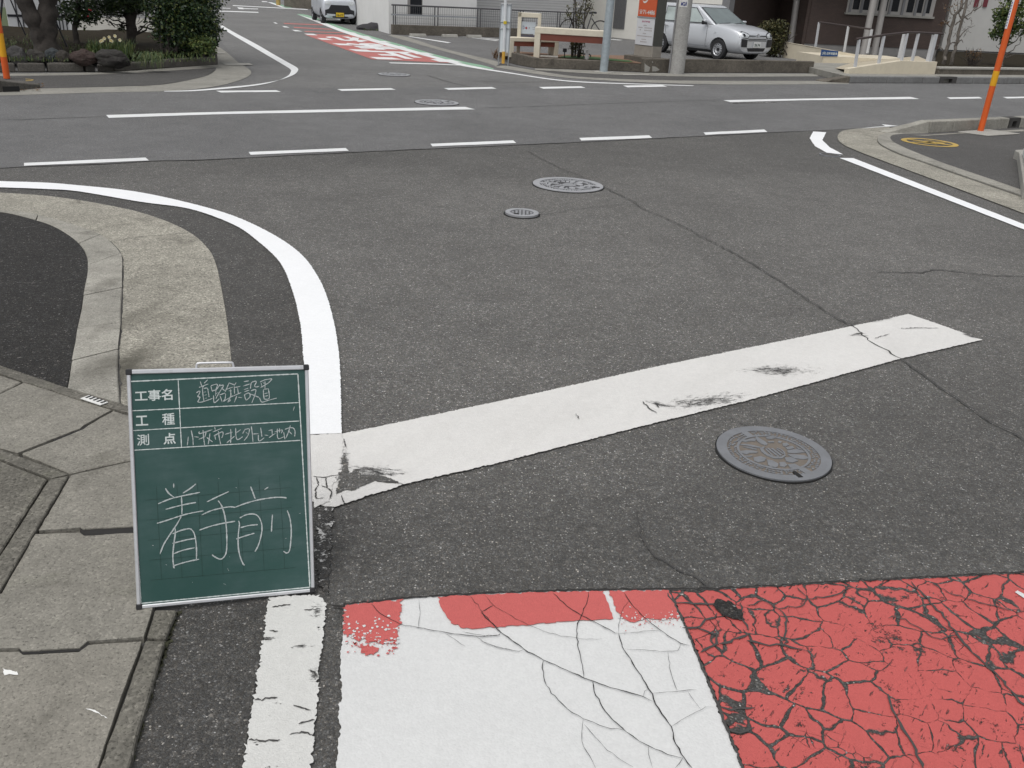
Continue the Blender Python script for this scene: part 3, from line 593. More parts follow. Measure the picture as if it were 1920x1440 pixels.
# yellow ring mark painted on the pavement
rc = P(1743, 266.8, .022); rx = (P(1791, 268.5, .022) - P(1695, 264.5, .022)).length/2
mb = MB(); n = 40
for i in range(n):
    a0, a1 = 2*math.pi*i/n, 2*math.pi*(i+1)/n
    mb.face([rc + Vector((math.cos(t)*r_, math.sin(t)*r_, 0)) for t, r_ in ((a0, rx), (a1, rx), (a1, rx*.80), (a0, rx*.80))])
for ang, wd in ((R(-38), .07), (R(20), .05)):
    d = Vector((math.cos(ang), math.sin(ang), 0))*rx*.8; q = Vector((-d.y, d.x, 0)).normalized()*wd
    mb.face([rc - d - q/2 + Vector((0, 0, .002)), rc + d - q/2 + Vector((0, 0, .002)), rc + d + q/2 + Vector((0, 0, .002)), rc - d + q/2 + Vector((0, 0, .002))])
for (x, y, wd, hh) in ((-.35, .3, .3, .14), (.15, .35, .35, .12), (-.1, -.35, .5, .14), (.4, -.1, .25, .2)):
    mb.face([rc + Vector(((x + dx*wd)*rx, (y + dy*hh)*rx, .001)) for dx, dy in ((-.5, -.5), (.5, -.5), (.4, .5), (-.6, .5))])
mb.build('pavement_sign', YEL, pv2)
# low block border at the right edge
q0, q1, q2 = P(1905, 283, .02), P(1960, 278, .02), P(1925, 360, .02)
br = thing('border_wall', 'low pale concrete border with a white rail at the right edge of the picture', 'border', q0)
MB().prism([P(1903, 281, .12), P(2060, 272, .12), P(2060, 276, .12), P(1912, 285, .12)], (0, 0, -.12)).build('block', CON_LIGHT, br, bevel=.01)
MB().prism([P(1911, 285, .12), P(1922, 286, .12), P(1934, 352, .12), P(1921, 352, .12)], (0, 0, -.12)).build('block', CON_LIGHT, br, bevel=.01)
MB().prism([P(1917, 288, .14), P(1926, 288, .14), P(1936, 330, .14), P(1927, 330, .14)], (0, 0, .06)).build('rail', plain('rail_white', (.7, .71, .72), .4), br)

# ------------------------------------------------------------------ orange poles
ORANGE = plain('orange_plastic', (0.64, 0.105, 0.016), 0.38, var=.06, scale=9, dirt=.02)
YELB = plain('yellow_band', (0.72, 0.36, 0.01), 0.4, var=.08)
def opole(base, top_px, r, label, sleeve=True, band_z=(.62, .80), col=None):
    root = thing('marker_pole', label, 'pole', base, 'orange marker poles at the street corners')
    H = 2.6
    n = Vector((base.x, base.y, 0)); top = onplane(*top_px, base, n); lean = (top - base)/(top.z - base.z)
    def at(z): return base + lean*z
    MB().tube([at(0), at(band_z[0])], r, 14).build('pole_tube', col or ORANGE, root, smooth=True)
    MB().tube([at(band_z[0]), at(band_z[1])], r*1.03, 14).build('yellow_band', YELB, root, smooth=True)
    MB().tube([at(band_z[1]), at(H)], r, 14).build('pole_tube', col or ORANGE, root, smooth=True)
    MB().lathe([(r*1.02, 0), (r, .02), (r*.6, .04), (.001, .05)], at(H), 12).build('cap', col or ORANGE, root)
    return root, at
pb = P(1838, 246.5, .022)
ro, at = opole(pb, (1905, 0), .043, 'orange marker pole with a yellow band and white sleeve on a white plate, right', band_z=(onplane(1863, 164, pb, Vector((pb.x, pb.y, 0))).z, onplane(1868, 136, pb, Vector((pb.x, pb.y, 0))).z))
side = (CAM - pb); side.z = 0; side.normalize(); lft = Vector((-side.y, side.x, 0))
mb = MB(); zz0, zz1 = onplane(1888, 57, pb, Vector((pb.x, pb.y, 0))).z, onplane(1903, 2, pb, Vector((pb.x, pb.y, 0))).z
prev = None
for k in range(9):
    an = R(20 + 60*k/8); d = (side*math.cos(an) - lft*math.sin(an))*.0465
    mb.bm.verts.new(at(zz0) + d); mb.bm.verts.new(at(zz1) + d)
mb.bm.verts.ensure_lookup_table()
for k in range(8): mb.bm.faces.new([mb.bm.verts[i] for i in (2*k, 2*k+2, 2*k+3, 2*k+1)])
slv = mb.build('sleeve', plain('reflective_white', (.75, .76, .78), .35), ro)
mb = MB()
for k in range(9):
    z = zz0 + .03 + k*(zz1 - zz0 - .05)/9; d = (side*math.cos(R(38)) - lft*math.sin(R(38)))*.048; t = (side*math.cos(R(58)) - lft*math.sin(R(58)))*.048
    mb.face([at(z) + d, at(z) + t, at(z + .02) + t, at(z + .024) + d])
mb.build('lettering', plain('ink_violet', (.10, .07, .25), .5), slv)
pl = [(1796, 248), (1852, 243.2), (1912, 251.8), (1853, 255.5)]
bp = MB().prism(pxs(pl, .020), (0, 0, .012)).build('base_plate', CON_LIGHT, ro, bevel=.004)
opole(P(13, 147, .02), (-4, 40), .045, 'orange marker pole at the left edge by the stone edged planting bed', band_z=(.30, .62))
# ------------------------------------------------------------------ manhole covers
IRON = plain('cast_iron', (0.185, 0.192, 0.205), 0.55, 0.15, var=.10, scale=14, bs=.15, dirt=.25, dirtcol=(.10, .09, .075))
IRON_L = plain('cast_iron_worn', (0.36, 0.365, 0.38), 0.45, 0.25, var=.12, scale=14, bs=.15)
RUST = plain('manhole_dust', (0.155, 0.132, 0.110), 0.9, var=.12, scale=20, dirt=.4, dirtcol=(.09, .085, .08))
RUST2 = plain('manhole_recess_grey', (0.06, 0.06, 0.063), 0.9, var=.12, scale=20)
DARK = plain('dark_gap', (0.012, 0.012, 0.012), 0.95)
mc = Vector((1.0549, 3.1204, 0.0)); MR = 0.2233
def ml(x, y):
    p = P(1310 + x*.145833, 780 + y*.145833); return Vector(((p.x - mc.x)/MR, (p.y - mc.y)/MR, 0))
RELIEF = [
 [(525,325),(610,332),(690,312),(735,320),(722,348),(660,345),(600,360),(545,350)], [(735,285),(800,325),(850,355),(882,385),(866,404),(800,385),(750,350),(724,310)],
 [(505,392),(600,385),(700,402),(800,428),(786,436),(690,424),(600,404)], [(560,420),(650,425),(745,452),(735,462),(640,440)], [(510,482),(600,468),(690,470),(757,488),(735,500),(650,503),(610,520),(540,502)],
 [(550,540),(690,536),(668,552),(580,552)], [(872,588),(940,596),(1020,640),(1012,680),(950,690),(890,660)], [(1030,622),(1100,618),(1134,656),(1100,682),(1040,672)],
 [(700,562),(790,543),(864,568),(842,608),(760,622),(710,602)], [(1100,560),(1180,556),(1278,600),(1200,626),(1120,610)], [(1140,650),(1230,640),(1300,680),(1240,706),(1170,692)],
 [(1135,520),(1230,520),(1350,532),(1432,572),(1340,582),(1220,570)], [(860,300),(930,295),(985,310),(930,322),(870,318)], [(880,355),(960,350),(965,363),(900,368)], [(820,650),(880,672),(1000,690),(900,690)],
 [(1020,345),(1065,352),(1052,372),(1015,366)], [(1070,380),(1130,370),(1160,400),(1110,420),(1080,410)], [(1110,430),(1200,410),(1225,440),(1140,460)], [(1130,470),(1250,450),(1320,470),(1370,492),(1240,505),(1140,500)], [(1240,420),(1290,440),(1330,462),(1270,450)]]
RINGS = [[(780,440),(830,420),(850,425),(826,448),(836,470),(880,510),(960,548),(1050,552),(1092,530),(1085,495),(1050,460),(1000,440),(1004,434),(1060,455),(1104,492),(1112,540),(1066,572),(960,572),(870,534),(802,486)]]
HATCH = [[(870,440),(900,438),(1030,545),(1010,548)], [(920,440),(950,442),(1066,530),(1048,540)], [(850,452),(866,448),(960,540),(935,535)], [(985,450),(1005,452),(1086,505),(1080,520)]]
def manhole(c, Rr, label, iron, dust, rz=0.0, src=None):
    root = thing('manhole_cover', label, 'manhole cover', c, 'round iron manhole covers in the road')
    if src:
        for ch in [o for o in bpy.data.objects if o.parent == src]:
            d = ch.copy(); C.objects.link(d); d.parent = root
            d.data = ch.data.copy(); d.data.materials.clear(); d.data.materials.append({'recess': dust, 'key_slot': DARK, 'gap': DARK}.get(ch.name.split('.')[0], iron))
        k = Rr/MR; root.scale = (k, k, 1); root.rotation_euler.z = rz
        return root
    off = Vector((c.x, c.y, 0))
    def ring(mb, r0, r1, z0, z1, n=64, a0=0, a1=2*math.pi):
        for i in range(n):
            t0, t1 = a0 + (a1-a0)*i/n, a0 + (a1-a0)*(i+1)/n
            def q(r, t, z): return off + Vector((math.cos(t)*r*Rr, math.sin(t)*r*Rr, z))
            mb.face([q(r0, t0, z1), q(r1, t0, z1), q(r1, t1, z1), q(r0, t1, z1)])
            mb.face([q(r1, t0, z0), q(r1, t1, z0), q(r1, t1, z1), q(r1, t0, z1)]); mb.face([q(r0, t1, z0), q(r0, t0, z0), q(r0, t0, z1), q(r0, t1, z1)])
    mb = MB(); ring(mb, .0, 1.06, .0, .0085, 64); 
    mb = MB(); mb.prism([off + Vector((math.cos(2*math.pi*i/48)*Rr*(1.012 + .03*random.random()), math.sin(2*math.pi*i/48)*Rr*(1.012 + .03*random.random()), 0)) for i in range(48)], (0, 0, .0055)); mb.build('gap', DARK, root)
    mb = MB(); mb.prism([off + Vector((math.cos(2*math.pi*i/64)*Rr*.99, math.sin(2*math.pi*i/64)*Rr*.99, 0.001)) for i in range(64)], (0, 0, .0055)); mb.build('recess', dust, root)
    mb = MB(); ring(mb, .815, 1.0, .0, .0110, 72); mb.build('rim', iron, root)
    mb = MB(); ring(mb, .60, .645, .004, .0108, 60); mb.build('inner_ring', iron, root)
    mb = MB()
    for l in RELIEF + RINGS + HATCH:
        mb.prism([off + Vector((q.x*Rr, q.y*Rr, .005)) for q in (ml(*p) for p in l)], (0, 0, .0054))
    rr = random.Random(4)
    for k in range(66):
        t = 2*math.pi*k/66 + rr.gauss(0, .01)
        if any(abs((t - g + math.pi) % (2*math.pi) - math.pi) < .13 for g in (2.03, -1.0)): continue
        for m in range(2):
            r = .73 + (m-.5)*.085 + rr.gauss(0, .012); a = rr.uniform(0, 3.1); s1, s2 = rr.uniform(.024, .045), rr.uniform(.012, .022)
            cc = off + Vector((math.cos(t)*r*Rr, math.sin(t)*r*Rr, .005))
            mb.prism([cc + Vector((math.cos(a)*s1*math.cos(u) - math.sin(a)*s2*math.sin(u), math.sin(a)*s1*math.cos(u) + math.cos(a)*s2*math.sin(u), 0))*Rr*1.0 for u in [i*2*math.pi/7 for i in range(7)]], (0, 0, .0052))
    for g in (2.03, -1.0):
        def q(r, t, z): return off + Vector((math.cos(t)*r*Rr, math.sin(t)*r*Rr, z))
        mb.prism([q(.64, g - .11, .005), q(.82, g - .085, .005), q(.82, g + .085, .005), q(.64, g + .11, .005)], (0, 0, .0056))
    mb.build('relief', iron, root)
    sl = [ml(*p) for p in ((1200,745),(1240,742),(1290,780),(1338,818),(1280,824),(1235,790))]
    MB().prism([off + Vector((p.x*Rr, p.y*Rr, .006)) for p in sl], (0, 0, .0064)).build('key_slot', DARK, root)
    return root
m0 = manhole(mc, MR, 'nearest manhole cover, dark iron with a tan dusted relief, right of the stop line', IRON, RUST)
manhole(Vector((0.4112, 8.158, 0)), 0.3235, 'pale worn manhole cover beside the long crack, behind the small round lid', IRON_L, RUST2, R(60), m0)
mq = P(819, 193.6); manhole(Vector((mq.x, mq.y, .004)), (P(860, 195) - P(778, 192)).length/2, 'pale manhole cover touching the centre line of the main road', IRON_L, RUST2, R(130), m0)
mq = P(739, 140.7); manhole(Vector((mq.x, mq.y, .003)), (P(769, 142) - P(709, 139.5)).length/2, 'farthest manhole cover, in the mouth of the street with the red paving', IRON_L, RUST2, R(200), m0)
# small round lid
c3 = Vector((0.003, 6.927, 0)); r3 = .1326
root = thing('manhole_cover', 'small round iron lid in front of the pale manhole cover', 'manhole cover', c3, 'round iron manhole covers in the road')
MB().lathe([(r3*1.1, 0), (r3*1.1, .0055)], c3, 32).build('gap', DARK, root)
MB().lathe([(r3*.98, 0), (r3*.98, .012)], c3, 32).build('recess', RUST2, root)
mb = MB(); n = 40
for i in range(n):
    t0, t1 = 2*math.pi*i/n, 2*math.pi*(i+1)/n
    def q(r, t, z): return c3 + Vector((math.cos(t)*r*r3, math.sin(t)*r*r3, z))
    mb.face([q(.7, t0, .02), q(1, t0, .02), q(1, t1, .02), q(.7, t1, .02)]); mb.face([q(1, t0, 0), q(1, t1, 0), q(1, t1, .02), q(1, t0, .02)]); mb.face([q(.7, t1, 0), q(.7, t0, 0), q(.7, t0, .02), q(.7, t1, .02)])
mb.build('rim', IRON_L, root)
mb = MB()
for i in range(6):
    for j in range(6):
        x, y = (i-2.5)*.22, (j-2.5)*.22
        if math.hypot(x, y) < .62: mb.box(c3 + Vector((x*r3, y*r3, .0145)), (.14*r3, .12*r3, .009), R(20 + 30*((i+j) % 2)))
mb.build('relief', IRON_L, root)
sl = P(968, 405.5); MB().box(Vector((sl.x, sl.y, .018)), (.035, .03, .008)).build('key_slot', DARK, root)
# flat thin iron lid at the gap in the right edge line
c5 = P(1556, 291.5); r5 = (P(1574, 292.5) - P(1537, 290.5)).length/2
root = thing('manhole_cover', 'dark round lid lying in the gap of the edge line on the right', 'manhole cover', c5, 'round iron manhole covers in the road')
MB().lathe([(r5, 0), (r5, .0075)], c5, 36).build('recess', A_DARK, root)
mb = MB()
for i in range(n):
    t0, t1 = 2*math.pi*i/n, 2*math.pi*(i+1)/n
    def q(r, t, z): return c5 + Vector((math.cos(t)*r*r5, math.sin(t)*r*r5, z))
    mb.face([q(.88, t0, .012), q(1.05, t0, .012), q(1.05, t1, .012), q(.88, t1, .012)]); mb.face([q(1.05, t0, 0), q(1.05, t1, 0), q(1.05, t1, .012), q(1.05, t0, .012)]); mb.face([q(.88, t1, 0), q(.88, t0, 0), q(.88, t0, .012), q(.88, t1, .012)])
mb.build('rim', IRON, root)

# ------------------------------------------------------------------ lettering
def text_mesh(s, bold=0.0):
    cu = bpy.data.curves.new('t', 'FONT'); cu.body = s; cu.size = 1.0; cu.offset = bold; cu.resolution_u = 3
    o = bpy.data.objects.new('t', cu); C.objects.link(o); dg = bpy.context.evaluated_depsgraph_get(); dg.update()
    me = bpy.data.meshes.new_from_object(o.evaluated_get(dg)); bpy.data.objects.remove(o)
    vs = [v.co.copy() for v in me.vertices]; fs = [list(p.vertices) for p in me.polygons]; bpy.data.meshes.remove(me)
    if not vs: return [], []
    x0, x1 = min(v.x for v in vs), max(v.x for v in vs); y0, y1 = min(v.y for v in vs), max(v.y for v in vs)
    return [((v.x-x0)/max(1e-6, x1-x0), (v.y-y0)/max(1e-6, y1-y0)) for v in vs], fs
def add_text(mb, s, quad, bold=0.0, sub=False):
    """letters stretched into quad = [bottom left, bottom right, top right, top left]"""
    vs, fs = text_mesh(s, bold); a, b, c, d = [Vector(q) for q in quad]
    bv = [mb.bm.verts.new((a.lerp(b, x)).lerp(d.lerp(c, x), y)) for x, y in vs]
    for f in fs:
        try: mb.bm.faces.new([bv[i] for i in f])
        except ValueError: pass

# ------------------------------------------------------------------ chalkboard
BL, BR = P(257, 1141.5, .027), P(590, 1109, .008)
bx = (BR - BL); BW = bx.length; bx.normalize(); bnh = Vector((-bx.y, bx.x, 0)).normalized()
bu = (Vector((0, 0, 1))*math.cos(R(20)) + bnh*math.sin(R(20))); bu = (bu - bx*bu.dot(bx)).normalized(); bN = bx.cross(bu)       # bN faces the camera
BHT = 0.662
board = thing('chalkboard', 'green site chalkboard with an aluminium frame leaning back at the pavement edge', 'chalkboard', BL)
def B3(u, v, d=0.0): return BL + bx*u + bu*v + bN*d
def bpx(px, py, d=0.0): return onplane(px, py, BL + bN*d, bN)
n_ = NT('chalkboard_green')
big = n_.map(n_.noise(5, 6, .6), .35, .7, 0, 1); st = n_.noise(1, 5, .65, vec=n_.mapping(n_.pos, sca=(9, 9, 40)))
dust = n_.math('MULTIPLY', big, n_.map(st, .3, .75, .2, 1))
tc = n_.new('TexCoord')
cg = n_.mix(n_.math('MULTIPLY', dust, .8), (0.022, 0.068, 0.060), (0.085, 0.130, 0.132))
BOARD = n_.out(cg, .55, spec=.35)
ALU = plain('aluminium', (0.60, 0.61, 0.63), 0.38, .55, var=.05, scale=20, dirt=.15)
CAP = plain('black_plastic', (0.018, 0.018, 0.02), 0.45)
CHALK = NT('chalk'); CHALK = CHALK.out(CHALK.scalecol((.52, .57, .57), CHALK.map(CHALK.noise(420, 3, .7), .3, .62, .45, 1.0)), .95)
PRINT = plain('printed_white', (.55, .60, .59), .6)
FW = .0100
MB().para(B3(FW*.6, FW*.6, -.008), bx*(BW - FW*1.2), bu*(BHT - FW*1.2), bN*.008).build('panel', BOARD, board)
for nm, (u, v, a, b) in dict(l=(0, 0, FW, BHT), r=(BW - FW, 0, FW, BHT), b=(FW, 0, BW - 2*FW, FW), t=(FW, BHT - FW*1.2, BW - 2*FW, FW*1.2)).items():
    MB().para(B3(u, v, -.013), bx*a, bu*b, bN*.018).build('frame_rail', ALU, board, bevel=.002)
for u, v in ((-.002, -.002), (BW - FW*1.4, -.002), (-.002, BHT - FW*1.6 + .002), (BW - FW*1.4, BHT - FW*1.6 + .002)):
    MB().para(B3(u, v, -.015), bx*(FW*1.4 + .002), bu*(FW*1.6), bN*.022).build('corner_cap', CAP, board, bevel=.002)
hu = (bpx(368, 690) - BL).dot(bx), (bpx(438, 690) - BL).dot(bx)
MB().tube(smoothline([B3(hu[0], BHT - .002, -.004), B3(hu[0] + .002, BHT + .010, -.004), B3(hu[0] + .012, BHT + .013, -.004), B3(hu[1] - .012, BHT + .013, -.004), B3(hu[1] - .002, BHT + .010, -.004), B3(hu[1], BHT - .002, -.004)], 3), .003, 8).build('handle', ALU, board, smooth=True)
# rear prop legs so that the board stands
for u in (.04, BW - .04):
    a = B3(u, BHT*.9, -.02); f = Vector((B3(u, 0).x, B3(u, 0).y, 0)) + bnh*.42; f.z = .012
    MB().beam(a, f, .016, .016).build('prop_leg', ALU, board)
def chalk(mb, l, ox, oy, k, wd, d=.0009):
    pts = smoothline([bpx(ox + x*k, oy + y*k, d) for x, y in l], 5) if len(l) > 2 else [bpx(ox + x*k, oy + y*k, d) for x, y in l]
    pts = dens(pts, .004, 0, False); nn = len(pts); L = []; Q = []
    for i, p in enumerate(pts):
        t = (pts[min(i+1, nn-1)] - pts[max(i-1, 0)]).normalized(); s_ = bN.cross(t)
        ww = wd*(.65 + .6*random.random())/2*(1 if 0 < i < nn-1 else .5)
        L.append(mb.bm.verts.new(p + s_*ww)); Q.append(mb.bm.verts.new(p - s_*ww))
    for i in range(nn-1): mb.bm.faces.new((L[i], L[i+1], Q[i+1], Q[i]))
def pline(mb, a, b, wd=.0024): chalk(mb, [a, b], 0, 0, 1, wd, .0006)
mb = MB()
TL, TR, BRc, BLc = (239.7, 715.5), (558.5, 701), (581, 1101), (264.3, 1131.4)
for a, b in ((TL, TR), (TR, BRc), (BRc, BLc), (BLc, TL)): pline(mb, a, b, .0030)
for a, b in (((244, 770.5), (560.5, 754.8)), ((246, 807.5), (561.5, 789.3)), ((249, 844.3), (563.3, 825.6)), ((334, 712.2), (340.3, 838.5))): pline(mb, a, b)
mb.build('printed_grid', PRINT, board)
def btext(mb, s, q, bold=.012): add_text(mb, s, [bpx(x, y, .0007) for x, y in q], bold)
for s, q in (('工事名', [(253.5, 753), (324, 750), (323, 728.8), (252, 732.5)]), ('工', [(255, 798.5), (278, 797.5), (276.5, 779), (254, 780)]), ('種', [(304.5, 797), (328, 796), (327, 774), (303.5, 775.5)]),
             ('測', [(257, 836), (280, 834.5), (279, 813.5), (256.5, 815)]), ('点', [(306.5, 833.5), (330, 832), (329, 811), (306.5, 812.5)])):
    mb = MB(); btext(mb, s, q, .008 if s in '種測' else .020); mb.build('printed_heading', PRINT, board)
row1 = [[(360,155),(372,195),(385,235)],[(500,122),(465,155),(430,190)],[(335,268),(420,235),(512,200)],[(425,240),(402,280),(408,400),(430,530)],[(420,290),(490,280),(510,350),(525,450)],[(420,360),(470,350)],[(435,418),(480,405)],[(445,475),(485,468)],[(285,370),(330,340),(355,345),(335,395),(310,445),(350,445),(335,495),(315,540),(380,545),(480,515),(590,475)],
 [(560,240),(580,320),(600,345)],[(560,235),(680,207),(650,310),(590,325)],[(655,300),(650,430)],[(655,385),(700,365)],[(610,420),(625,555),(720,480)],[(735,205),(700,260),(650,330)],[(715,240),(800,228),(740,330),(680,430),(655,480)],[(750,270),(825,330)],[(735,430),(775,545)],[(720,410),(780,390),(830,372)],
 [(905,180),(870,260),(830,350)],[(905,180),(950,198),(1000,215)],[(860,300),(920,280),(975,262)],[(895,335),(955,325)],[(935,300),(940,450)],[(840,380),(830,480),(800,530),(900,470),(985,425)],[(930,440),(905,500),(880,550)],[(910,535),(935,500),(925,520)],[(1040,175),(1000,230)],[(1000,230),(1010,390)],[(1005,270),(1120,245)],[(1065,270),(1080,380)],[(985,430),(1060,395),(1135,365)],[(1050,430),(1005,548)],[(1080,455),(1150,462)],
 [(1185,158),(1280,142)],[(1170,242),(1300,200)],[(1185,310),(1270,280)],[(1195,350),(1290,315)],[(1195,400),(1210,470),(1230,510)],[(1195,405),(1280,372),(1302,440),(1230,510)],[(1310,290),(1318,210),(1340,168),(1410,148),(1420,170),(1390,230),(1410,258),(1475,245)],[(1320,330),(1410,310),(1390,420),(1335,560)],[(1290,390),(1360,410),(1470,455)],
 [(1490,165),(1580,125),(1705,105),(1700,130),(1640,190),(1590,205)],[(1510,180),(1525,235)],[(1545,165),(1570,200)],[(1500,270),(1640,190)],[(1585,150),(1585,300)],[(1555,310),(1558,400),(1570,490)],[(1570,490),(1665,470),(1650,290)],[(1555,305),(1650,290)],[(1575,385),(1640,370)],[(1580,435),(1645,420)],[(1480,460),(1510,530),(1545,545),(1650,510),(1810,468)]]
row3 = [[(185,310),(170,440)],[(228,215),(252,330),(258,440)],[(275,310),(340,318)],[(350,230),(350,265),(440,238),(520,208)],[(340,350),(440,310)],[(405,210),(415,330),(430,440)],[(455,225),(435,310)],[(440,240),(545,205)],[(510,260),(500,330),(482,425)],[(460,320),(550,390)],
 [(580,165),(590,210)],[(550,240),(690,182)],[(565,300),(660,250),(700,240),(705,280),(685,330)],[(580,290),(595,355)],[(635,225),(650,330),(672,430)],[(735,275),(850,240)],[(820,195),(825,300),(818,405)],[(760,405),(880,300)],[(895,180),(900,300),(925,355),(1000,310)],[(970,205),(905,250)],
 [(1040,190),(1000,265)],[(1030,205),(1100,195),(1080,290),(1020,370)],[(1045,240),(1075,265)],[(1130,155),(1145,270),(1155,390)],[(1145,270),(1240,265)],[(1235,280),(1245,375),(1325,325)],[(1270,175),(1290,315)],[(1330,285),(1385,292)],
 [(1390,220),(1445,205)],[(1440,195),(1445,300)],[(1395,325),(1490,260)],[(1480,240),(1590,210),(1580,260)],[(1520,190),(1520,290),(1540,340),(1620,310)],[(1550,185),(1555,250)],[(1615,240),(1635,350)],[(1635,200),(1700,178),(1760,182),(1785,230),(1780,310)],[(1715,140),(1690,230),(1650,330)],[(1690,225),(1740,275)]]
bigr = [[(248,220),(290,280),(350,325)],[(603,168),(540,220),(450,278)],[(165,400),(300,345),(440,310),(650,267)],[(250,465),(400,425),(540,395),(605,385)],[(150,627),(235,602),(440,535),(560,505),(690,482)],[(435,318),(440,420),(440,525)],[(432,548),(380,640),(300,760),(230,870),(185,985)],[(345,165),(345,215)],
 [(362,685),(362,760),(345,880),(335,1010),(345,1130),(355,1145)],[(330,750),(420,712),(500,692),(545,695),(580,740),(600,820),(610,940),(608,1060)],[(330,860),(480,822),(605,800)],[(345,980),(450,940),(590,910)],[(335,1122),(480,1078),(640,1043)],
 [(730,378),(860,315),(985,258)],[(668,530),(780,480),(900,450),(1000,435),(1055,442)],[(640,707),(760,665),(900,630),(1058,602)],[(860,362),(905,430),(940,550),(958,700),(962,880),(950,980),(910,1035),(870,1040),(820,1015),(790,992)],
 [(1238,200),(1265,270),(1292,345)],[(1445,205),(1400,235)],[(1055,442),(1180,395),(1340,352),(1500,328),(1600,325),(1655,333)],[(1098,598),(1108,640),(1095,760),(1095,900),(1115,1010),(1155,1105),(1168,1105)],[(1112,565),(1180,530),(1260,518),(1320,540),(1360,610),(1370,700),(1350,810),(1320,900),(1288,955)],[(1120,678),(1220,652),(1322,642)],[(1070,810),(1160,778),(1282,742)],[(1492,525),(1485,620),(1480,725)],[(1663,478),(1695,570),(1710,700),(1705,830),(1690,940),(1658,972),(1620,950)]]
dots = [[(862,104),(874,110)],[(95,882),(112,884)],[(970,1150),(984,1178)],[(925,1328),(950,1338)],[(252,1105),(266,1112)],[(990,1015),(998,1018)],[(1800,515),(1820,508)],[(1640,803),(1655,800)],[(560,1308),(564,1314)],[(1065,208),(1075,216)]]
mb = MB(); [chalk(mb, l, 340, 700, 190/1920, .0024) for l in row1]; mb.build('chalk_writing', CHALK, board); mb = MB(); chalk(mb, [(552, 762), (550, 770)], 0, 0, 1, .0015); mb.build('chalk_tick', CHALK, board)
mb = MB(); [chalk(mb, l, 330, 780, .125, .0024) for l in row3]; mb.build('chalk_writing', CHALK, board)
mb = MB(); [chalk(mb, l, 270, 880, 310/1920, .0034) for l in bigr]; [chalk(mb, l, 270, 880, 310/1920, .0018) for l in dots]; mb.build('chalk_writing', CHALK, board)
# faint ruled guide lines on the board
mb = MB()
for i in range(7):
    x = 293 + i*38.5; y = 938 - i*3.4
    pline(mb, (x, y - 26), (x + 10, y + 150), .0010)
for i in range(5):
    pline(mb, (272 + i*2.2, 938 + i*37.5), (545 + i*2.5, 914 + i*37.5), .0010)
mb.build('guide_line', plain('guide_grey', (.012, .042, .033), .7), board)
# ------------------------------------------------------------------ far side: ground sheets
car_park = MB().sheet([Vector((p.x, p.y, 0.0015)) for p in farseam[::-1]] + [Vector((400, 900, .0015)), Vector((-400, 900, .0015))][::1]).build('car_park', A_LOT); tag(car_park, kind='structure')
g_ = band('gutter_strip', [(734, 64.5), (765, 70), (816, 86.5), (870, 100.5), (905, 108.5), (940, 117)], [(728, 66.5), (751, 73.5), (821, 93), (870, 106), (905, 116), (930, 124)], 0.006, CON_FAR, car_park, 4)
band('gutter_strip', [(945, 122), (1003, 132), (1050, 139.5), (1100, 144.8), (1208, 149.5), (1345, 151.5), (1500, 151.5), (1592, 152.5)], [(925, 125.5), (970, 133), (1032, 142.5), (1100, 148.6), (1208, 154.5), (1345, 158), (1500, 158), (1592, 157)], 0.008, CON_FAR, car_park, 4)
band('foot_strip', [(1003, 128), (1120, 132.5), (1208, 136.5), (1345, 137.5), (1530, 138)], [(1003, 131), (1112, 138), (1208, 141.5), (1345, 143.8), (1535, 143)], 0.010, CON_FAR, car_park, 3)
band('foot_walk', [(940, 118), (1003, 131), (1112, 138), (1208, 141.5), (1345, 143.8), (1560, 143)], [(930, 124), (1003, 133), (1050, 139.5), (1100, 144.8), (1208, 149.5), (1345, 151.5), (1592, 152)], 0.006, A_WALK2, car_park, 3)
# green and white edge of the far street, red paving, text
LW = [(557.5, 27), (605, 41), (641, 55), (697, 72), (750, 87), (810, 104), (866, 119), (892, 124.5), (924, 130.5), (970, 138), (1032, 147.5), (1095, 153), (1200, 157), (1302, 160.2)]
LWi = [(562, 28.5), (600, 44), (641, 60), (697, 77.5), (750, 92.5), (805, 107), (858, 121.5), (880, 126), (915, 131.8), (966, 139.2), (1030, 149), (1093, 154.6), (1198, 158.2), (1298, 161.2)]
band('edge_line', LW, LWi, 0.007, W_FAR, far_street, 4)
band('green_band', [(557.5, 26.2), (575, 28), (612, 40), (648, 53), (703, 70), (757, 85), (820, 103), (872, 116), (905, 122.5), (926, 128.5)], [(557.5, 27), (575, 33), (605, 41), (641, 55), (697, 72), (750, 87), (810, 104), (866, 119), (892, 124.5), (924, 130)], 0.006, GREEN, far_street, 3)
sheet('red_paving', [(571, 64.8), (600, 64), (668, 65.5), (700, 77.5), (750, 91.5), (805, 106), (858, 118.5), (800, 116), (697, 111), (640, 90)], 0.006, RED_F, far_street)
for l in ([(531.6, 43), (604, 45.8), (606, 47.6), (533, 44.8)], [(550, 50.3), (620, 54), (624, 55.8), (552, 52.4)], [(569.5, 58), (645, 60.6), (649, 62.2), (573, 60)]): sheet('red_stripe', l, 0.006, RED_F, far_street)
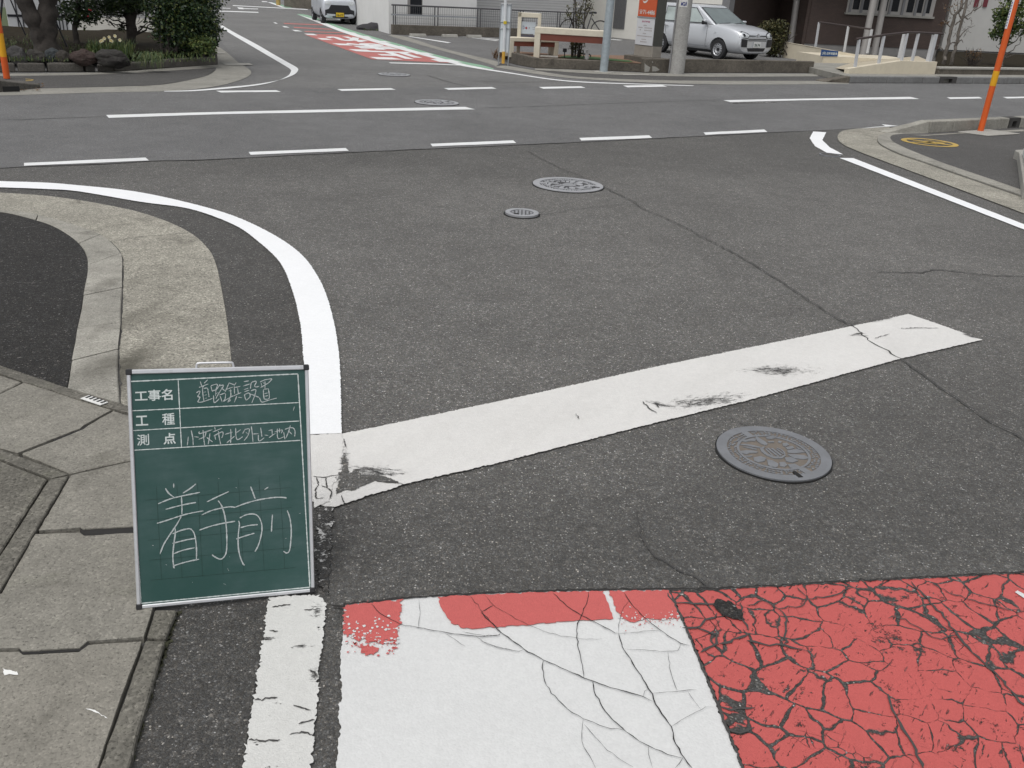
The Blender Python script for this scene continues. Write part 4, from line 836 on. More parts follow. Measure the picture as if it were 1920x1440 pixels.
for l in ([(512, 41.6), (517, 42), (521, 44.6), (516, 44)], [(529, 48.6), (537, 49.4), (543, 52), (533, 51.2)], [(547, 55.8), (558, 56.4), (567, 59.2), (553, 58.4)], [(570, 63), (588, 63.4), (596, 66.3), (577, 65.4)], [(594, 71), (612, 72), (625, 75.2), (603, 74.2)], [(622, 80.8), (648, 82), (663, 85.4), (636, 84.5)], [(653, 92), (687, 93), (706, 97.8), (668, 96)], [(692, 106.5), (735, 107.8), (757, 111.8), (708, 111)],
          [(631, 53.6), (640, 54.6), (645, 57), (636, 56)], [(652, 60), (664, 61), (670, 63), (658, 62.4)], [(674, 67), (690, 68), (697, 71), (682, 70)], [(700, 76), (722, 77), (734, 80), (711, 79)], [(728, 85.5), (752, 86.5), (764, 89.5), (738, 89)], [(770, 97.4), (800, 98.6), (815, 102.6), (782, 101.6)], [(806, 110.6), (845, 111.4), (868, 117.3), (824, 115.8)]): sheet('paving_tooth', l, 0.009, W_FAR, far_street)
txd = (P(697, 72) - P(810, 104)).normalized()
RQ = [P(571, 64.8), P(668, 65.5), P(697, 111), P(858, 118.5)]
def rq(u, v): return RQ[0].lerp(RQ[1], u).lerp(RQ[2].lerp(RQ[3], u), v) + Vector((0, 0, .0095))
for s_, v0, v1 in (('止', .70, .95), ('ま', .40, .65), ('れ', .10, .35)):
    mb = MB(); add_text(mb, s_, [rq(.82, v0), rq(.24, v0), rq(.24, v1), rq(.82, v1)], .055); mb.build('road_lettering', W_FAR, far_street)
sheet('stop_line', [(728, 117), (760, 117.6), (820, 119.3), (880, 122.4), (876, 123.2), (820, 121), (760, 119.4), (733, 118.6)], 0.0075, W_FAR, far_street)
OUT = [(308, 170.6), (360, 168.8), (416, 164), (478, 158), (523, 150), (551, 140), (559, 131.5), (556, 126), (540, 117), (510, 100), (481, 83), (440, 61), (402, 39), (370, 21)]
INN = [(308, 171.6), (360, 170.9), (416, 167), (478, 160.6), (515, 152.8), (538, 143), (545, 135), (544, 129.5), (529, 120), (500, 103), (472, 86.5), (436, 65.5), (399, 43), (366, 24)]
band('edge_line', OUT, INN, 0.009, W_FAR, far_street, 5)
for l in ([(400, 19.6), (484, 22.3), (485, 24), (400, 21.2)], [(436, 9.6), (500, 13), (577, 17.2), (577, 18.6), (500, 14.2), (437, 11)], [(444.6, 13.6), (456, 14.4), (458, 17.4), (448, 17)], [(456, 15.4), (484, 16.2), (484, 17.4), (456, 16.8)], [(417, 14.6), (432, 15.2), (432, 16.2), (417, 15.6)], [(501, 3.6), (510, 4.6), (536, 14.6), (528, 13.8)], [(490, 2), (500, 2.6), (502, 4), (492, 3.6)]): sheet('road_mark', l, 0.008, W_FAR, far_street)
sheet('green_band', [(510, 4.4), (515, 5), (548, 14.6), (536, 14.4)], 0.007, GREEN, far_street)
# left far corner
band('gutter_apron', [(-60, 180), (0, 179), (100, 176), (225, 172.5), (310, 171), (375, 166), (425, 157.5), (462, 145), (471, 135), (460, 125), (447, 117), (425, 98), (402, 82), (380, 62)], [(-60, 168), (0, 167), (100, 165), (225, 162), (300, 159), (350, 151), (390, 141), (405, 130), (402, 125), (405, 118), (402, 108), (396, 96), (390, 84), (372, 66)], 0.007, CON_FAR, car_park, 5)
w3 = sheet('pavement', [(-60, 168), (0, 167), (100, 165), (225, 162), (300, 159), (350, 151), (390, 141), (404, 131), (400, 128), (325, 132), (225, 138), (125, 141), (-60, 143)], 0.010, A_WALK2, car_park)
band('foot_strip', [(-60, 139), (125, 136.5), (225, 134), (325, 127), (409, 121)], [(-60, 143), (125, 141), (225, 138), (325, 132), (404, 127)], 0.009, CON_FAR, car_park, 3)
for l in ([(415, 117.2), (468, 118.2), (474, 121.6), (424, 122.4)], [(397, 97.4), (420, 97.6), (424, 100), (402, 100.6)]):
    tag(sheet('drain_lid', l, 0.014, CON_LIGHT, None), 'pale concrete drain lid in the apron, ' + ('the lower one by the bed corner' if l[0][1] > 110 else 'the upper one by the bush'), 'drain lid', 'drain lids')
mb = MB()
for l in ([(48, 147.5), (58, 148.4), (64, 149.8), (58, 151.4), (48, 151.8), (48, 150.9), (57, 150.6), (60.5, 149.8), (56, 149), (48, 148.4)],): mb.sheet(pxs(l, .013))
mb.build('pavement_sign', YEL, w3)

# ------------------------------------------------------------------ planting bed at the left far corner
SOIL = plain('soil', (0.030, 0.025, 0.018), 0.95, var=.35, scale=9, bs=.6, dirt=.5, dirtcol=(.022, .026, .012), spec=.05)
KST = concrete('kerb_weathered', (0.105, 0.098, 0.088), 0.5, 1.2, 60, .6, moss=.25)
LEAFD = []
def foliage(name, cols, rough=.5):
    n = NT(name); g = n.t.nodes['Geometry'] if 'Geometry' in n.t.nodes else [x for x in n.t.nodes if x.type == 'NEW_GEOMETRY'][0]
    c = n.ramp(g.outputs['Random Per Island'], [(i/(len(cols)-1), cc) for i, cc in enumerate(cols)])
    return n.out(c, rough, spec=.4)
F_DARK = foliage('leaf_dark', [(.012, .024, .010), (.02, .04, .014), (.028, .052, .018), (.045, .075, .022), (.09, .12, .03)])
F_BUSH = foliage('leaf_camellia', [(.012, .026, .012), (.020, .042, .018), (.026, .055, .022), (.05, .085, .028), (.13, .15, .04)], .38)
F_LIGHT = foliage('leaf_light', [(.025, .05, .015), (.05, .085, .022), (.09, .12, .03), (.14, .16, .045)])
F_OLIVE = foliage('leaf_olive', [(.03, .036, .014), (.06, .06, .022), (.10, .085, .03), (.05, .06, .02)])
F_GRASS = foliage('leaf_grass', [(.02, .045, .012), (.04, .075, .02), (.08, .11, .03), (.12, .13, .045)], .55)
F_DEAD = foliage('leaf_dead', [(.09, .045, .02), (.14, .08, .035), (.07, .04, .022), (.2, .13, .07)], .8)
BARK = plain('bark', (0.046, 0.039, 0.034), 0.92, var=.35, scale=14, bs=.9, dirt=.4, dirtcol=(.03, .028, .024))
BARK2 = plain('bark_grey', (0.13, 0.115, 0.10), 0.9, var=.3, scale=20, bs=.6)
def leafcloud(mb, c, rad, n, size, rng, clumps=30, flat=0.0, spread=.26, asp=.55):
    c = Vector(c); cl = []
    for _ in range(clumps):
        while True:
            q = Vector((rng.uniform(-1, 1), rng.uniform(-1, 1), rng.uniform(-1, 1)))
            if q.length < 1: break
        q *= (.45 + .55*rng.random())/max(q.length, .35)*min(1, q.length + .25)
        cl.append(q)
    for _ in range(n):
        q = rng.choice(cl) + Vector((rng.gauss(0, spread), rng.gauss(0, spread), rng.gauss(0, spread)))
        if q.length > 1.12: continue
        p = c + Vector((q.x*rad[0], q.y*rad[1], q.z*rad[2])); s_ = size*rng.uniform(.6, 1.35)
        d = Vector((rng.gauss(0, 1), rng.gauss(0, 1), rng.gauss(0, .7))).normalized(); e = d.orthogonal().normalized()
        e = (e*math.cos(rng.uniform(0, 6.3)) + d.cross(e)*math.sin(rng.uniform(0, 6.3))).normalized()
        mb.face([p, p + d*s_*.5 + e*s_*asp*.5, p + d*s_, p + d*s_*.5 - e*s_*asp*.5])
def limb(mb, a, b, r0, r1, rng, n=7, wob=.06, seg=7):
    a, b = Vector(a), Vector(b); L = (b-a).length; pts = []
    for i in range(n+1):
        t = i/n; pts.append(a.lerp(b, t) + Vector((rng.gauss(0, 1), rng.gauss(0, 1), rng.gauss(0, .5)))*wob*L*.25*(0 < i < n))
    mb.tube(pts, [r0 + (r1-r0)*(i/n) for i in range(n+1)], seg); return pts
rng = random.Random(11)
bed_z = 0.20
bp_ = pxs([(-150, 128), (15, 128), (100, 129), (190, 128), (217, 129), (300, 124), (400, 117)], 0)
back = [P(392, 86, 0), P(330, 78, 0), P(150, 72, 0), P(-100, 66, 0), P(-260, 66, 0)]
bm_ = bmesh.new(); base_pts = bp_ + back
mbb = MB(); mbb.sheet([Vector((p.x, p.y, bed_z)) for p in base_pts]); bmesh.ops.subdivide_edges(mbb.bm, edges=mbb.bm.edges[:], cuts=6, use_grid_fill=True); bmesh.ops.triangulate(mbb.bm, faces=mbb.bm.faces[:])
for v in mbb.bm.verts: v.co.z += mnoise.noise(v.co*1.6)*.05 + mnoise.noise(v.co*7)*.02
soil = mbb.build('planting_soil', SOIL, smooth=True); tag(soil, kind='structure')
kerbs = [((-60, 136.5), (13, 136.3), 120), ((15, 136), (31.5, 136), 119), ((33.5, 136), (87.5, 136), 118.3), ((89.5, 136), (159, 135.5), 118.5), ((161, 135.5), (181, 135), 122.5), ((184, 135), (215, 135), 121.5), ((217, 134.8), (298, 129.3), 117), ((299, 129), (409, 122.3), 109.5)]
bk = thing('bed_border', 'weathered stone border blocks along the front of the planting bed at upper left', 'border', P(200, 135))
for (a, b, ty) in kerbs:
    A_, B_ = P(*a), P(*b); h = above((A_+B_)/2, (a[0]+b[0])/2, ty); d = (B_-A_).normalized(); nn = Vector((-d.y, d.x, 0))
    mb = MB(); mb.para(A_ + d*.012, (B_-A_) - d*.024, nn*.15, (0, 0, h)); mb.build('border_block', KST, bk, bevel=.02, seg=2)
A_, B_ = P(409, 122.3), P(392, 92); d = (B_-A_).normalized(); nn = Vector((-d.y, d.x, 0))
mb = MB(); mb.para(A_ + d*.02, (B_-A_), nn*.15, (0, 0, .22)); mb.build('border_block', KST, bk, bevel=.02)
ROCKS = [((10, 47), (90, 117), (.12, .115, .115), 'large grey rock nearest the orange pole'), ((40, 82), (97, 117), (.075, .068, .06), 'dark brown rock below the forked trunk'), ((79, 107), (95, 114), (.10, .115, .125), 'bluish rock in the middle of the row of rocks'), ((100, 129), (99, 117), (.085, .072, .062), 'brown rock beside the reddish rock'), ((127, 176), (97, 119), (.10, .062, .055), 'reddish weathered rock in the planting bed'), ((174, 237), (95, 121), (.066, .060, .056), 'biggest flat dark rock in front of the daffodils')]
for i, (xs, ys, col, lab) in enumerate(ROCKS):
    c = P((xs[0]+xs[1])/2, ys[1] - 3, .17); wdt = (P(xs[1], ys[1], .17) - P(xs[0], ys[1], .17)).length; h = above(c, (xs[0]+xs[1])/2, ys[0]) - .12
    bm = bmesh.new(); bmesh.ops.create_icosphere(bm, subdivisions=4, radius=1)
    for v in bm.verts:
        q = v.co.copy(); k = 1 + .06*mnoise.noise(q*7) + .28*mnoise.noise(q*1.3 + Vector((i*9, 0, 0))) + .10*mnoise.noise(q*3.2 + Vector((0, i*5, 0)))
        v.co = Vector((q.x*wdt*.54*k, q.y*wdt*.33*k, q.z*h*.62*k)) + c + Vector((0, .1, h*.26))
    tag(finish(bm, 'rock', plain('rock_stone', tuple(k*.42 for k in col), .9, var=.3, scale=7, bs=.8, dirt=.4, dirtcol=(.045, .05, .035)), org=c, smooth=False), lab, 'rock', 'rocks along the planting bed')
# forked big trunk
c = P(88, 97, .2)
t = thing('tree', 'old tree with a thick forked trunk rising behind the rocks at upper left', 'tree', c)
def atz(base, px, py):  # point over base's depth plane
    return onplane(px, py, base, Vector((base.x, base.y, 0)))
mb = MB()
def trunk(mb, l, rs, base, seg=12):
    pts = smoothline([atz(base, *p) for p in l], 4); m = len(pts); r = [rs[0] + (rs[1]-rs[0])*i/(m-1) for i in range(m)]
    r = [x*(1 + .12*math.sin(i*1.7)) for i, x in enumerate(r)]; r[0] *= 1.35; r[1] *= 1.15
    k0 = len(mb.bm.verts); mb.tube(pts, r, seg); mb.bm.verts.ensure_lookup_table()
    for v in mb.bm.verts[k0:]: v.co += Vector((mnoise.noise(v.co*5), mnoise.noise(v.co*5 + Vector((9, 0, 0))), 0))*.05
trunk(mb, [(84, 98), (76, 70), (62, 38), (47, 2), (36, -40), (20, -110)], (.15, .11), c); trunk(mb, [(92, 98), (90, 60), (89, 25), (89, -10), (92, -60), (100, -150)], (.17, .13), c)
mb.build('trunk', BARK, t, smooth=True)
top = atz(c, 92, -140); mb = MB(); leafcloud(mb, (top.x - .2, top.y + .4, top.z + .9), (2.6, 2.4, 1.1), 6500, .14, rng, 70); mb.build('crown', F_DARK, t)
# small dark leaved tree
c = P(146, 84, .2); t = thing('tree', 'small dark leafy tree with a slim trunk and red blossoms beside the pine', 'tree', c)
mb = MB(); trunk(mb, [(145, 86), (144, 66), (143, 48), (146, 20), (150, -30)], (.055, .04), c, 8); limb(mb, atz(c, 144, 46), atz(c, 115, 20), .02, .008, rng); limb(mb, atz(c, 144, 40), atz(c, 182, 22), .02, .008, rng); mb.build('trunk', BARK, t, smooth=True)
mb = MB(); q = atz(c, 148, 10); leafcloud(mb, q, (.46, .45, .36), 1500, .07, rng, 24); leafcloud(mb, q + Vector((.05, 0, .5)), (.5, .5, .4), 900, .08, rng, 20); leafcloud(mb, atz(c, 172, 34), (.18, .2, .09), 220, .06, rng, 8); mb.build('crown', F_DARK, t)
mb = MB()
for x, y in ((167, 16), (170, 17), (165, 28)):
    q = atz(c, x, y); bm2 = bmesh.ops.create_icosphere(mb.bm, subdivisions=1, radius=.016, matrix=Matrix.Translation(q - Vector((q.x, q.y, 0)).normalized()*.5))
mb.build('blossom', plain('blossom_red', (.45, .04, .05), .6), t)
# pine with bare branches
c = P(246, 84, .2); t = thing('pine_tree', 'dark pine with a straight trunk and bare twisted lower branches', 'tree', c)
mb = MB(); trunk(mb, [(246, 86), (246, 60), (244, 30), (243, 0), (246, -60), (250, -130)], (.095, .075), c, 10)
BR_ = [(247, 68, 270, 42), (248, 62, 262, 50), (246, 40, 205, 12), (245, 46, 200, 30), (244, 50, 212, 44), (246, 34, 290, 10), (262, 50, 290, 56), (270, 42, 268, 20), (244, 30, 180, 25), (246, 72, 280, 40), (280, 40, 300, 48), (243, 20, 215, -5), (230, 44, 222, 58), (225, 47, 232, 62), (205, 40, 218, 52)]
for x0, y0, x1, y1 in BR_: limb(mb, atz(c, x0, y0), atz(c, x1, y1) + Vector((0, rng.uniform(-.3, .3), 0)), .022, .006, rng, 7, .22, 6)
for k in range(26):
    x0, y0 = rng.uniform(200, 270), rng.uniform(18, 52); limb(mb, atz(c, x0, y0), atz(c, x0 + rng.uniform(-16, 16), y0 + rng.uniform(-10, 12)) + Vector((0, rng.uniform(-.2, .2), 0)), .008, .003, rng, 4, .2, 4)
mb.build('trunk', BARK, t, smooth=True)
mb = MB()
for x, y, a, n_l in ((225, 2, .42, 700), (200, 18, .30, 420), (258, 12, .25, 300), (236, -30, .8, 2200), (228, 52, .07, 60), (252, -4, .4, 900), (212, 8, .35, 800)):
    n_l = int(n_l*1.8)
    leafcloud(mb, atz(c, x, y), (a, a*.9, a*.6), n_l, .075, rng, 18, asp=.22)
mb.build('crown', F_DARK, t)
# camellia bush
c = P(330, 100, .2); t = thing('bush', 'big dense dark green bush at the corner of the planting bed beside the side street', 'bush', c)
mb = MB()
for x0, x1, y1 in ((305, 300, 55), (312, 325, 50), (330, 345, 45), (318, 310, 30)): limb(mb, atz(c, x0, 98), atz(c, x1, y1), .03, .015, rng)
mb.build('stem', BARK, t, smooth=True)
mb = MB(); rb = random.Random(5)
for x, y, a, b_, n_l in ((300, 8, .36, .5, 2200), (322, 60, .44, .34, 2200), (338, 45, .62, .42, 4600), (350, 10, .60, .45, 4000), (318, 20, .55, .42, 3200), (365, 60, .36, .34, 2600), (345, -40, .62, .5, 2600), (310, 62, .26, .2, 600), (372, 30, .30, .34, 1100), (385, 75, .15, .2, 420), (345, 82, .34, .16, 700)):
    leafcloud(mb, atz(c, x, y) + Vector((0, .25, 0)), (a, a, b_), n_l, .058, rb, 40, spread=.25)
mb.build('crown', F_BUSH, t)
c = P(382, 106, .2); t = thing('bush', 'low lighter green shrub at the foot of the big dark bush', 'bush', c)
mb = MB(); leafcloud(mb, atz(c, 381, 84), (.24, .24, .15), 800, .06, rb, 20); mb.build('crown', F_LIGHT, t)
mb = MB(); [limb(mb, c, atz(c, x, 88), .012, .005, rb) for x in (370, 380, 390)]; mb.build('stem', BARK, t)
# daffodils
c = P(208, 103, .2); t = thing('daffodil_clump', 'clump of daffodils with pale yellow flowers behind the biggest rock', 'flowers', c)
mb = MB(); rd = random.Random(3)
def blade(mb, p, h, lean, w_, rd):
    a = rd.uniform(0, 6.28); d = Vector((math.cos(a), math.sin(a), 0)); s_ = Vector((-d.y, d.x, 0))*w_
    p1 = p + Vector((0, 0, h*.6)) + d*lean*.35; p2 = p + Vector((0, 0, h*rd.uniform(.7, 1.0))) + d*lean
    mb.face([p - s_, p + s_, p1 + s_*.9, p1 - s_*.9]); mb.face([p1 - s_*.9, p1 + s_*.9, p2])
for k in range(420):
    x = rd.uniform(165, 250); p = P(x, rd.uniform(96, 106), .2); blade(mb, p, rd.uniform(.16, .30), rd.uniform(.02, .16), .007, rd)
mb.build('leaves', F_GRASS, t)
PET = plain('petal_cream', (.72, .70, .50), .6); 
for x, y in ((189, 77.5), (196, 72), (208, 75.6), (216, 67.5), (205, 69.5), (225, 75), (210, 77), (192, 76)):
    q = atz(c, x, y); mb = MB()
    for k in range(6):
        a = k*math.pi/3 + x; d = Vector((math.cos(a), -.3, math.sin(a)))*.032; e = Vector((-math.sin(a), 0, math.cos(a)))*.014
        mb.face([q, q + d*.6 + e, q + d, q + d*.6 - e])
    f = mb.build('flower', PET, t)
    mb = MB(); mb.lathe([(.007, -.012), (.009, -.024), (.001, -.016)], q, 8, 'Y'); mb.build('trumpet', plain('petal_yellow', (.75, .5, .05), .6), f)
# hanging grass tuft, ground cover, reddish stems
c = P(285, 112, .2); t = thing('grass_tuft', 'yellow green grass tuft hanging over the border of the planting bed', 'grass tuft', c); mb = MB()
for k in range(170):
    p = c + Vector((rd.gauss(0, .08), rd.gauss(0, .05), .02)); out = Vector((rd.gauss(0, .10), -rd.uniform(.10, .26), 0)); pk = p + out*.5 + Vector((0, 0, rd.uniform(.04, .12))); e = p + out + Vector((0, 0, -rd.uniform(-.02, .20))); s_ = Vector((.005, .002, 0))
    mb.face([p - s_, p + s_, pk + s_, pk - s_]); mb.face([pk - s_, pk + s_, e])
mb.build('blades', F_GRASS, t)
mb = MB()
for k in range(1500):
    x = rd.uniform(0, 405); y = rd.choice((rd.uniform(70, 92), rd.uniform(98, 116))) if x < 130 else rd.uniform(96, 117) if x > 238 else rd.uniform(84, 112)
    blade(mb, P(x, y, .2), rd.uniform(.02, .09), rd.uniform(.01, .06), .005, rd)
tag(mb.build('ground_cover', F_GRASS), 'short weeds and grass growing over the soil of the bed', 'weeds', kind='stuff')
mb = MB()
for k in range(70):
    p = P(rd.uniform(26, 80), rd.uniform(157, 171), .012); a = rd.uniform(0, 6.3); d = Vector((math.cos(a), math.sin(a), .3))*rd.uniform(.02, .05); e = Vector((-math.sin(a), math.cos(a), .2))*.014
    mb.face([p, p + d*.5 + e, p + d, p + d*.5 - e])
tag(mb.build('dead_leaves', F_DEAD), 'dead brown leaves blown against the kerb end at left', 'leaves', kind='stuff')
# left kerb end with slope and drain opening
kx = thing('kerb', 'raised weathered kerb end with a dark drain opening at the far left edge', 'kerb', P(20, 173))
a, b, e = P(-120, 177), P(38, 173.5), P(76, 166); d = (b-a).normalized(); nn = Vector((-d.y, d.x, 0))
mb = MB(); mb.para(a, (b-a)*.72, nn*.22, (0, 0, .17)); mb.build('kerb_stone', KST, kx, bevel=.03, seg=2)
mb = MB(); c0 = a + (b-a)*.725
v8 = [mb.bm.verts.new(p) for p in (c0, e, e + nn*.16, c0 + nn*.22, c0 + Vector((0, 0, .17)), e + Vector((0, 0, .05)), e + nn*.16 + Vector((0, 0, .05)), c0 + nn*.22 + Vector((0, 0, .17)))]
for f in ((3,2,1,0),(4,5,6,7),(0,1,5,4),(1,2,6,5),(2,3,7,6),(3,0,4,7)): mb.bm.faces.new([v8[i] for i in f])
bmesh.ops.subdivide_edges(mb.bm, edges=mb.bm.edges[:], cuts=3, use_grid_fill=True)
for v in mb.bm.verts: v.co += Vector((0, 0, 1))*mnoise.noise(v.co*6)*.02
mb.build('kerb_end', KST, kx, bevel=.01)
MB().para(P(6, 172.6, .02) - nn*.004, d*.20, nn*.01, (0, 0, .07)).build('drain_opening', DARK, kx)
# white gate, stakes, lawn, drive behind the bed
WHITEP = plain('painted_white', (.62, .63, .64), .45, var=.05)
NAVY = plain('frame_dark', (.015, .016, .022), .5)
ga, gb = P(20, 66.5), P(142, 68); gd = (gb-ga).normalized()
gt = thing('gate', 'white panelled gate with dark frame lines behind the tree trunks', 'gate', ga)
gn = Vector((-gd.y, gd.x, 0)); H = 1.9
MB().para(ga, gb-ga, gn*.05, (0, 0, H)).build('panel', WHITEP, gt)
hz = onwall(60, 29.5, ga, gb).z
for z in (.03, hz): MB().para(ga - gn*.012 + Vector((0, 0, z - .03)), gb-ga, gn*.012, (0, 0, .05)).build('rail', NAVY, gt)
for px in (36, 45.5, 107.5, 113, 119, 126): q = onwall(px, 60, ga, gb); MB().para(Vector((q.x, q.y, 0)) - gn*.024, gd*.022, gn*.012, (0, 0, H)).build('slat', NAVY, gt)
for l, lab in (([(48, 66), (34, 34), (20, 0), (5, -40)], 'thin black stake leaning left in front of the white gate'), ([(126, 88), (116, 66), (107, 45), (98, 20), (88, -10)], 'dark stake leaning against the small tree')):
    c = P(l[0][0], l[0][1] + 8, .2); mb = MB(); mb.tube([atz(c, *p) for p in l], .013, 6); tag(mb.build('stake', NAVY, org=c), lab, 'stake', 'stakes in the planting bed')
c = P(-2, 60, .2); mb = MB(); mb.tube([atz(c, -1, 60), atz(c, 4, 0), atz(c, 10, -60)], .022, 8); tag(mb.build('stake', NAVY, org=c), 'thick dark pole at the far left edge', 'stake', 'stakes in the planting bed')
sheet('lawn', [(-200, 12), (26, 14), (40, 50), (38, 62), (-200, 60)], 0.008, plain('lawn_green', (.05, .07, .022), .9, var=.3, scale=12, bs=.5), car_park)
sheet('drive', [(142, 70), (150, 40), (160, 30), (300, 36), (400, 40), (392, 84), (300, 82)], 0.005, CON_FAR, car_park)
# ------------------------------------------------------------------ buildings on the far side
WALL_W = plain('render_white', (.70, .70, .69), .85, var=.04, scale=1.2, bs=.15, dirt=.06)
WALL_G = plain('render_grey', (.56, .56, .555), .85, var=.04, scale=1.2, bs=.1)
WALL_C = plain('render_cream', (.72, .705, .655), .85, var=.04, scale=1.2, bs=.15, dirt=.05)
CREAM = plain('cream_paint', (.62, .56, .44), .6, var=.05, scale=4, dirt=.1)
FOUND = plain('foundation_grey', (.27, .26, .25), .9, var=.08, scale=3)
DGLASS = plain('glass_dark', (.016, .018, .022), .08, var=.1)
GLASS = plain('glass_tint', (.045, .055, .055), .06, var=.1)
STEEL = plain('galvanised_steel', (.36, .38, .40), .45, .6, var=.08, scale=8)
GREY_M = plain('grey_metal', (.24, .24, .245), .5, .3, var=.05)
SILVER = plain('column_silver', (.42, .40, .38), .5, .25, var=.05)
RBROWN = plain('red_brown_wood', (.16, .045, .028), .6, var=.15, scale=6)
nb = NT('brown_tile'); bkn = nb.new('TexBrick'); nb.link(nb.mapping(nb.pos, rot=(R(90), 0, 0)), bkn.inputs['Vector']); bkn.inputs['Scale'].default_value = 4.2
bkn.inputs['Color1'].default_value = (.085, .058, .048, 1); bkn.inputs['Color2'].default_value = (.066, .046, .040, 1); bkn.inputs['Mortar'].default_value = (.035, .027, .024, 1); bkn.inputs['Mortar Size'].default_value = .018; bkn.inputs['Row Height'].default_value = .18
BROWN = nb.out(nb.mix(.25, bkn.outputs['Color'], nb.scalecol((.085, .06, .05), nb.map(nb.noise(3, 5), .3, .7, .7, 1.3))), .75)

fa, fb = P(736, 64.8), P(895, 69.2); fd = (fb-fa).normalized(); fn = Vector((-fd.y, fd.x, 0))
def onf(px, py, off=0.0): return onwall(px, py, fa + fn*off, fb + fn*off)
# white house: side wall to the street, front wall behind the fence
h0 = fa + fn*.35; hside = P(650, 41.2); sdir = (hside - h0).normalized()
h1 = onf(893, 40, .35); h1.z = 0
hs_ = thing('house', 'white rendered house with a narrow dark window behind the mesh fence', 'house', h0)
HH = 5.2
mb = MB(); b0, b1 = h0 + sdir*14, h1 + sdir*14
mb.prism([h0, h1, b1, b0], (0, 0, HH)); mb.build('wall', WALL_W, hs_)
q = onf(777, 28, .35); z0 = q.z; wl = onf(764, 20, .35); wr = onf(792, 20, .35); mb = MB()
wl.z = wr.z = z0; mb.para(wl - fn*.004, wr-wl, fn*.004, (0, 0, 1.6)); wf = mb.build('window', FOUND, hs_)
a = onf(769, 20, .35); b = onf(790.5, 20, .35); a.z = b.z = z0 + .02; MB().para(a - fn*.012, b-a, fn*.006, (0, 0, 1.55)).build('pane', DGLASS, wf)
sl = onf(792, 40, .35); sr = onf(893, 40, .35); zt = onf(840, 40, .35).z
MB().para(Vector((h0.x, h0.y, HH)) - fd*.3 - fn*.3, (h1-h0) + fd*.3, sdir*14.4, (0, 0, .25)).build('roof', plain('roof_grey', (.1, .1, .11), .7), hs_)
# grey building beyond
g1 = onf(1094, 50, .36); g1.z = 0; gb_ = thing('building', 'grey walled building with horizontal siding lines, right of the white house', 'building', h1)
mb = MB(); mb.prism([h1 + fd*.01 + fn*.9, g1 + fn*.9, g1 + fn*.9 + sdir*12, h1 + fn*.9 + fd*.01 + sdir*12], (0, 0, 6.0)); mb.build('wall', WALL_G, gb_)
mb = MB()
for k in range(14): mb.para(h1 + fn*.88 + fd*.02 + Vector((0, 0, .18 + k*.085)), (g1-h1) - fd*.02, fn*.03, (0, 0, .016))
o = mb.build('siding', plain('siding_grey', (.40, .40, .40), .6), gb_); o['kind'] = 'stuff'
# fence on its concrete base
fc = thing('fence', 'grey steel mesh fence on a low stained concrete base in front of the house', 'fence', fa)
fend = onf(1098, 75); fend.z = 0; fbase = onf(1000, 70); fbase.z = 0
zb = onf(737, 46).z
MB().para(fa, fbase-fa, fn*.16, (0, 0, zb)).build('base', CON_OLD, fc, bevel=.01)
FENCE = plain('fence_grey', (.12, .12, .125), .5, .4)
ztop = onf(737.5, 9.2).z; zmid = onf(735, 27).z; posts = [737.6, 741.5, 815, 821, 895, 900.6, 975, 980, 1045, 1049.5, 1096]
for px in posts:
    q = onf(px, 40, .08); MB().tube([Vector((q.x, q.y, .02)), Vector((q.x, q.y, ztop))], .022, 6).build('post', FENCE, fc, smooth=True)
L = fend - fa
MB().tube([fa + fn*.08 + Vector((0, 0, ztop)), fend + fn*.08 + Vector((0, 0, ztop))], .026, 6).build('top_rail', FENCE, fc)
q1 = onf(893, 36); MB().beam(fa - fd*.05 - fn*.02 + Vector((0, 0, zmid)), Vector((q1.x, q1.y, zmid)) - fn*.02, .03, .045).build('mid_rail', STEEL, fc)
for i in range(1, len(posts)-1, 2):
    a, b = onf(posts[i], 40, .08), onf(posts[i+1], 40, .08); mb = MB(); w_ = (b-a).length; k = int(w_/.075)
    for j in range(1, k): q = a.lerp(b, j/k); mb.beam(Vector((q.x, q.y, zb)), Vector((q.x, q.y, ztop)), .006, .006, fd)
    for z in [zb + .05 + m*.15 for m in range(int((ztop-zb)/.15))]: mb.beam(Vector((a.x, a.y, z)), Vector((b.x, b.y, z)), .006, .006)
    o = mb.build('mesh_panel', FENCE, fc)
# wheel stops and bay lines
G3 = 'concrete wheel stops in the car park'
for (x0, x1, y0, y1, lab) in ((771, 800, 62.6, 69.4, 'concrete wheel stop nearest the left end of the fence'), (831.5, 859, 63.6, 70.4, 'concrete wheel stop in the middle of the row under the fence'), (878, 904, 64.8, 71.4, 'concrete wheel stop just left of the white double panel sign'), (957, 962, 58, 66, 'concrete wheel stop half hidden behind the white double panel sign'), (1012, 1030, 66, 72, 'concrete wheel stop behind the cream frame sign')):
    a, b = P(x0, y1 - .4), P(x1, y1); h = max(.09, min(.14, above(a, x0, y0 + 2))); d = (b-a).normalized(); nn = Vector((-d.y, d.x, 0))
    mb = MB(); mb.prism([a, a + nn*.15, a + nn*.12 + Vector((0, 0, h)), a + nn*.03 + Vector((0, 0, h))], b-a); tag(mb.build('wheel_stop', CON_LIGHT, org=a, bevel=.01), lab, 'wheel stop', G3)
for l in ([(765, 68.4), (770, 68.2), (846, 79.6), (839, 80.6)], [(860, 66.6), (864, 66.6), (938, 74.2), (934, 74.8)], [(863, 68.2), (867, 68.4), (936, 76.2), (930, 76.6)], [(974, 65.2), (979, 65), (1062, 74.2), (1056, 75)], [(986, 69.6), (990, 69.4), (1050, 75.6), (1046, 76.2)], [(1140, 73.4), (1146, 73.2), (1168, 75), (1160, 75.6)]): sheet('bay_line', l, 0.006, W_FAR, car_park)
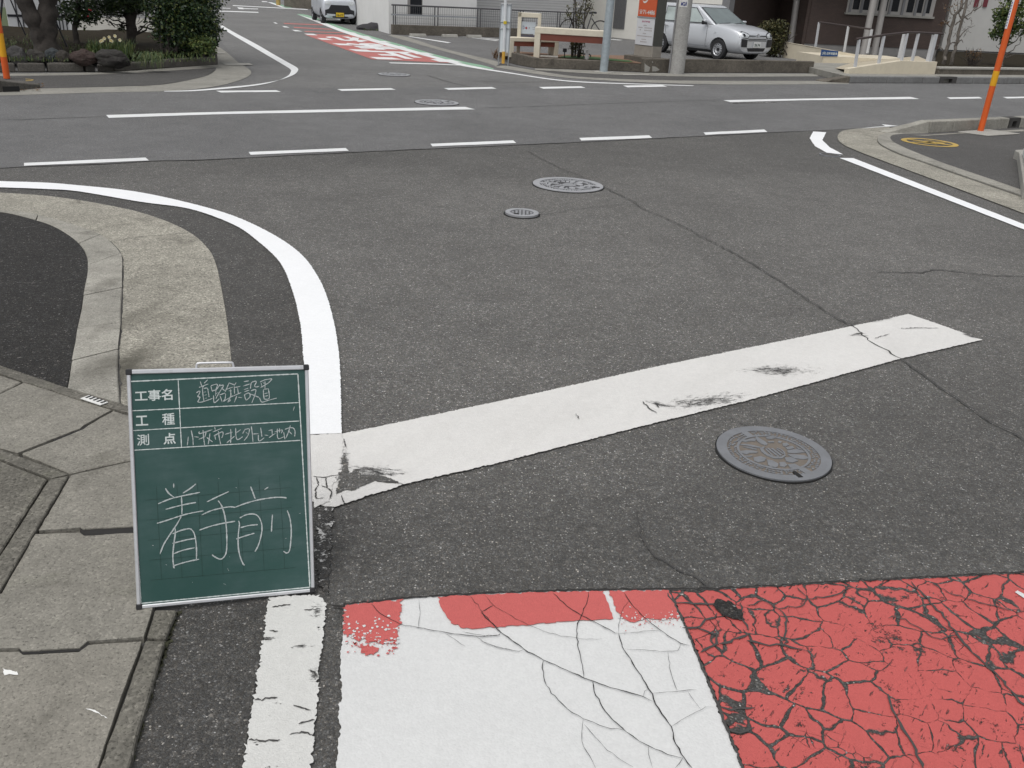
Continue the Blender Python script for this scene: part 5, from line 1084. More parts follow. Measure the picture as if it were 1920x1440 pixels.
# dark heap and weeds at the foot of the white wall
c = P(704, 57); bm = bmesh.new(); bmesh.ops.create_icosphere(bm, subdivisions=3, radius=1)
for v in bm.verts: q = v.co.copy(); v.co = Vector((q.x*.62, q.y*.25, max(q.z, 0)*.24))*(1 + .3*mnoise.noise(q*1.7)) + c
tag(finish(bm, 'stone', plain('dark_stone', (.03, .028, .032), .8, var=.3, scale=6, bs=.6), org=c, smooth=True), 'dark low stone lying at the foot of the white house wall', 'stone')
mb = MB()
for k in range(240): blade(mb, P(rd.uniform(683, 734), rd.uniform(54, 58), 0) + Vector((0, 0, 0)), rd.uniform(.04, .14), .05, .012, rd)
tag(mb.build('weeds', F_GRASS), 'weeds along the foot of the white house wall', 'weeds', kind='stuff')
# wall far down the street
a, b = P(530, 12.5), P(584, 17.5); d = (b-a).normalized(); nn = Vector((-d.y, d.x, 0)); wl_ = thing('stone_wall', 'old grey stone wall far down the side street behind the van', 'wall', a)
MB().para(a + nn*.1, (b-a)*1.25, nn*.3, (0, 0, 1.1)).build('wall', CON_OLD, wl_)
for px, lab in ((541, 'yellowish post at the far end of the street, right one'), (522, 'yellowish post at the far end of the street, left one')):
    c = P(px, 10); mb = MB(); mb.tube([c, c + Vector((0, 0, 1.2))], .12, 8); mb.lathe([(.13, 1.2), (.10, 1.26), (.001, 1.28)], c, 8); tag(mb.build('post', plain('post_yellow', (.42, .30, .10), .6), org=c), lab, 'post', 'posts far down the street')

# ------------------------------------------------------------------ clinic
ca, cb = P(1095, 64.8), P(1195, 75); cdn = (cb-ca).normalized(); cn = Vector((-cdn.y, cdn.x, 0))
if cn.dot(CAM - ca) < 0: cn = -cn
cl = thing('clinic', 'cream walled clinic with brown tiled entrance wing and silver columns behind the silver car', 'building', cb)
def onc(px, py): return onwall(px, py, ca, cb)
ce = onc(1343, 90); ce.z = 0
mb = MB(); bk_ = -cn*9
mb.prism([ca, ce, ce + Vector((-.6, 8, 0)), ca + Vector((.6, 8, 0))], (0, 0, 6)); mb.build('wall', WALL_C, cl)
for (x0, x1, yb) in ((1153.5, 1175, 54), (1250, 1269, 8)):
    xm = (x0+x1)/2; zb_ = onc(xm - 3, yb).z; a, b = onc(x0 - 2, 27), onc(x1 - 2, 27); a.z = b.z = zb_
    lv = MB().para(a + cn*.004, b-a, cn*.012, (0, 0, 2.2)).build('louvre', NAVY, cl)
    mb = MB(); k = 13
    for j in range(k): q = a.lerp(b, (j+.5)/k); mb.para(q + cn*.016, (b-a)/k*.45, cn*.02, (0, 0, 2.2))
    o = mb.build('slat', GREY_M, lv)
bnd = onc(1320, 9.6); MB().para(Vector((cb.x, cb.y, bnd.z)) + cn*.002, (ce-cb), cn*.02, (0, 0, .05)).build('wall_band', GREY_M, cl)
# brown wing
ra, rb_ = P(1505, 97), P(1757, 108.5); rd_ = (rb_-ra).normalized(); rn = Vector((-rd_.y, rd_.x, 0))
if rn.dot(CAM - ra) < 0: rn = -rn
def onr(px, py, off=0.0): return onwall(px, py, ra + rn*off, rb_ + rn*off)
rl = onr(1507, 90); rr = onr(1757, 90); rl.z = rr.z = 0
zf = onr(1600, 85.5).z
MB().prism([rl, rr, rr - rn*8, rl - rn*8], (0, 0, zf)).build('foundation', FOUND, cl)
MB().prism([rl + rn*.03 + Vector((0, 0, zf)), rr + rn*.03 + rd_*.03 + Vector((0, 0, zf)), rr - rn*8 + Vector((0, 0, zf)), rl - rn*8 + Vector((0, 0, zf))], (0, 0, 6 - zf)).build('tile_wall', BROWN, cl)
zs = onr(1660, 26.5).z
wL, wR = onr(1586, 20, .03), onr(1750, 20, .03); wL.z = wR.z = zs
win = MB().para(wL + rn*.003, wR-wL, rn*.03, (0, 0, 1.3)).build('window', SILVER, cl)
MB().para(wL - rd_*.05 + rn*.003 - Vector((0, 0, .07)), (wR-wL) + rd_*.1, rn*.09, (0, 0, .07)).build('sill', CON_LIGHT, win)
for (x0, x1) in ((1598, 1610), (1616, 1632), (1645, 1663), (1668, 1684), (1700, 1712), (1718, 1729), (1736, 1744)):
    a, b = onr(x0, 12, .03), onr(x1, 12, .03); a.z = b.z = zs + .10; MB().para(a + rn*.034, b-a, rn*.006, (0, 0, 1.1)).build('pane', DGLASS, win)
for x in (1591, 1612.5, 1636, 1666, 1690, 1714.5, 1732):
    a = onr(x, 12, .03); a.z = zs; MB().para(a + rn*.034, rd_*.09, rn*.03, (0, 0, 1.25)).build('mullion', GREY_M, win)
# recessed entrance: brown back wall, glass doors, canopy
e0 = ce; e1 = rl - rn*2.4
MB().prism([e0 - cn*.4, e1, e1 - rn*.3, e0 - cn*.7 - rn*.3], (0, 0, 3.2)).build('tile_wall', BROWN, cl)
MB().prism([e1, rl, rl - rd_*.12, e1 - rd_*.12], (0, 0, 3.2)).build('tile_wall', BROWN, cl)
MB().para(Vector((ce.x, ce.y, 0)) + cn*.01, cdn*.30, -cn*.30, (0, 0, 3.2)).build('pier', GREY_M, cl)
ed = (e1 - (e0 - cn*.4)); edd = ed.normalized(); en = Vector((edd.y, -edd.x, 0))
def one(px, py): return onwall(px, py, e0 - cn*.4, e1)
a, b = one(1472, 60), one(1503, 60); a.z = b.z = .12
dr = MB().para(a + en*.01, b-a, en*.04, (0, 0, 2.3)).build('door', GREY_M, cl)
for t0, t1 in ((.06, .48), (.52, .94)):
    MB().para(a.lerp(b, t0) + en*.05 + Vector((0, 0, .06)), (b-a)*(t1-t0), en*.006, (0, 0, 1.55)).build('pane', DGLASS, dr)
    MB().para(a.lerp(b, t0) + en*.05 + Vector((0, 0, 1.68)), (b-a)*(t1-t0), en*.006, (0, 0, .5)).build('pane', GLASS, dr)
MB().para(a.lerp(b, .55) + en*.06 + Vector((0, 0, 1.0)), (b-a)*.03, en*.03, (0, 0, .35)).build('handle', SILVER, dr)
cpz = 2.9
can = [Vector((p.x, p.y, cpz)) for p in (e0 - cn*.2, ce + cn*.3 + cdn*.2, P(1466, 99), P(1500, 99.5), P(1660, 109.5), rr + rn*.3, rr, rl, e1)]
MB().prism(can, (0, 0, .35)).build('canopy', GREY_M, cl)
for (xb, yb, xt) in ((1463, 88, 1474), (1481, 94, 1494), (1503, 95, 1517), (1617, 105.5, 1638), (1637.5, 105.5, 1658)):
    c = P(xb, yb); tp = atz(c, xt, 0); r_ = .115; lean = (tp-c)/(tp.z-c.z)
    MB().tube([c, c + lean*cpz], r_, 14).build('column', SILVER, cl, smooth=True)
# landing and ramp with handrails
fa2, fb2 = P(1592, 137.5, .15), P(1754, 139, .15); qd = (fb2-fa2).normalized(); qn = Vector((-qd.y, qd.x, 0))
rp = thing('ramp', 'cream concrete access ramp with white posts in front of the brown wing', 'ramp', fa2)
def onq(px, py, off=0.0): return onwall(px, py, fa2 + qn*off, fb2 + qn*off)
tl = [onq(1592, 128.5), onq(1640, 121), onq(1690, 113.8), onq(1758, 116)]
tl[0].z = max(tl[0].z, .2)
base = [Vector((p.x, p.y, .02)) for p in tl]
def wallprism(tops, thick, name, parent, mat):
    mb = MB(); k = len(tops); rows = []
    for p in tops: rows.append([mb.bm.verts.new(v) for v in (Vector((p.x, p.y, .02)), p, p + qn*thick, Vector((p.x, p.y, .02)) + qn*thick)])
    for i in range(k-1):
        for j in range(4): mb.bm.faces.new((rows[i][j], rows[i+1][j], rows[i+1][(j+1) % 4], rows[i][(j+1) % 4]))
    mb.bm.faces.new(rows[0]); mb.bm.faces.new(rows[-1][::-1]); return mb.build(name, mat, parent, bevel=.006)
wallprism(tl, .14, 'ramp_wall', rp, CREAM)
rt = [onq(1471, 78, 6.5), onq(1510, 85, 5.5), onq(1572, 96, 4.0), onq(1612, 103.2, 3.2)]
mb = MB(); k = len(rt)
for i in range(k-1):
    p, q = rt[i], rt[i+1]; mb.face([Vector((p.x, p.y, .0)), Vector((q.x, q.y, .0)), q, p]); mb.face([p, q, q + qn*.2, p + qn*.2])
mb.build('landing_wall', CREAM, rp)
g0 = P(1540, 126.5, .0); zr_ = Vector((0, 0, .03)); zl = above(g0, 1540, 105.5)
def lift(p, z): return Vector((p.x, p.y, z))
b3 = P(1645, 112.5, .26); ld = lift(b3 - g0, 0).normalized(); lnrm = Vector((-ld.y, ld.x, 0))
mb = MB(); mb.prism([lift(g0, .01), lift(b3, .01), lift(b3, .01) + ld*1.2, lift(b3, .01) + ld*1.2 + lnrm*1.6, lift(g0, .01) + lnrm*1.6], (0, 0, zl)); mb.build('landing', CREAM, rp, bevel=.006)
f0, f1 = g0, g0 + ld
fa_, fb_, fc_ = tl[0] + qn*.13 - zr_, tl[2] + qn*.13 - zr_, tl[3] + qn*.13 - zr_
gg = lift(g0 - lnrm*.01, .02); ge = P(1588, 135.5, .02); b3 = b3 - lnrm*.01; b4 = b3 + ld*1.2; b4.z = fc_.z
mb = MB()
for q4 in ([gg, ge, fa_], [gg, fa_, fb_], [gg, fb_, b3], [b3, fb_, fc_], [b3, fc_, b4]): mb.face(q4)
for a, b in ((fc_, b4), (ge, fa_)): mb.face([a, b, lift(b, 0), lift(a, 0)])
mb.build('ramp_floor', plain('ramp_tile', (.42, .37, .28), .8, var=.08), rp)
RAILW = plain('post_white', (.52, .53, .55), .45, var=.05); RAILD = plain('handrail_brown', (.045, .032, .03), .5)
tops = []
for (xb, yb, xt, yt, wd) in ((1603, 126, 1611, 74, .055), (1647, 120.5, 1657.5, 67.5, .055), (1690, 113.6, 1701, 62.5, .055), (1710, 114, 1722, 62.8, .055), (1741, 115.3, 1753.5, 64, .10)):
    b_ = onq(xb, yb, .07); t_ = onq(xt, yt, .07); MB().beam(b_, t_, wd, wd, qd).build('rail_post', RAILW, rp); tops.append(t_)
hr = [onq(1605, 73.4, .07)] + [p + Vector((0, 0, .02)) for p in tops[1:4]] + [onq(1768, 63.6, .07)]
MB().tube(hr, .028, 8).build('handrail', RAILD, rp, smooth=True)
b_ = onq(1686, 109, 1.5); t_ = onq(1696, 63.5, 1.5); MB().beam(b_, t_, .07, .07, qd).build('rail_post', RAILW, rp)
tops = []
for (xb, yb, xt, yt, off) in ((1529, 87.5, 1536, 41.5, 5.1), (1582.5, 97.5, 1591, 49, 3.8), (1626, 100, 1635, 55, 3.0)):
    b_ = onq(xb, yb, off + .1); t_ = atz(Vector((b_.x, b_.y, 0)), xt, yt); MB().beam(b_, t_, .05, .05, qd).build('rail_post', RAILW, rp); tops.append(t_)
MB().tube(tops, .024, 8).build('handrail', RAILD, rp)
# blue bicycle parking sign on the landing wall
sg = [P(1539, 104.6), P(1570, 105), P(1572, 96), P(1541, 93)]
def onl(px, py, off=.02): return onwall(px, py, f0 - lnrm*off, f1 - lnrm*off)
bs = thing('sign', 'small blue sign with a bicycle symbol on the cream landing wall', 'sign', f0)
qd4 = [onl(1538.5, 105.4), onl(1570.5, 106), onl(1572, 96), onl(1540.6, 92.8)]
MB().prism(qd4, lnrm*.018).build('board', plain('sign_blue', (.012, .06, .20), .4), bs)
def onl2(u, v): return qd4[0].lerp(qd4[1], u).lerp(qd4[3].lerp(qd4[2], u), v) - lnrm*.006
mb = MB(); add_text(mb, '自転車置場', [onl2(.34, .25), onl2(.94, .25), onl2(.94, .72), onl2(.34, .72)], .02); mb.build('lettering', PRINT, bs)
mb = MB()
for cu in (.10, .25):
    for k in range(12):
        a0, a1 = k*math.pi/6, (k+1)*math.pi/6
        mb.face([onl2(cu + .055*r_*math.cos(a_), .40 + .19*r_*math.sin(a_)) for a_, r_ in ((a0, 1), (a1, 1), (a1, .72), (a0, .72))])
for l in (((.10, .40), (.15, .66)), ((.15, .66), (.22, .66)), ((.22, .70), (.25, .40)), ((.13, .6), (.18, .38)), ((.18, .38), (.22, .66))):
    a, b = onl2(*l[0]), onl2(*l[1]); d = (b-a).normalized(); s_ = d.cross(qn).normalized()*.006; mb.face([a - s_, a + s_, b + s_, b - s_])
mb.build('bicycle_symbol', PRINT, bs)

# ------------------------------------------------------------------ pavement, kerb and planting at the right
ka2, kb2 = P(1592, 156.3), P(1990, 157.6); kd2 = (kb2-ka2).normalized(); kn2 = Vector((-kd2.y, kd2.x, 0)); KH2 = above(ka2, 1592, 142.6)
KF = concrete('kerb_grey', (.20, .20, .198), .3, .8, 90, .3)
pr = MB().prism([Vector((p.x, p.y, .01)) for p in (ka2 + kn2*.1, kb2 + kd2*30 + kn2*.1, kb2 + kd2*30 + kn2*3.6, ka2 + kn2*3.6 + kd2*1.5)], (0, 0, KH2 - .02)).build('pavement', CON_FAR); tag(pr, kind='structure')
kr2 = thing('kerb', 'long pale grey kerb with a dark drain block across the road on the right', 'kerb', ka2)
Lk = 0
for i in range(22):
    a = ka2 + kd2*(i*.6 + .006); 
    if i == 5 or (a.x > 60): 
        mb = MB(); mb.para(a, kd2*.14, kn2*.16, (0, 0, KH2)); mb.para(a + kd2*.14, kd2*.3, kn2*.16, (0, 0, .02)); mb.para(a + kd2*.14 + Vector((0, 0, .11)), kd2*.3, kn2*.16, (0, 0, KH2 - .11)); mb.para(a + kd2*.44, kd2*.148, kn2*.16, (0, 0, KH2)); mb.build('drain_block', plain('drain_dark', (.06, .057, .055), .9, var=.2), kr2); continue
    mb = MB(); mb.para(a, kd2*.588, kn2*.16, (0, 0, KH2)); mb.build('kerb_stone', KF, kr2, bevel=.02, seg=2)
mb = MB(); a, b = P(1546, 154.5), ka2
v8 = [mb.bm.verts.new(p) for p in (a, b, b + kn2*.16, a + kn2*.3, a + Vector((0, 0, .02)), b + Vector((0, 0, KH2)), b + kn2*.16 + Vector((0, 0, KH2)), a + kn2*.3 + Vector((0, 0, .03)))]
for f in ((3,2,1,0),(4,5,6,7),(0,1,5,4),(1,2,6,5),(2,3,7,6),(3,0,4,7)): mb.bm.faces.new([v8[i] for i in f])
mb.build('kerb_end', CON_OLD, kr2, bevel=.01)
pw0, pw1 = P(1759, 138.4, KH2), P(2000, 140.5, KH2); pd_ = (pw1-pw0).normalized(); pn_ = Vector((-pd_.y, pd_.x, 0))
ptz = onwall(1800, 128, pw0, pw1).z
pl_ = thing('planter_wall', 'low grey planter wall with pale coping along the pavement at right', 'wall', pw0)
MB().para(Vector((pw0.x, pw0.y, .02)), pd_*14, pn_*.2, (0, 0, ptz - .05)).build('wall', CON_OLD, pl_)
MB().para(Vector((pw0.x, pw0.y, ptz - .03)) - pn_*.02, pd_*14, pn_*.26, (0, 0, .05)).build('coping', CON_LIGHT, pl_, bevel=.008)
# white wall behind
va, vb = onwall(1757, 119, rr - rn*.2, rr - rn*.2 + rd_), CAM + ray(1922, 101)*((rr - rn*.2 - CAM).dot(_fwd)*1.027); va.z = 0; vb.z = 0; vd = (vb-va).normalized(); vn = Vector((-vd.y, vd.x, 0))
so = MB().prism([Vector((p.x, p.y, .01)) for p in (pw0 + pn_*.19, pw0 + pn_*.19 + pd_*14, va + vd*16 + vn*.1, va + vn*.1)], (0, 0, ptz - .07)).build('planting_soil', SOIL); tag(so, kind='structure')
def onv(px, py): return onwall(px, py, va, vb)
hw = thing('house', 'white rendered house wall with red shutters behind the bare tree at right', 'house', va)
zl_ = onv(1840, 97.5).z
MB().prism([va, va + vd*18, va + vd*18 + vn*7, va + vn*7], (0, 0, zl_)).build('plinth', FOUND, hw)
MB().prism([va - vn*.02 + Vector((0, 0, zl_ + .03)), va + vd*18 - vn*.02 + Vector((0, 0, zl_ + .03)), va + vd*18 + vn*7 + Vector((0, 0, zl_ + .03)), va + vn*7 + Vector((0, 0, zl_ + .03))], (0, 0, 5.2)).build('wall', plain('render_pale', (.50, .495, .475), .85, var=.06, scale=1.5, bs=.15), hw)
MB().para(va + Vector((0, 0, zl_)) - vn*.01, vd*18, vn*.05, (0, 0, .03)).build('drip_line', NAVY, hw)
for x in (1829.5, 1846.5):
    a = onv(x - 5, 10); z = onv(x - 2, 13).z; MB().para(Vector((a.x, a.y, z)) - vn*.06, vd*.17, vn*.035, (0, 0, .9)).build('shutter', plain('shutter_red', (.16, .03, .04), .6), hw)
rt_ = random.Random(21)
c = P(1776, 121.5, ptz - .06); t = thing('bare_tree', 'bare twin stemmed tree against the white wall at right', 'tree', c)
mb = MB()
def wire(l, r0, r1, seg=6):
    pts = smoothline([atz(c, *p) for p in l], 3); m = len(pts); mb.tube([p + Vector((rt_.gauss(0, .008), rt_.gauss(0, .03), rt_.gauss(0, .008))) for p in pts], [r0 + (r1-r0)*i/(m-1) for i in range(m)], seg)
wire([(1769, 122), (1772, 105), (1778, 82), (1784, 55), (1790, 30), (1802, 13), (1806, -20)], .055, .03); wire([(1783, 122), (1788, 100), (1794, 77), (1803, 37), (1812, 3), (1818, -40)], .05, .03)
for l in ([(1790, 47), (1808, 34), (1824, 19), (1836, 0)], [(1784, 56), (1790, 40), (1792, 28), (1786, 12)], [(1794, 77), (1805, 62), (1820, 50)], [(1794, 80), (1802, 76), (1806, 80)], [(1778, 84), (1776, 72), (1780, 60)], [(1824, 19), (1835, 14), (1842, 2)], [(1808, 34), (1816, 36), (1820, 34)], [(1790, 30), (1782, 22), (1780, 8)], [(1772, 100), (1764, 90), (1758, 84)], [(1784, 52), (1774, 44), (1766, 38)], [(1803, 37), (1796, 22), (1794, 4)], [(1792, 79), (1784, 81), (1778, 82)], [(1802, 13), (1810, 4), (1816, -10)]): wire(l, .022, .006, 5)
for k in range(40):
    x, y = rt_.uniform(1770, 1830), rt_.uniform(-5, 70); wire([(x, y), (x + rt_.uniform(-8, 12), y - rt_.uniform(2, 14))], .007, .003, 4)
mb.build('trunk', BARK2, t, smooth=True)
mb = MB(); leafcloud(mb, atz(c, 1771, 43), (.10, .1, .05), 30, .08, rt_, 4); leafcloud(mb, atz(c, 1790, 10), (.3, .3, .3), 40, .07, rt_, 9); mb.build('withered_leaves', F_DEAD, t)
c = P(1822, 123, ptz - .06); t = thing('shrub', 'small reddish twiggy shrub at the foot of the white wall', 'shrub', c); mb = MB()
for k in range(46): limb(mb, c + Vector((rt_.gauss(0, .05), rt_.gauss(0, .05), 0)), c + Vector((rt_.gauss(0, .22), rt_.gauss(0, .12), rt_.uniform(.15, .5))), .008, .003, rt_, 3, .1, 4)
mb.build('stem', BARK, t); mb = MB(); leafcloud(mb, c + Vector((0, 0, .28)), (.26, .2, .2), 150, .05, rt_, 14); mb.build('leaves', F_DEAD, t)
c = P(1876, 124, ptz - .06); t = thing('evergreen_tree', 'evergreen tree with spreading bare lower branches partly behind the orange pole', 'tree', c); mb = MB()
trunk(mb, [(1876, 124), (1882, 100), (1892, 60), (1902, 10), (1908, -60)], (.06, .04), c, 8)
for x0, y0, x1, y1 in ((1880, 110, 1915, 75), (1882, 104, 1868, 85), (1886, 90, 1925, 60), (1880, 112, 1905, 100), (1890, 70, 1865, 50)): limb(mb, atz(c, x0, y0), atz(c, x1, y1), .022, .006, rt_, 6, .15)
mb.build('trunk', BARK2, t, smooth=True)
mb = MB()
for x, y, a, n_l in ((1888, 50, .40, 620), (1905, 20, .50, 800), (1870, 62, .22, 240), (1875, 25, .25, 260), (1925, 45, .45, 500), (1900, -30, .6, 700), (1884, 78, .15, 110)): leafcloud(mb, atz(c, x, y), (a, a, a*.8), n_l, .10, rt_, 22)
mb.build('crown', F_LIGHT, t)
# shrub beside the car
c = P(1450, 107); t = thing('shrub', 'brownish green hedge shrub between the silver car and the columns', 'shrub', c); mb = MB()
for k in range(14): limb(mb, c + Vector((rt_.gauss(0, .2), rt_.gauss(0, .1), 0)), c + Vector((rt_.gauss(0, .35), rt_.gauss(0, .2), .7)), .02, .008, rt_)
mb.build('stem', BARK, t)
mb = MB()
for x, y, a, b_, n_l in ((1452, 75, .42, .45, 1500), (1440, 55, .36, .28, 800), (1462, 60, .30, .36, 700), (1450, 95, .34, .2, 600)): leafcloud(mb, atz(c, x, y), (a, a*.8, b_), n_l, .075, rt_, 24)
mb.build('crown', F_OLIVE, t)
# ------------------------------------------------------------------ low walls, planting strip, signs and poles across the road
def wallline(px, tops, thick, name, label, z0=.0):
    pts = pxs(px, z0); root = thing(name, label, 'wall', pts[0])
    hs = [above(p, x, t) for p, (x, y), t in zip(pts, px, tops)]; k = len(pts); rows = []
    mb = MB()
    for i, (p, h) in enumerate(zip(pts, hs)):
        t = (pts[min(i+1, k-1)] - pts[max(i-1, 0)]).normalized(); n = Vector((-t.y, t.x, 0))*thick
        rows.append([mb.bm.verts.new(v) for v in (p, Vector((p.x, p.y, h)), Vector((p.x, p.y, h)) + n, p + n)])
    for i in range(k-1):
        for j in range(4): mb.bm.faces.new((rows[i][j], rows[i+1][j], rows[i+1][(j+1) % 4], rows[i][(j+1) % 4]))
    mb.bm.faces.new(rows[0][::-1]); mb.bm.faces.new(rows[-1]); mb.build('wall', CON_OLD, root, bevel=.012)
    return root, pts, hs
w1, p1, h1s = wallline([(953, 118), (975, 123), (1003, 128), (1060, 130), (1120, 132), (1208, 135.6)], [97.5, 102, 108.5, 111, 113.5, 121], .15, 'low_wall', 'low stained concrete wall curving round the planted strip with the cream benches')
w2, p2, h2s = wallline([(1207, 136.6), (1300, 136.8), (1400, 137), (1524, 137.2)], [110, 111, 112.5, 115], .15, 'low_wall', 'low stained concrete wall in front of the silver car')
BZ = h1s[2] - .03
# stained pedestal and white streaks
pa, pb = P(1172, 121, .02), P(1238, 122, .02)
ped = thing('pedestal', 'stained concrete pedestal carrying the orange sign tower', 'pedestal', p2[0])
TF = [P(1188, 104, .27), P(1222, 108.6, .27), P(1239, 108.6, .27)]
tx, ty = TF[1]-TF[0], TF[2]-TF[1]
o_ = TF[0] - tx*.45 - ty*.2; o_.z = 0
MB().para(o_, tx*1.75, ty*1.5, (0, 0, .27)).build('block', CON_OLD, ped, bevel=.012)
mb = MB(); wd2 = (p2[1]-p2[0]).normalized(); wn2 = Vector((wd2.y, -wd2.x, 0))*.004
def onw2(px, py): return onwall(px, py, p2[0] + wn2, p2[1] + wn2)
for l in ([(1208.5, 135.5), (1208.5, 118), (1212, 122), (1219, 126), (1217, 134), (1212, 135)], [(1223, 134), (1223, 124), (1230, 125), (1237, 131), (1229, 134)], [(1223, 114), (1225, 118), (1222, 117)]): mb.sheet([onw2(*p) for p in l])
o = mb.build('lime_streak', CON_LIGHT, w2)
bed2 = MB().sheet([Vector((p.x, p.y, BZ)) for p in p1] + [Vector((p.x, p.y, BZ)) for p in (P(1180, 112, BZ), P(1120, 106, BZ), P(1050, 102, BZ), P(975, 96.5, BZ), P(945, 98, BZ))]).build('planting_soil', plain('bark_mulch', (.17, .10, .062), .95, var=.35, scale=14, bs=.7)); tag(bed2, kind='structure')
mb = MB(); mb.sheet([Vector((p.x, p.y, BZ - .02)) for p in (P(945, 98, BZ), P(975, 96.5, BZ), P(1050, 102, BZ), P(1180, 112, BZ))] + [Vector((p.x, p.y, 0)) for p in (P(1184, 104), P(1050, 96), P(975, 93), P(935, 100))]); mb.build('bank', plain('bark_mulch_bank', (.19, .115, .075), .95, var=.35, scale=14, bs=.7), bed2)
mb = MB()
l = [(1046, 107.6), (1060, 104), (1090, 104.5), (1118, 107), (1180, 113), (1188, 116.5), (1120, 112), (1080, 109.5)]
tag(MB().sheet(pxs(l, BZ + .012)).build('turf', plain('turf_green', (.045, .10, .03), .9, var=.25, scale=30, bs=.6)), kind='structure')
mb = MB()
for k in range(160): p = P(rd.uniform(924, 962), rd.uniform(99, 112), .02) ; blade(mb, p, rd.uniform(.05, .2), .1, .010, rd)
tag(mb.build('dry_grass', F_DEAD), 'dry brown grass at the left end of the low wall', 'dry grass', kind='stuff')
# white double panel sign
sa, sb = P(934.5, 122.5), P(952.5, 124); sdn = (sb-sa).normalized(); sn = Vector((-sdn.y, sdn.x, 0))
bsn = thing('sign', 'tall white double panel sign on thin grey legs with a yellow footed pole', 'sign', sa)
def ons(px, py, off=0.0): return onwall(px, py, sa + sn*off, sb + sn*off)
for (xb, yb, xt, yt) in ((934.5, 122.3, 940, 7), (952.5, 123.8, 959, 7.8)): MB().tube([ons(xb, yb), ons(xt, yt)], .014, 6).build('leg', STEEL, bsn)
for (a, b, c_, d_) in (((941, 8.6), (946, 9), (941.5, 98), (936.6, 97.5)), ((951, 9), (957.6, 9.4), (952.6, 98.6), (945.6, 98.4))): MB().prism([ons(*q, .0) for q in (a, b, c_, d_)], sn*.02).build('panel', plain('panel_white', (.60, .64, .67), .4, var=.03), bsn)
for y in (8, 40.8, 53.3): MB().tube([ons(938 + (53 - y)*.05, y, -.012), ons(956 + (53 - y)*.05, y + .8, -.012)], .012, 6).build('cross_bar', STEEL, bsn)
cpb = P(943, 117.6, 0); 
MB().tube([ons(948.6, -14, -.05), ons(944.5, 96.5, -.05)], .034, 8).build('pole', plain('pole_white', (.62, .64, .66), .4), bsn, smooth=True)
MB().tube([ons(944.5, 96.5, -.05), ons(943.3, 119, -.05)], .036, 8).build('pole_foot', plain('pole_yellow', (.58, .33, .05), .45), bsn, smooth=True)
MB().para(ons(943.8, 45, -.10), sdn*.07, sn*.02, (0, 0, .06)).build('clip', plain('clip_yellow', (.5, .38, .02), .5), bsn)
# cream frame sign
CRM = plain('cream_stone', (.62, .575, .47), .7, var=.05, scale=5, dirt=.12)
xa, xb_ = P(968.5, 101, BZ), P(1013.5, 103.5, BZ); xd = (xb_-xa).normalized(); xn = Vector((-xd.y, xd.x, 0))
fs = thing('sign', 'cream framed sign with a pale panel showing a small red arrow', 'sign', xa)
def onx(px, py, off=0.0): return onwall(px, py, xa + xn*off, xb_ + xn*off)
zt_ = onx(970, 22.8).z; lw = (onx(973.6, 60) - onx(969, 60)).length; dep = .16
def post(o0, wdt, h, root, mat, dirx, diry, z0=0, nm='leg'): MB().para(Vector((o0.x, o0.y, z0)), dirx*wdt, diry*dep, (0, 0, h - z0)).build(nm, mat, root, bevel=.008)
lx = onx(968.8, 80); rx_ = onx(1006, 80); rxe = onx(1012.5, 80)
post(lx, .085, zt_, fs, CRM, xd, xn, BZ - .05); post(rx_, (rxe-rx_).length, zt_, fs, CRM, xd, xn, BZ - .05)
tbl = Vector((lx.x, lx.y, zt_ - .10)); MB().para(tbl, xd*((rxe - lx).dot(xd)), xn*dep, (0, 0, .10)).build('lintel', CRM, fs, bevel=.008)
zp0, zp1 = onx(990, 64).z, onx(990, 41).z; pl0 = onx(976.5, 55, .06); pr0 = onx(1004, 55, .06)
pnl = MB().para(Vector((pl0.x, pl0.y, zp0)), Vector((pr0.x - pl0.x, pr0.y - pl0.y, 0)), xn*.03, (0, 0, zp1-zp0)).build('panel', plain('panel_pale_blue', (.50, .55, .60), .35, var=.03), fs)
MB().para(Vector((lx.x, lx.y, zp0 - .07)) + xn*.02 + xd*.085, xd*((rx_ - lx).dot(xd) - .085), xn*.08, (0, 0, .05)).build('shelf', plain('shelf_dark', (.06, .055, .08), .6), fs)
def onp(px, py): return onwall(px, py, xa + xn*.055, xb_ + xn*.055)
mb = MB(); mb.sheet([onp(*q) for q in ((984.6, 51.4), (986.6, 51.6), (986.6, 49.2), (989, 52.4), (986.4, 55.6), (986.4, 53.4), (984.4, 53.2))]); mb.build('arrow_mark', plain('ink_red', (.35, .03, .04), .5), pnl)
mb = MB(); [mb.sheet([onp(x, y), onp(x + w_, y), onp(x + w_, y + h_), onp(x, y + h_)]) for x, y, w_, h_ in ((980.4, 48.5, .5, 5.5), (982.4, 48.6, .5, 5.5), (980.4, 48.4, 2.5, .6), (980.4, 53.6, 2.5, .6), (976.8, 50, .5, 3))]; mb.build('door_mark', plain('ink_blue', (.05, .07, .2), .5), pnl)
mb = MB(); [mb.sheet([onp(x, y), onp(x + w_, y), onp(x + w_, y + h_), onp(x, y + h_)]) for x, y, w_, h_ in ((991, 51, 2, .6), (991, 53.4, 2, .6), (992.4, 51.5, .5, 2), (998.6, 51.4, 1.4, .6), (1001, 51.6, 1.6, .6), (998.8, 54.6, 1.4, .6), (1001.2, 54.8, 1.4, .6))]; mb.build('text_mark', plain('ink_grey', (.09, .07, .10), .5), pnl)
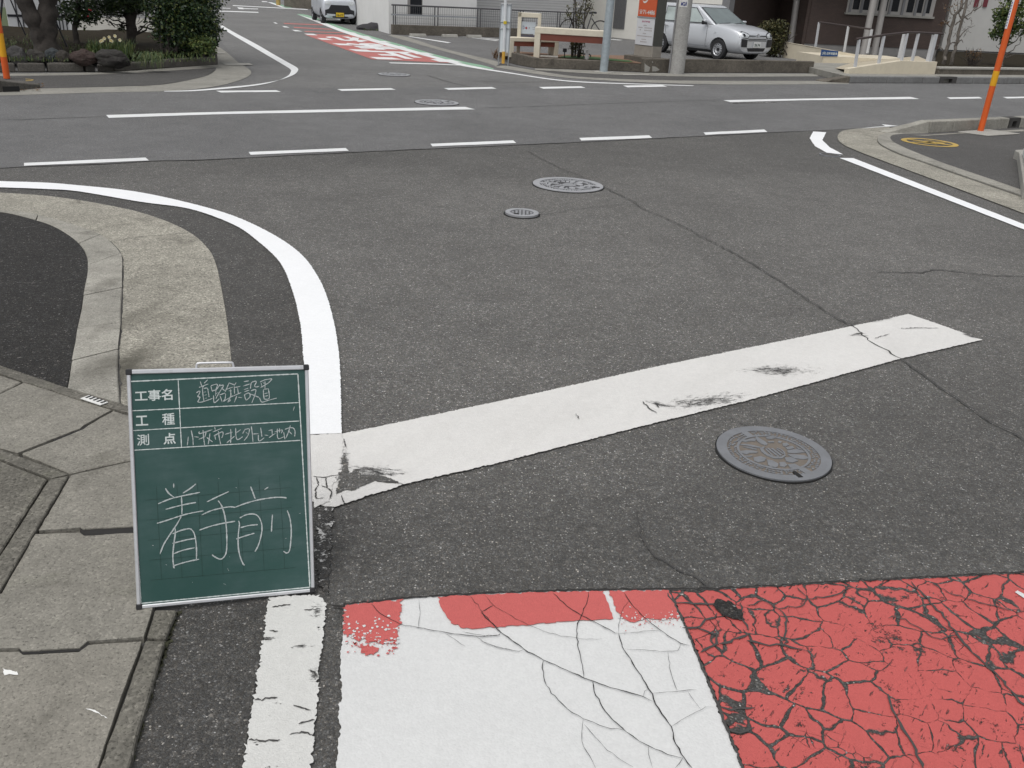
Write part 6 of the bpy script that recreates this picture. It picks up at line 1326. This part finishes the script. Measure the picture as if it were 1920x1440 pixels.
# benches
def bench(L0, R0, ytl, ytr, beam, legw, deep, lab, under, rear=True):
    a, b = P(*L0, BZ), P(*R0, BZ); d = (b-a).normalized(); n = Vector((-d.y, d.x, 0)); root = thing('bench', lab, 'bench', a, 'cream framed benches')
    def on(px, py): return onwall(px, py, a, b)
    ztl = on(L0[0] + 1, ytl).z; ln = (b-a).length
    MB().para(Vector((a.x, a.y, ztl - beam)), d*ln, n*deep, (0, 0, beam)).build('seat', CRM, root, bevel=.008)
    MB().para(Vector((a.x, a.y, ztl - beam - under)) + d*legw + n*.02, d*(ln - 2*legw), n*(deep - .04), (0, 0, under)).build('under_panel', RBROWN, root)
    for s0 in (0, ln - legw):
        MB().para(Vector((a.x, a.y, BZ - .05)) + d*s0, d*legw, n*.10, (0, 0, ztl - beam - BZ + .05)).build('leg', CRM, root, bevel=.006)
        MB().para(Vector((a.x, a.y, BZ - .05)) + d*s0 + n*(deep - .10), d*legw, n*.10, (0, 0, ztl - beam - BZ + .05)).build('leg', CRM, root, bevel=.006)
    return root
bench((955.6, 103), (1046.5, 105), 70, 74, .085, .10, .36, 'short cream bench with a red brown underside behind the low wall', .10)
bench((1000, 107.5), (1140, 116), 50.5, 62, .13, .13, .42, 'long high cream bench reaching from the frame sign to the grey steel pole', .14)
# slab at the foot of the bench
tag(MB().prism(pxs([(1012, 106.2), (1046, 108.4), (1046, 106.6), (1014, 104.8)], BZ + .03), (0, 0, .02)).build('stone_slab', CON_LIGHT, org=P(1030, 106, BZ)), 'flat pale stone slab lying beside the long bench leg', 'slab')
# multi-stemmed young tree
c = P(1078, 108.5, BZ); t = thing('young_tree', 'slim multi stemmed young tree with sparse leaves behind the long bench', 'tree', c); ry = random.Random(8)
mb = MB()
for l in ([(1074, 109), (1075, 70), (1076, 30), (1078, -20)], [(1078, 109), (1080, 70), (1080, 30), (1079, 0), (1080, -40)], [(1082, 109), (1088, 80), (1094, 50), (1097, 20), (1102, -20)], [(1072, 109), (1072, 85), (1071, 60)], [(1085, 108), (1090, 90), (1092, 78)], [(1095, 40), (1103, 22), (1110, 5)], [(1076, 50), (1068, 30), (1062, 18)], [(1080, 40), (1088, 26), (1090, 10)], [(1097, 20), (1104, 14), (1108, 16)]):
    pts = smoothline([atz(c, *p) + Vector((0, ry.gauss(0, .05), 0)) for p in l], 3); m = len(pts); mb.tube(pts, [.022 - .014*i/(m-1) for i in range(m)], 6)
mb.build('trunk', BARK, t, smooth=True)
mb = MB()
for x, y, a, n_l in ((1066, 26, .14, 70), (1104, 16, .16, 60), (1090, 22, .18, 110), (1084, 40, .16, 90), (1078, 10, .2, 80), (1100, -10, .25, 140), (1078, 88, .15, 300), (1086, 84, .12, 220), (1090, 98, .10, 120)): leafcloud(mb, atz(c, x, y), (a, a*.7, a*1.2), n_l, .05, ry, 12)
mb.build('crown', F_OLIVE, t)
c = P(1058, 109, BZ); t = thing('garden_lamp', 'small black spot lamp on a stake in the turf by the long bench', 'lamp', c)
MB().tube([c, c + Vector((0, 0, .13))], .012, 6).build('stake', NAVY, t); MB().box(c + Vector((.0, 0, .17)), (.08, .07, .08), R(20)).build('lamp_head', NAVY, t, bevel=.01)
c = P(1100, 111.5, BZ); t = thing('figurine', 'small white garden figurine standing in the turf', 'figurine', c); WF = plain('figurine_white', (.6, .6, .6), .5)
MB().lathe([(.045, 0), (.055, .05), (.04, .11), (.02, .14), (.032, .17), (.02, .205), (.001, .21)], c, 14).build('body', WF, t, smooth=True)
for s_ in (-1, 1): MB().tube(smoothline([c + Vector((s_*.04, 0, .12)), c + Vector((s_*.085, 0, .09)), c + Vector((s_*.07, -.02, .05))], 4), .011, 6).build('arm', NAVY, t)
# bicycle behind the bench
bw = P(1068, 84); bwc = atz(bw, 1067, 55); wr_ = .30; bdir = (xd*.95 + xn*.2).normalized()
bwb = Vector((bwc.x, bwc.y, 0)); bc = thing('bicycle', 'dark bicycle with a silver rimmed wheel parked behind the long bench', 'bicycle', bwb)
cz = max(bwc.z, .3); k_ = 1.0
for s0 in (0, 1.02):
    hub = bwb + bdir*s0 + Vector((0, 0, cz)); ringp = [hub + bdir*math.cos(a)*wr_ + Vector((0, 0, math.sin(a)*wr_)) for a in [i*2*math.pi/28 for i in range(29)]]
    w_ = MB().tube(ringp, .017, 6, cap=False).build('wheel', plain('tyre_black', (.02, .02, .02), .7), bc, smooth=True)
    MB().tube([hub + (p-hub)*.94 for p in ringp], .008, 5, cap=False).build('rim', SILVER, w_)
    mb = MB(); [mb.tube([hub, hub + (ringp[i]-hub)*.94], .0025, 3, cap=False) for i in range(0, 28, 2)]; mb.build('spokes', SILVER, w_)
hubs = [bwb + bdir*s0 + Vector((0, 0, cz)) for s0 in (0, 1.02)]; BKM = plain('bicycle_black', (.02, .022, .03), .35)
seat = bwb + bdir*.72 + Vector((0, 0, cz + .50)); head = bwb + bdir*.18 + Vector((0, 0, cz + .48)); bb = bwb + bdir*.58 + Vector((0, 0, cz - .02))
mb = MB(); [mb.tube(l, .016, 6) for l in ([hubs[0], head + Vector((0, 0, .12))], [head, bb], [bb, seat], [hubs[1], seat - Vector((0, 0, .15))], [hubs[1], bb])]; mb.build('frame', BKM, bc)
MB().tube(smoothline([seat - bdir*.10, seat + Vector((0, 0, .03)), seat + bdir*.14 + Vector((0, 0, .02))], 3), [.03]*7, 8).build('saddle', BKM, bc)
hp = head + Vector((0, 0, .2)); sdv = Vector((-bdir.y, bdir.x, 0)); MB().tube(smoothline([hp + sdv*.25 + bdir*.15, hp + sdv*.22, hp, hp - sdv*.22, hp - sdv*.25 + bdir*.15], 3), .012, 6).build('handlebar', SILVER, bc)
# grey steel pole and concrete pole
def bigpole(px, py, tx_, ty_, r0, r1, H, mat, lab, seg=20):
    c = P(px, py, .012); t = thing('utility_pole', lab, 'pole', c); tp = atz(c, tx_, ty_); lean = (tp-c)/(tp.z-c.z)
    MB().tube([c, c + lean*H*.5, c + lean*H], [r0, (r0+r1)/2, r1], seg).build('pole_shaft', mat, t, smooth=True)
    return t, c, lean
t, c, ln_ = bigpole(1131.5, 135.3, 1145, 0, .088, .082, 6.5, plain('galvanised_pole', (.36, .41, .44), .5, .35, var=.14, scale=14, dirt=.2, dirtcol=(.16, .17, .18)), 'bluish grey galvanised steel pole at the right end of the long bench')
MB().lathe([(.24, -.004), (.24, .012), (.001, .014)], c, 12).build('footing', CON_LIGHT, t)
t, c, ln_ = bigpole(1268.5, 138, 1285, 0, .165, .135, 9, concrete('concrete_pole', (.36, .355, .34), .35, .6, 60, .3), 'thick concrete utility pole with a small label, in front of the silver car')
toc = (CAM - c); toc.z = 0; toc.normalize(); lf = Vector((-toc.y, toc.x, 0))
def onpole(ang, z, k=1.0):
    return c + ln_*z + (toc*math.cos(ang) + lf*math.sin(ang))*((.165 - .03*z/9)*k + .0)
zl0 = atz(c, 1278, 14).z
mb = MB()
for j in range(6):
    a0, a1 = R(-12 + 12*j), R(-12 + 12*(j+1)); mb.face([onpole(-a0 + R(10), zl0, 1.02), onpole(-a1 + R(10), zl0, 1.02), onpole(-a1 + R(10), zl0 + .34, 1.02), onpole(-a0 + R(10), zl0 + .34, 1.02)])
lb = mb.build('label', plain('label_white', (.60, .60, .58), .5), t)
mb = MB()
for (a0, a1, z0, z1) in ((-4, 6, .03, .10), (8, 20, .02, .06), (10, 24, .075, .10), (24, 40, .03, .09), (-2, 36, .105, .115)):
    mb.face([onpole(R(10 - a0), zl0 + z0, 1.03), onpole(R(10 - a1), zl0 + z0, 1.03), onpole(R(10 - a1), zl0 + z1, 1.03), onpole(R(10 - a0), zl0 + z1, 1.03)])
mb.build('lettering', plain('ink_navy', (.03, .04, .16), .5), lb)
MB().tube([onpole(-R(70), 0, 1.1), onpole(-R(70), 2.5, 1.1)], .02, 6).build('conduit', GREY_M, t)
for l, z in (([(1169, 139), (1217, 139.5), (1216, 141), (1168, 140.8)], .016), ([(1240, 138.6), (1344, 139.2), (1340, 144), (1250, 143)], .014)): sheet('foot_slab', l, z, CON_LIGHT if z > .015 else CON_FAR, car_park)

# ------------------------------------------------------------------ sign tower
st_ = thing('sign_tower', 'orange and white sign tower with a stone foot showing a telephone number', 'sign', TF[0])
TZ = .27; TH = 3.4
def onT(px, py, off=.0):
    nT = Vector((tx.y, -tx.x, 0)).normalized(); return onwall(px, py, TF[0] + nT*off, TF[1] + nT*off)
zA, zB = onT(1205, 30.5).z, onT(1205, 34).z; zC = onT(1205, 85).z
STN = plain('stone_foot', (.30, .275, .24), .6, var=.12, scale=6); SIDE = plain('tower_side', (.085, .085, .075), .5, .2, var=.06)
f_ = Vector((tx.x, tx.y, 0)); s__ = Vector((ty.x, ty.y, 0)); o0 = Vector((TF[0].x, TF[0].y, TZ))
MB().para(o0, f_, s__, (0, 0, zC - TZ)).build('foot', STN, st_, bevel=.006)
MB().para(o0 + f_*.02 + s__*.015 + Vector((0, 0, zC - TZ)), f_*.98, s__*.985, (0, 0, TH - zC)).build('core', SIDE, st_)
nT = Vector((tx.y, -tx.x, 0)).normalized()
if nT.dot(CAM - TF[0]) < 0: nT = -nT
fo_ = o0 + f_*.04 + nT*.0
def facep(u, z, off): return Vector((TF[0].x, TF[0].y, 0)) + f_*u + Vector((0, 0, z)) + nT*off
MB().prism([facep(.03, zC + .01, .0), facep(.97, zC + .01, .0), facep(.97, zB, .0), facep(.03, zB, .0)], nT*.012).build('board', plain('board_white', (.60, .61, .64), .4, var=.02), st_)
MB().prism([facep(.01, zB + .002, .0), facep(.99, zB + .002, .0), facep(.99, zA - .002, .0), facep(.01, zA - .002, .0)], nT*.018).build('trim', STEEL, st_)
op = MB().prism([facep(.03, zA, .0), facep(.98, zA, .0), facep(.98, TH - .1, .0), facep(.03, TH - .1, .0)], nT*.012).build('orange_panel', plain('panel_orange', (.55, .095, .03), .45, var=.03), st_)
def ftext(s, u0, u1, z0, z1, mat, nm, bold=.015, par=st_):
    mb = MB(); add_text(mb, s, [facep(u0, z0, .0145), facep(u1, z0, .0145), facep(u1, z1, .0145), facep(u0, z1, .0145)], bold); return mb.build(nm, mat, par)
WL = plain('letter_white', (.62, .62, .60), .5); z71a, z71b = onT(1200, 26).z, onT(1200, 17.5).z
ftext('☎', .10, .27, z71a, z71b, WL, 'telephone_symbol', .01, op); ftext('71-4486', .30, .93, z71a, z71b, WL, 'lettering', .02, op)
mb = MB(); zs0 = onT(1208, 3.5).z
pts = smoothline([facep(u, zs0 + dz, .0145) for u, dz in ((.22, .03), (.30, -.005), (.42, .01), (.50, .06), (.55, .14))], 5); L_ = []
for i, p in enumerate(pts):
    w_ = .018*math.sin(math.pi*(i+.6)/(len(pts)+.2)) + .004; L_.append((p - Vector((0, 0, w_)), p + Vector((0, 0, w_))))
for i in range(len(pts)-1): mb.face([L_[i][0], L_[i+1][0], L_[i+1][1], L_[i][1]])
mb.build('logo_stroke', WL, op)
bH = zB - zC
def bz(t): return zC + bH*t
ftext('診療時間', .30, .72, bz(.85), bz(.92), plain('ink_pink', (.42, .12, .20), .5), 'heading', .02)
INKG = plain('ink_pale', (.30, .25, .24), .6)
mb = MB(); rg = random.Random(2)
for zt2, u0, u1, kk in ((.73, .40, .58, 4), (.64, .12, .36, 5), (.64, .46, .88, 7), (.55, .20, .30, 1), (.55, .46, .88, 7), (.43, .40, .58, 4), (.33, .10, .90, 13), (.21, .36, .60, 4), (.12, .30, .66, 6)):
    for i in range(kk):
        u = u0 + (u1-u0)*(i+.2)/kk; wu = (u1-u0)/kk*.55
        if wu > .05: wu = .05
        mb.face([facep(u, bz(zt2), .0145), facep(u + wu, bz(zt2), .0145), facep(u + wu, bz(zt2 + .035), .0145), facep(u, bz(zt2 + .035), .0145)])
mb.build('small_print', INKG, st_)

# ------------------------------------------------------------------ vehicles
def loftmesh(stations):
    bm = bmesh.new(); rings = []
    for (x, zb, zm, zt, wb, wm, wt, cr) in stations:
        half = [(wb*.75, zb), (wb, zb + .06), (wm, zm*.55 + zb*.45), (wm, zm), (wt + (wm-wt)*.35, zt - .05), (wt - .06, zt)]
        ring = [(-y, z) for y, z in half[::-1]]; loop = [(0, zt + cr)] + [(y, z) for y, z in half[::-1]] + [(0, zb)] + [(-y, z) for y, z in half]
        rings.append([bm.verts.new((x, y, z)) for y, z in loop])
    n = len(rings[0])
    for i in range(len(rings)-1):
        for j in range(n): bm.faces.new((rings[i][j], rings[i][(j+1) % n], rings[i+1][(j+1) % n], rings[i+1][j]))
    bm.faces.new(rings[0]); bm.faces.new(rings[-1][::-1]); bmesh.ops.recalc_face_normals(bm, faces=bm.faces)
    return bm
def evaluated(bm, sub=2, cutters=()):
    me = bpy.data.meshes.new('tmp'); bm.to_mesh(me); bm.free(); o = bpy.data.objects.new('tmp', me); C.objects.link(o); tmp = [o]
    if sub: m = o.modifiers.new('s', 'SUBSURF'); m.levels = sub; m.render_levels = sub
    for cb_ in cutters:
        cm = bpy.data.meshes.new('c'); cb_.to_mesh(cm); cb_.free(); co = bpy.data.objects.new('c', cm); C.objects.link(co); tmp.append(co)
        m = o.modifiers.new('b', 'BOOLEAN'); m.operation = 'DIFFERENCE'; m.object = co; m.solver = 'EXACT'
    dg = bpy.context.evaluated_depsgraph_get(); dg.update(); out = bpy.data.meshes.new_from_object(o.evaluated_get(dg))
    for q in tmp: bpy.data.objects.remove(q)
    r = bmesh.new(); r.from_mesh(out); bpy.data.meshes.remove(out); return r
CARP = NT('car_paint_silver'); CARP.b.inputs['Coat Weight'].default_value = .6; CARP.b.inputs['Coat Roughness'].default_value = .08; CARP = CARP.out((.56, .58, .61), .36, .35)
VANP = NT('car_paint_white_silver'); VANP.b.inputs['Coat Weight'].default_value = .6; VANP.b.inputs['Coat Roughness'].default_value = .08; VANP = VANP.out((.58, .61, .66), .36, .3)
TRIM = plain('car_trim_black', (.014, .014, .018), .45); TYRE = plain('tyre_rubber', (.018, .018, .02), .75); RIM = plain('rim_silver', (.45, .46, .48), .4, .5); LENS = plain('headlight_lens', (.62, .65, .67), .12, .2, var=.2, scale=25); CGLASS = plain('car_glass', (.13, .16, .16), .04, 0, var=.15, scale=3, spec=.9)
SGLASS = plain('car_side_glass', (.33, .38, .37), .05, 0, var=.3, scale=2.2, spec=.9)  # paler than the windscreen: a bright reflection put into the colour
CHROME = plain('chrome', (.6, .6, .62), .15, .9); PLW = plain('plate_white', (.66, .67, .66), .5); PLY = plain('plate_yellow', (.62, .42, .02), .5); UNDER = plain('underbody', (.01, .01, .011), .9)
def car(label, loc, head, s, stations, cab, wb, half, tr, front, plate, wins, name='parked_car', paintm=None):
    paintm = paintm or CARP; T = Matrix.Translation(loc) @ Matrix.Rotation(math.atan2(head.y, head.x), 4, 'Z') @ Matrix.Scale(s, 4)
    root = thing(name, label, 'car' if name == 'parked_car' else 'van', loc)
    cut = []
    for ax in (0, -wb):
        for sd_ in (-1, 1):
            m = MB(); m.lathe([(tr*1.17, -.17), (tr*1.17, .17)], (ax, sd_*(half - .05), tr), 28, 'Y'); bmesh.ops.recalc_face_normals(m.bm, faces=m.bm.faces); cut.append(m.bm)
    body = evaluated(loftmesh(stations), 2, cut)
    bvh = BVHTree.FromBMesh(body)
    body.transform(T); bo = finish(body, 'body', paintm, root, smooth=True)
    # cabin
    zb, zr, xf0, xf1, xr0, xr1, w0, w1 = cab
    def cp(t, fr, sd_): x = (xf0 + (xf1-xf0)*t) if fr else (xr0 + (xr1-xr0)*t); return Vector((x, sd_*(w0 + (w1-w0)*t), zb + (zr-zb)*t))
    bm = bmesh.new(); rings = []
    for t in (0, .5, 1.0): rings.append([bm.verts.new(p) for p in (cp(t, 1, -1), cp(t, 1, 1), cp(t, 0, 1), cp(t, 0, -1))])
    for i in range(2):
        for j in range(4): bm.faces.new((rings[i][j], rings[i][(j+1) % 4], rings[i+1][(j+1) % 4], rings[i+1][j]))
    tc_ = [bm.verts.new(v.co*1 + Vector((-.12*(1 if k < 2 else -1), -.10*math.copysign(1, v.co.y), .035))) for k, v in enumerate(rings[2])]
    for j in range(4): bm.faces.new((rings[2][j], rings[2][(j+1) % 4], tc_[(j+1) % 4], tc_[j]))
    bm.faces.new(tc_); bm.faces.new(rings[0][::-1]); bm.transform(T); finish(bm, 'cabin', paintm, root, bevel=.05*s, seg=3, smooth=False)
    def tof(x): return (x - xf0)/(xf1 - xf0)
    def S(x, z, sd_, off): t = (z - zb)/(zr - zb); return Vector((x, sd_*(w0 + (w1-w0)*t + off), z))
    def F(y, t, off):
        p = cp(t, 1, 0); nrm = Vector((zr - zb, 0, -(xf1 - xf0))).normalized(); nrm = Vector((abs(nrm.x), 0, abs(nrm.z))); return Vector((p.x, y*(w0 + (w1-w0)*t), p.z)) + nrm*off
    mb = MB(); mb.face([F(-.93, .04, .006), F(.93, .04, .006), F(.90, .93, .006), F(-.90, .93, .006)]); mb.xf(T).build('windscreen_frame', TRIM, root)
    mb = MB(); mb.face([F(-.88, .08, .011), F(.88, .08, .011), F(.86, .89, .011), F(-.86, .89, .011)]); mb.xf(T).build('windscreen', CGLASS, root)
    mb = MB(); [mb.tube([F(a, .07, .03), F(b, .13, .03)], .010, 5) for a, b in ((-.75, -.05), (-.05, .62))]; mb.xf(T).build('wipers', TRIM, root)
    for sd_ in (-1, 1):
        al = [p for w_ in wins for p in w_]; x0, x1 = max(p[0] for p in al), min(p[0] for p in al)
        for w_ in wins:
            cx, cz_ = sum(p[0] for p in w_)/len(w_), sum(p[1] for p in w_)/len(w_)
            mb = MB(); mb.face([S(cx + (x-cx)*1.07, cz_ + (z-cz_)*1.12, sd_, .006) for x, z in w_]); fr_ = mb.xf(T).build('window', TRIM, root)
            mb = MB(); mb.face([S(x, z, sd_, .012) for x, z in w_]); mb.xf(T).build('pane', SGLASS, fr_)
        for ax in (0, -wb):
            wc = Vector((ax, sd_*(half - .10), tr))
            mb = MB(); mb.lathe([(tr*.62, -.09), (tr*.93, -.09), (tr, -.06), (tr, .06), (tr*.93, .09), (tr*.62, .09)], wc, 32, 'Y', False); wh = mb.xf(T).build('wheel', TYRE, root, smooth=False)
            mb = MB(); mb.lathe([(tr*.64, .02*sd_), (tr*.64, .085*sd_), (tr*.55, .06*sd_), (tr*.36, .075*sd_), (tr*.30, .05*sd_), (.001, .05*sd_)], wc, 28, 'Y'); rm_ = mb.xf(T).build('rim', RIM, wh)
            mb = MB()
            for k in range(12):
                a = k*math.pi/6; q = wc + Vector((math.cos(a)*tr*.47, .071*sd_, math.sin(a)*tr*.47)); mb.box(q, (.028, .014, .028), 0)
            mb.lathe([(tr*.17, .05*sd_), (tr*.15, .085*sd_), (.001, .088*sd_)], wc, 14, 'Y'); mb.xf(T).build('rim_holes', TRIM, rm_)
    def decal(poly, off, nm, mat, dirv=Vector((-1, 0, 0)), org_x=2.0, par=root, cuts=3):
        b2 = bmesh.new(); vv = [b2.verts.new((0, y, z)) for y, z in poly]
        for tri in tessellate_polygon([[Vector((y, z, 0)) for y, z in poly]]): b2.faces.new([vv[i] for i in tri])
        bmesh.ops.subdivide_edges(b2, edges=b2.edges[:], cuts=cuts, use_grid_fill=False); bmesh.ops.triangulate(b2, faces=b2.faces[:])
        for v in b2.verts:
            o = Vector((org_x, v.co.y, v.co.z)); h = bvh.ray_cast(o, dirv)
            v.co = (h[0] - dirv*off) if h[0] is not None else Vector((stations[0][0] - .25, v.co.y, v.co.z))
        b2.transform(T); return finish(b2, nm, mat, par)
    for poly, nm, mat, off in front: decal(poly, off, nm, mat)
    def sdecal(pts, wd, nm, mat, sd_, off=.006):
        mb = MB(); L_ = []
        pts = dens([Vector((x, z, 0)) for x, z in pts], .06, 0, False)
        for p in pts:
            h = bvh.ray_cast(Vector((p.x, sd_*2, p.y)), Vector((0, -sd_, 0)))
            if h[0] is not None: L_.append(h[0] + Vector((0, sd_*off, 0)))
        for a_, b_ in zip(L_[:-1], L_[1:]):
            d = (b_-a_).normalized(); q = d.cross(Vector((0, 1, 0))).normalized()*wd/2; mb.face([a_ - q, b_ - q, b_ + q, a_ + q])
        mb.xf(T).build(nm, mat, root)
    px_, pz_, txt, pm = plate
    o_p = MB().box((px_, 0, pz_), (.012, .33, .165)).xf(T).build('number_plate', pm, root)
    mb = MB(); q4 = [Vector((px_ + .0085, y, z)) for y, z in ((-.13, pz_ - .06), (.13, pz_ - .06), (.13, pz_ + .025), (-.13, pz_ + .025))]; add_text(mb, txt, q4, .02); mb.xf(T).build('lettering', plain('ink_green', (.02, .06, .04), .5) if pm is PLW else TRIM, o_p)
    MB().box((-wb/2, 0, .24), (wb - .8, half*1.7, .12)).xf(T).build('underbody', UNDER, root)
    return root, T, sdecal, bvh, decal
h_ = Vector((.60, -.80, 0)).normalized(); lft_ = Vector((-h_.y, h_.x, 0)); s = .92
wc_ = P(1346.5, 111.5); loc = wc_ + lft_*(.735*s)
PST = [(.812, .27, .54, .74, .62, .70, .64, .01), (.80, .25, .55, .78, .66, .74, .67, .02), (.74, .22, .56, .845, .70, .78, .70, .03), (.60, .20, .58, .905, .74, .825, .735, .035), (.25, .20, .60, .985, .76, .85, .765, .035), (-.35, .20, .62, 1.045, .78, .85, .79, .02), (-1.2, .20, .62, 1.005, .78, .85, .80, 0), (-2.6, .20, .62, .99, .78, .85, .80, 0), (-3.25, .24, .62, .985, .76, .835, .79, 0), (-3.42, .34, .62, .95, .70, .79, .76, 0), (-3.45, .40, .62, .90, .66, .75, .72, 0)]
frontP = []
for sg_ in (-1, 1):
    frontP += [([(sg_*y, z) for y, z in ((.745, .845), (.60, .87), (.42, .815), (.375, .755), (.44, .665), (.745, .685))], 'headlight_surround', TRIM, .006), ([(sg_*y, z) for y, z in ((.66, .805), (.58, .81), (.56, .735), (.64, .72))], 'lamp_unit', DGLASS, .022), ([(sg_*y, z) for y, z in ((.73, .82), (.60, .845), (.44, .795), (.40, .755), (.46, .685), (.72, .705))], 'headlight', LENS, .014), ([(sg_*y, z) for y, z in ((.72, .66), (.455, .64), (.45, .42), (.70, .43))], 'bumper_grille', TRIM, .016), ([(sg_*y, z) for y, z in ((.42, .765), (.10, .755), (.10, .735), (.42, .73))], 'grille_slot', TRIM, .008)]
frontP += [([(-.42, .665), (.42, .665), (.42, .643), (-.42, .643)], 'grille_slot', TRIM, .008), ([(-.42, .622), (.42, .622), (.42, .600), (-.42, .600)], 'grille_slot', TRIM, .008), ([(-.42, .40), (.42, .40), (.36, .30), (-.36, .30)], 'lower_grille', TRIM, .008)]
pc, T, sdec, bvh, dec = car('silver station wagon parked behind the low wall and the concrete pole', loc, h_, s, PST, (.96, 1.50, -.22, -1.18, -3.42, -3.30, .795, .655), 2.55, .845, .30, frontP, (.83, .50, '78-74', PLW),
    [[(-.70, 1.03), (-1.60, 1.02), (-1.60, 1.42), (-1.22, 1.42)], [(-1.74, 1.02), (-2.50, 1.02), (-2.50, 1.42), (-1.74, 1.42)], [(-2.66, 1.02), (-3.28, 1.03), (-3.20, 1.41), (-2.66, 1.42)]])
for sd_ in (-1, 1):
    for l in ([(-.55, .96), (-.52, .60), (-.55, .32)], [(-1.68, .97), (-1.68, .32)], [(-2.45, .97), (-2.30, .60), (-2.28, .5)]): sdec(l, .010, 'door_seam', TRIM, sd_)
    sdec([(-.45, .36), (-2.2, .36)], .02, 'sill_line', plain('sill_shade', (.2, .21, .23), .5), sd_)
    for x in (-1.48, -2.32): MB().box((x, sd_*.86, .86), (.16, .03, .028)).xf(T).build('door_handle', CHROME, pc, bevel=.006)
    MB().box((-.62, sd_*.90, 1.04), (.12, .17, .13)).xf(T).build('mirror', TRIM, pc, bevel=.02); MB().box((-.60, sd_*.905, 1.085), (.125, .15, .07)).xf(T).build('mirror_cover', CARP, pc, bevel=.02)
    MB().box((-.18, sd_*.848, .79), (.06, .012, .025)).xf(T).build('side_repeater', LENS, pc)
def hit(y, z): r = bvh.ray_cast(Vector((2, y, z)), Vector((-1, 0, 0))); return r[0] if r[0] is not None else Vector((.78, y, z))
mb = MB(); eo = hit(0, .765) + Vector((.012, 0, 0))
def ell(a, b, cy, cz_): return [eo + Vector((0, cy + a*math.cos(t), cz_ + b*math.sin(t))) for t in [i*2*math.pi/16 for i in range(17)]]
for a, b, cz_ in ((.062, .043, 0), (.020, .040, 0), (.042, .017, .018)): mb.tube(ell(a, b, 0, cz_), .006, 5, cap=False)
mb.xf(T).build('emblem', CHROME, pc)
h2 = Vector((.36, -.93, 0)).normalized(); s2 = .88; lv = P(634, 44.4)
VST = [(.50, .30, .60, .86, .56, .62, .56, .01), (.48, .22, .60, .93, .62, .69, .62, .01), (.36, .20, .60, .99, .66, .73, .66, .01), (.0, .20, .62, 1.04, .67, .735, .68, 0), (-1.2, .20, .62, 1.05, .67, .735, .69, 0), (-2.5, .22, .62, 1.05, .67, .735, .69, 0), (-2.82, .32, .62, 1.03, .64, .71, .67, 0), (-2.86, .4, .62, 1.0, .62, .68, .64, 0)]
frontV = []
for sg_ in (-1, 1): frontV += [([(sg_*y, z) for y, z in ((.60, .90), (.40, .90), (.36, .80), (.44, .73), (.60, .76))], 'headlight', LENS, .012), ([(sg_*y, z) for y, z in ((.55, .40), (.19, .385), (.19, .31), (.50, .31))], 'bumper_insert', VANP, .018)]
frontV += [([(-.36, .74), (.36, .74), (.46, .58), (.61, .54), (.61, .25), (-.61, .25), (-.61, .54), (-.46, .58)], 'grille', TRIM, .010)]
vn_, TV, sdv_, bv2, dv2 = car('silver white van with a yellow plate parked beside the white house', lv, h2, s2, VST, (.99, 1.86, .34, -.38, -2.84, -2.74, .695, .60), 2.45, .73, .285, frontV, (.528, .37, '16-77', PLY),
    [[(-.12, 1.08), (-.90, 1.08), (-.90, 1.66), (-.42, 1.66)], [(-1.05, 1.08), (-1.9, 1.08), (-1.9, 1.66), (-1.05, 1.66)], [(-2.0, 1.08), (-2.7, 1.08), (-2.66, 1.66), (-2.0, 1.66)]], name='parked_van', paintm=VANP)
for sd_ in (-1, 1):
    for l in ([(.30, .98), (.36, .6)], [(-.98, 1.0), (-.98, .3)], [(-1.95, 1.0), (-1.95, .5)]): sdv_(l, .010, 'door_seam', TRIM, sd_)
    for x in (-.8, -1.15): MB().box((x, sd_*.745, .88), (.14, .03, .028)).xf(TV).build('door_handle', CHROME, vn_, bevel=.006)
    MB().box((.10, sd_*.80, 1.12), (.10, .15, .16)).xf(TV).build('mirror', VANP, vn_, bevel=.02)
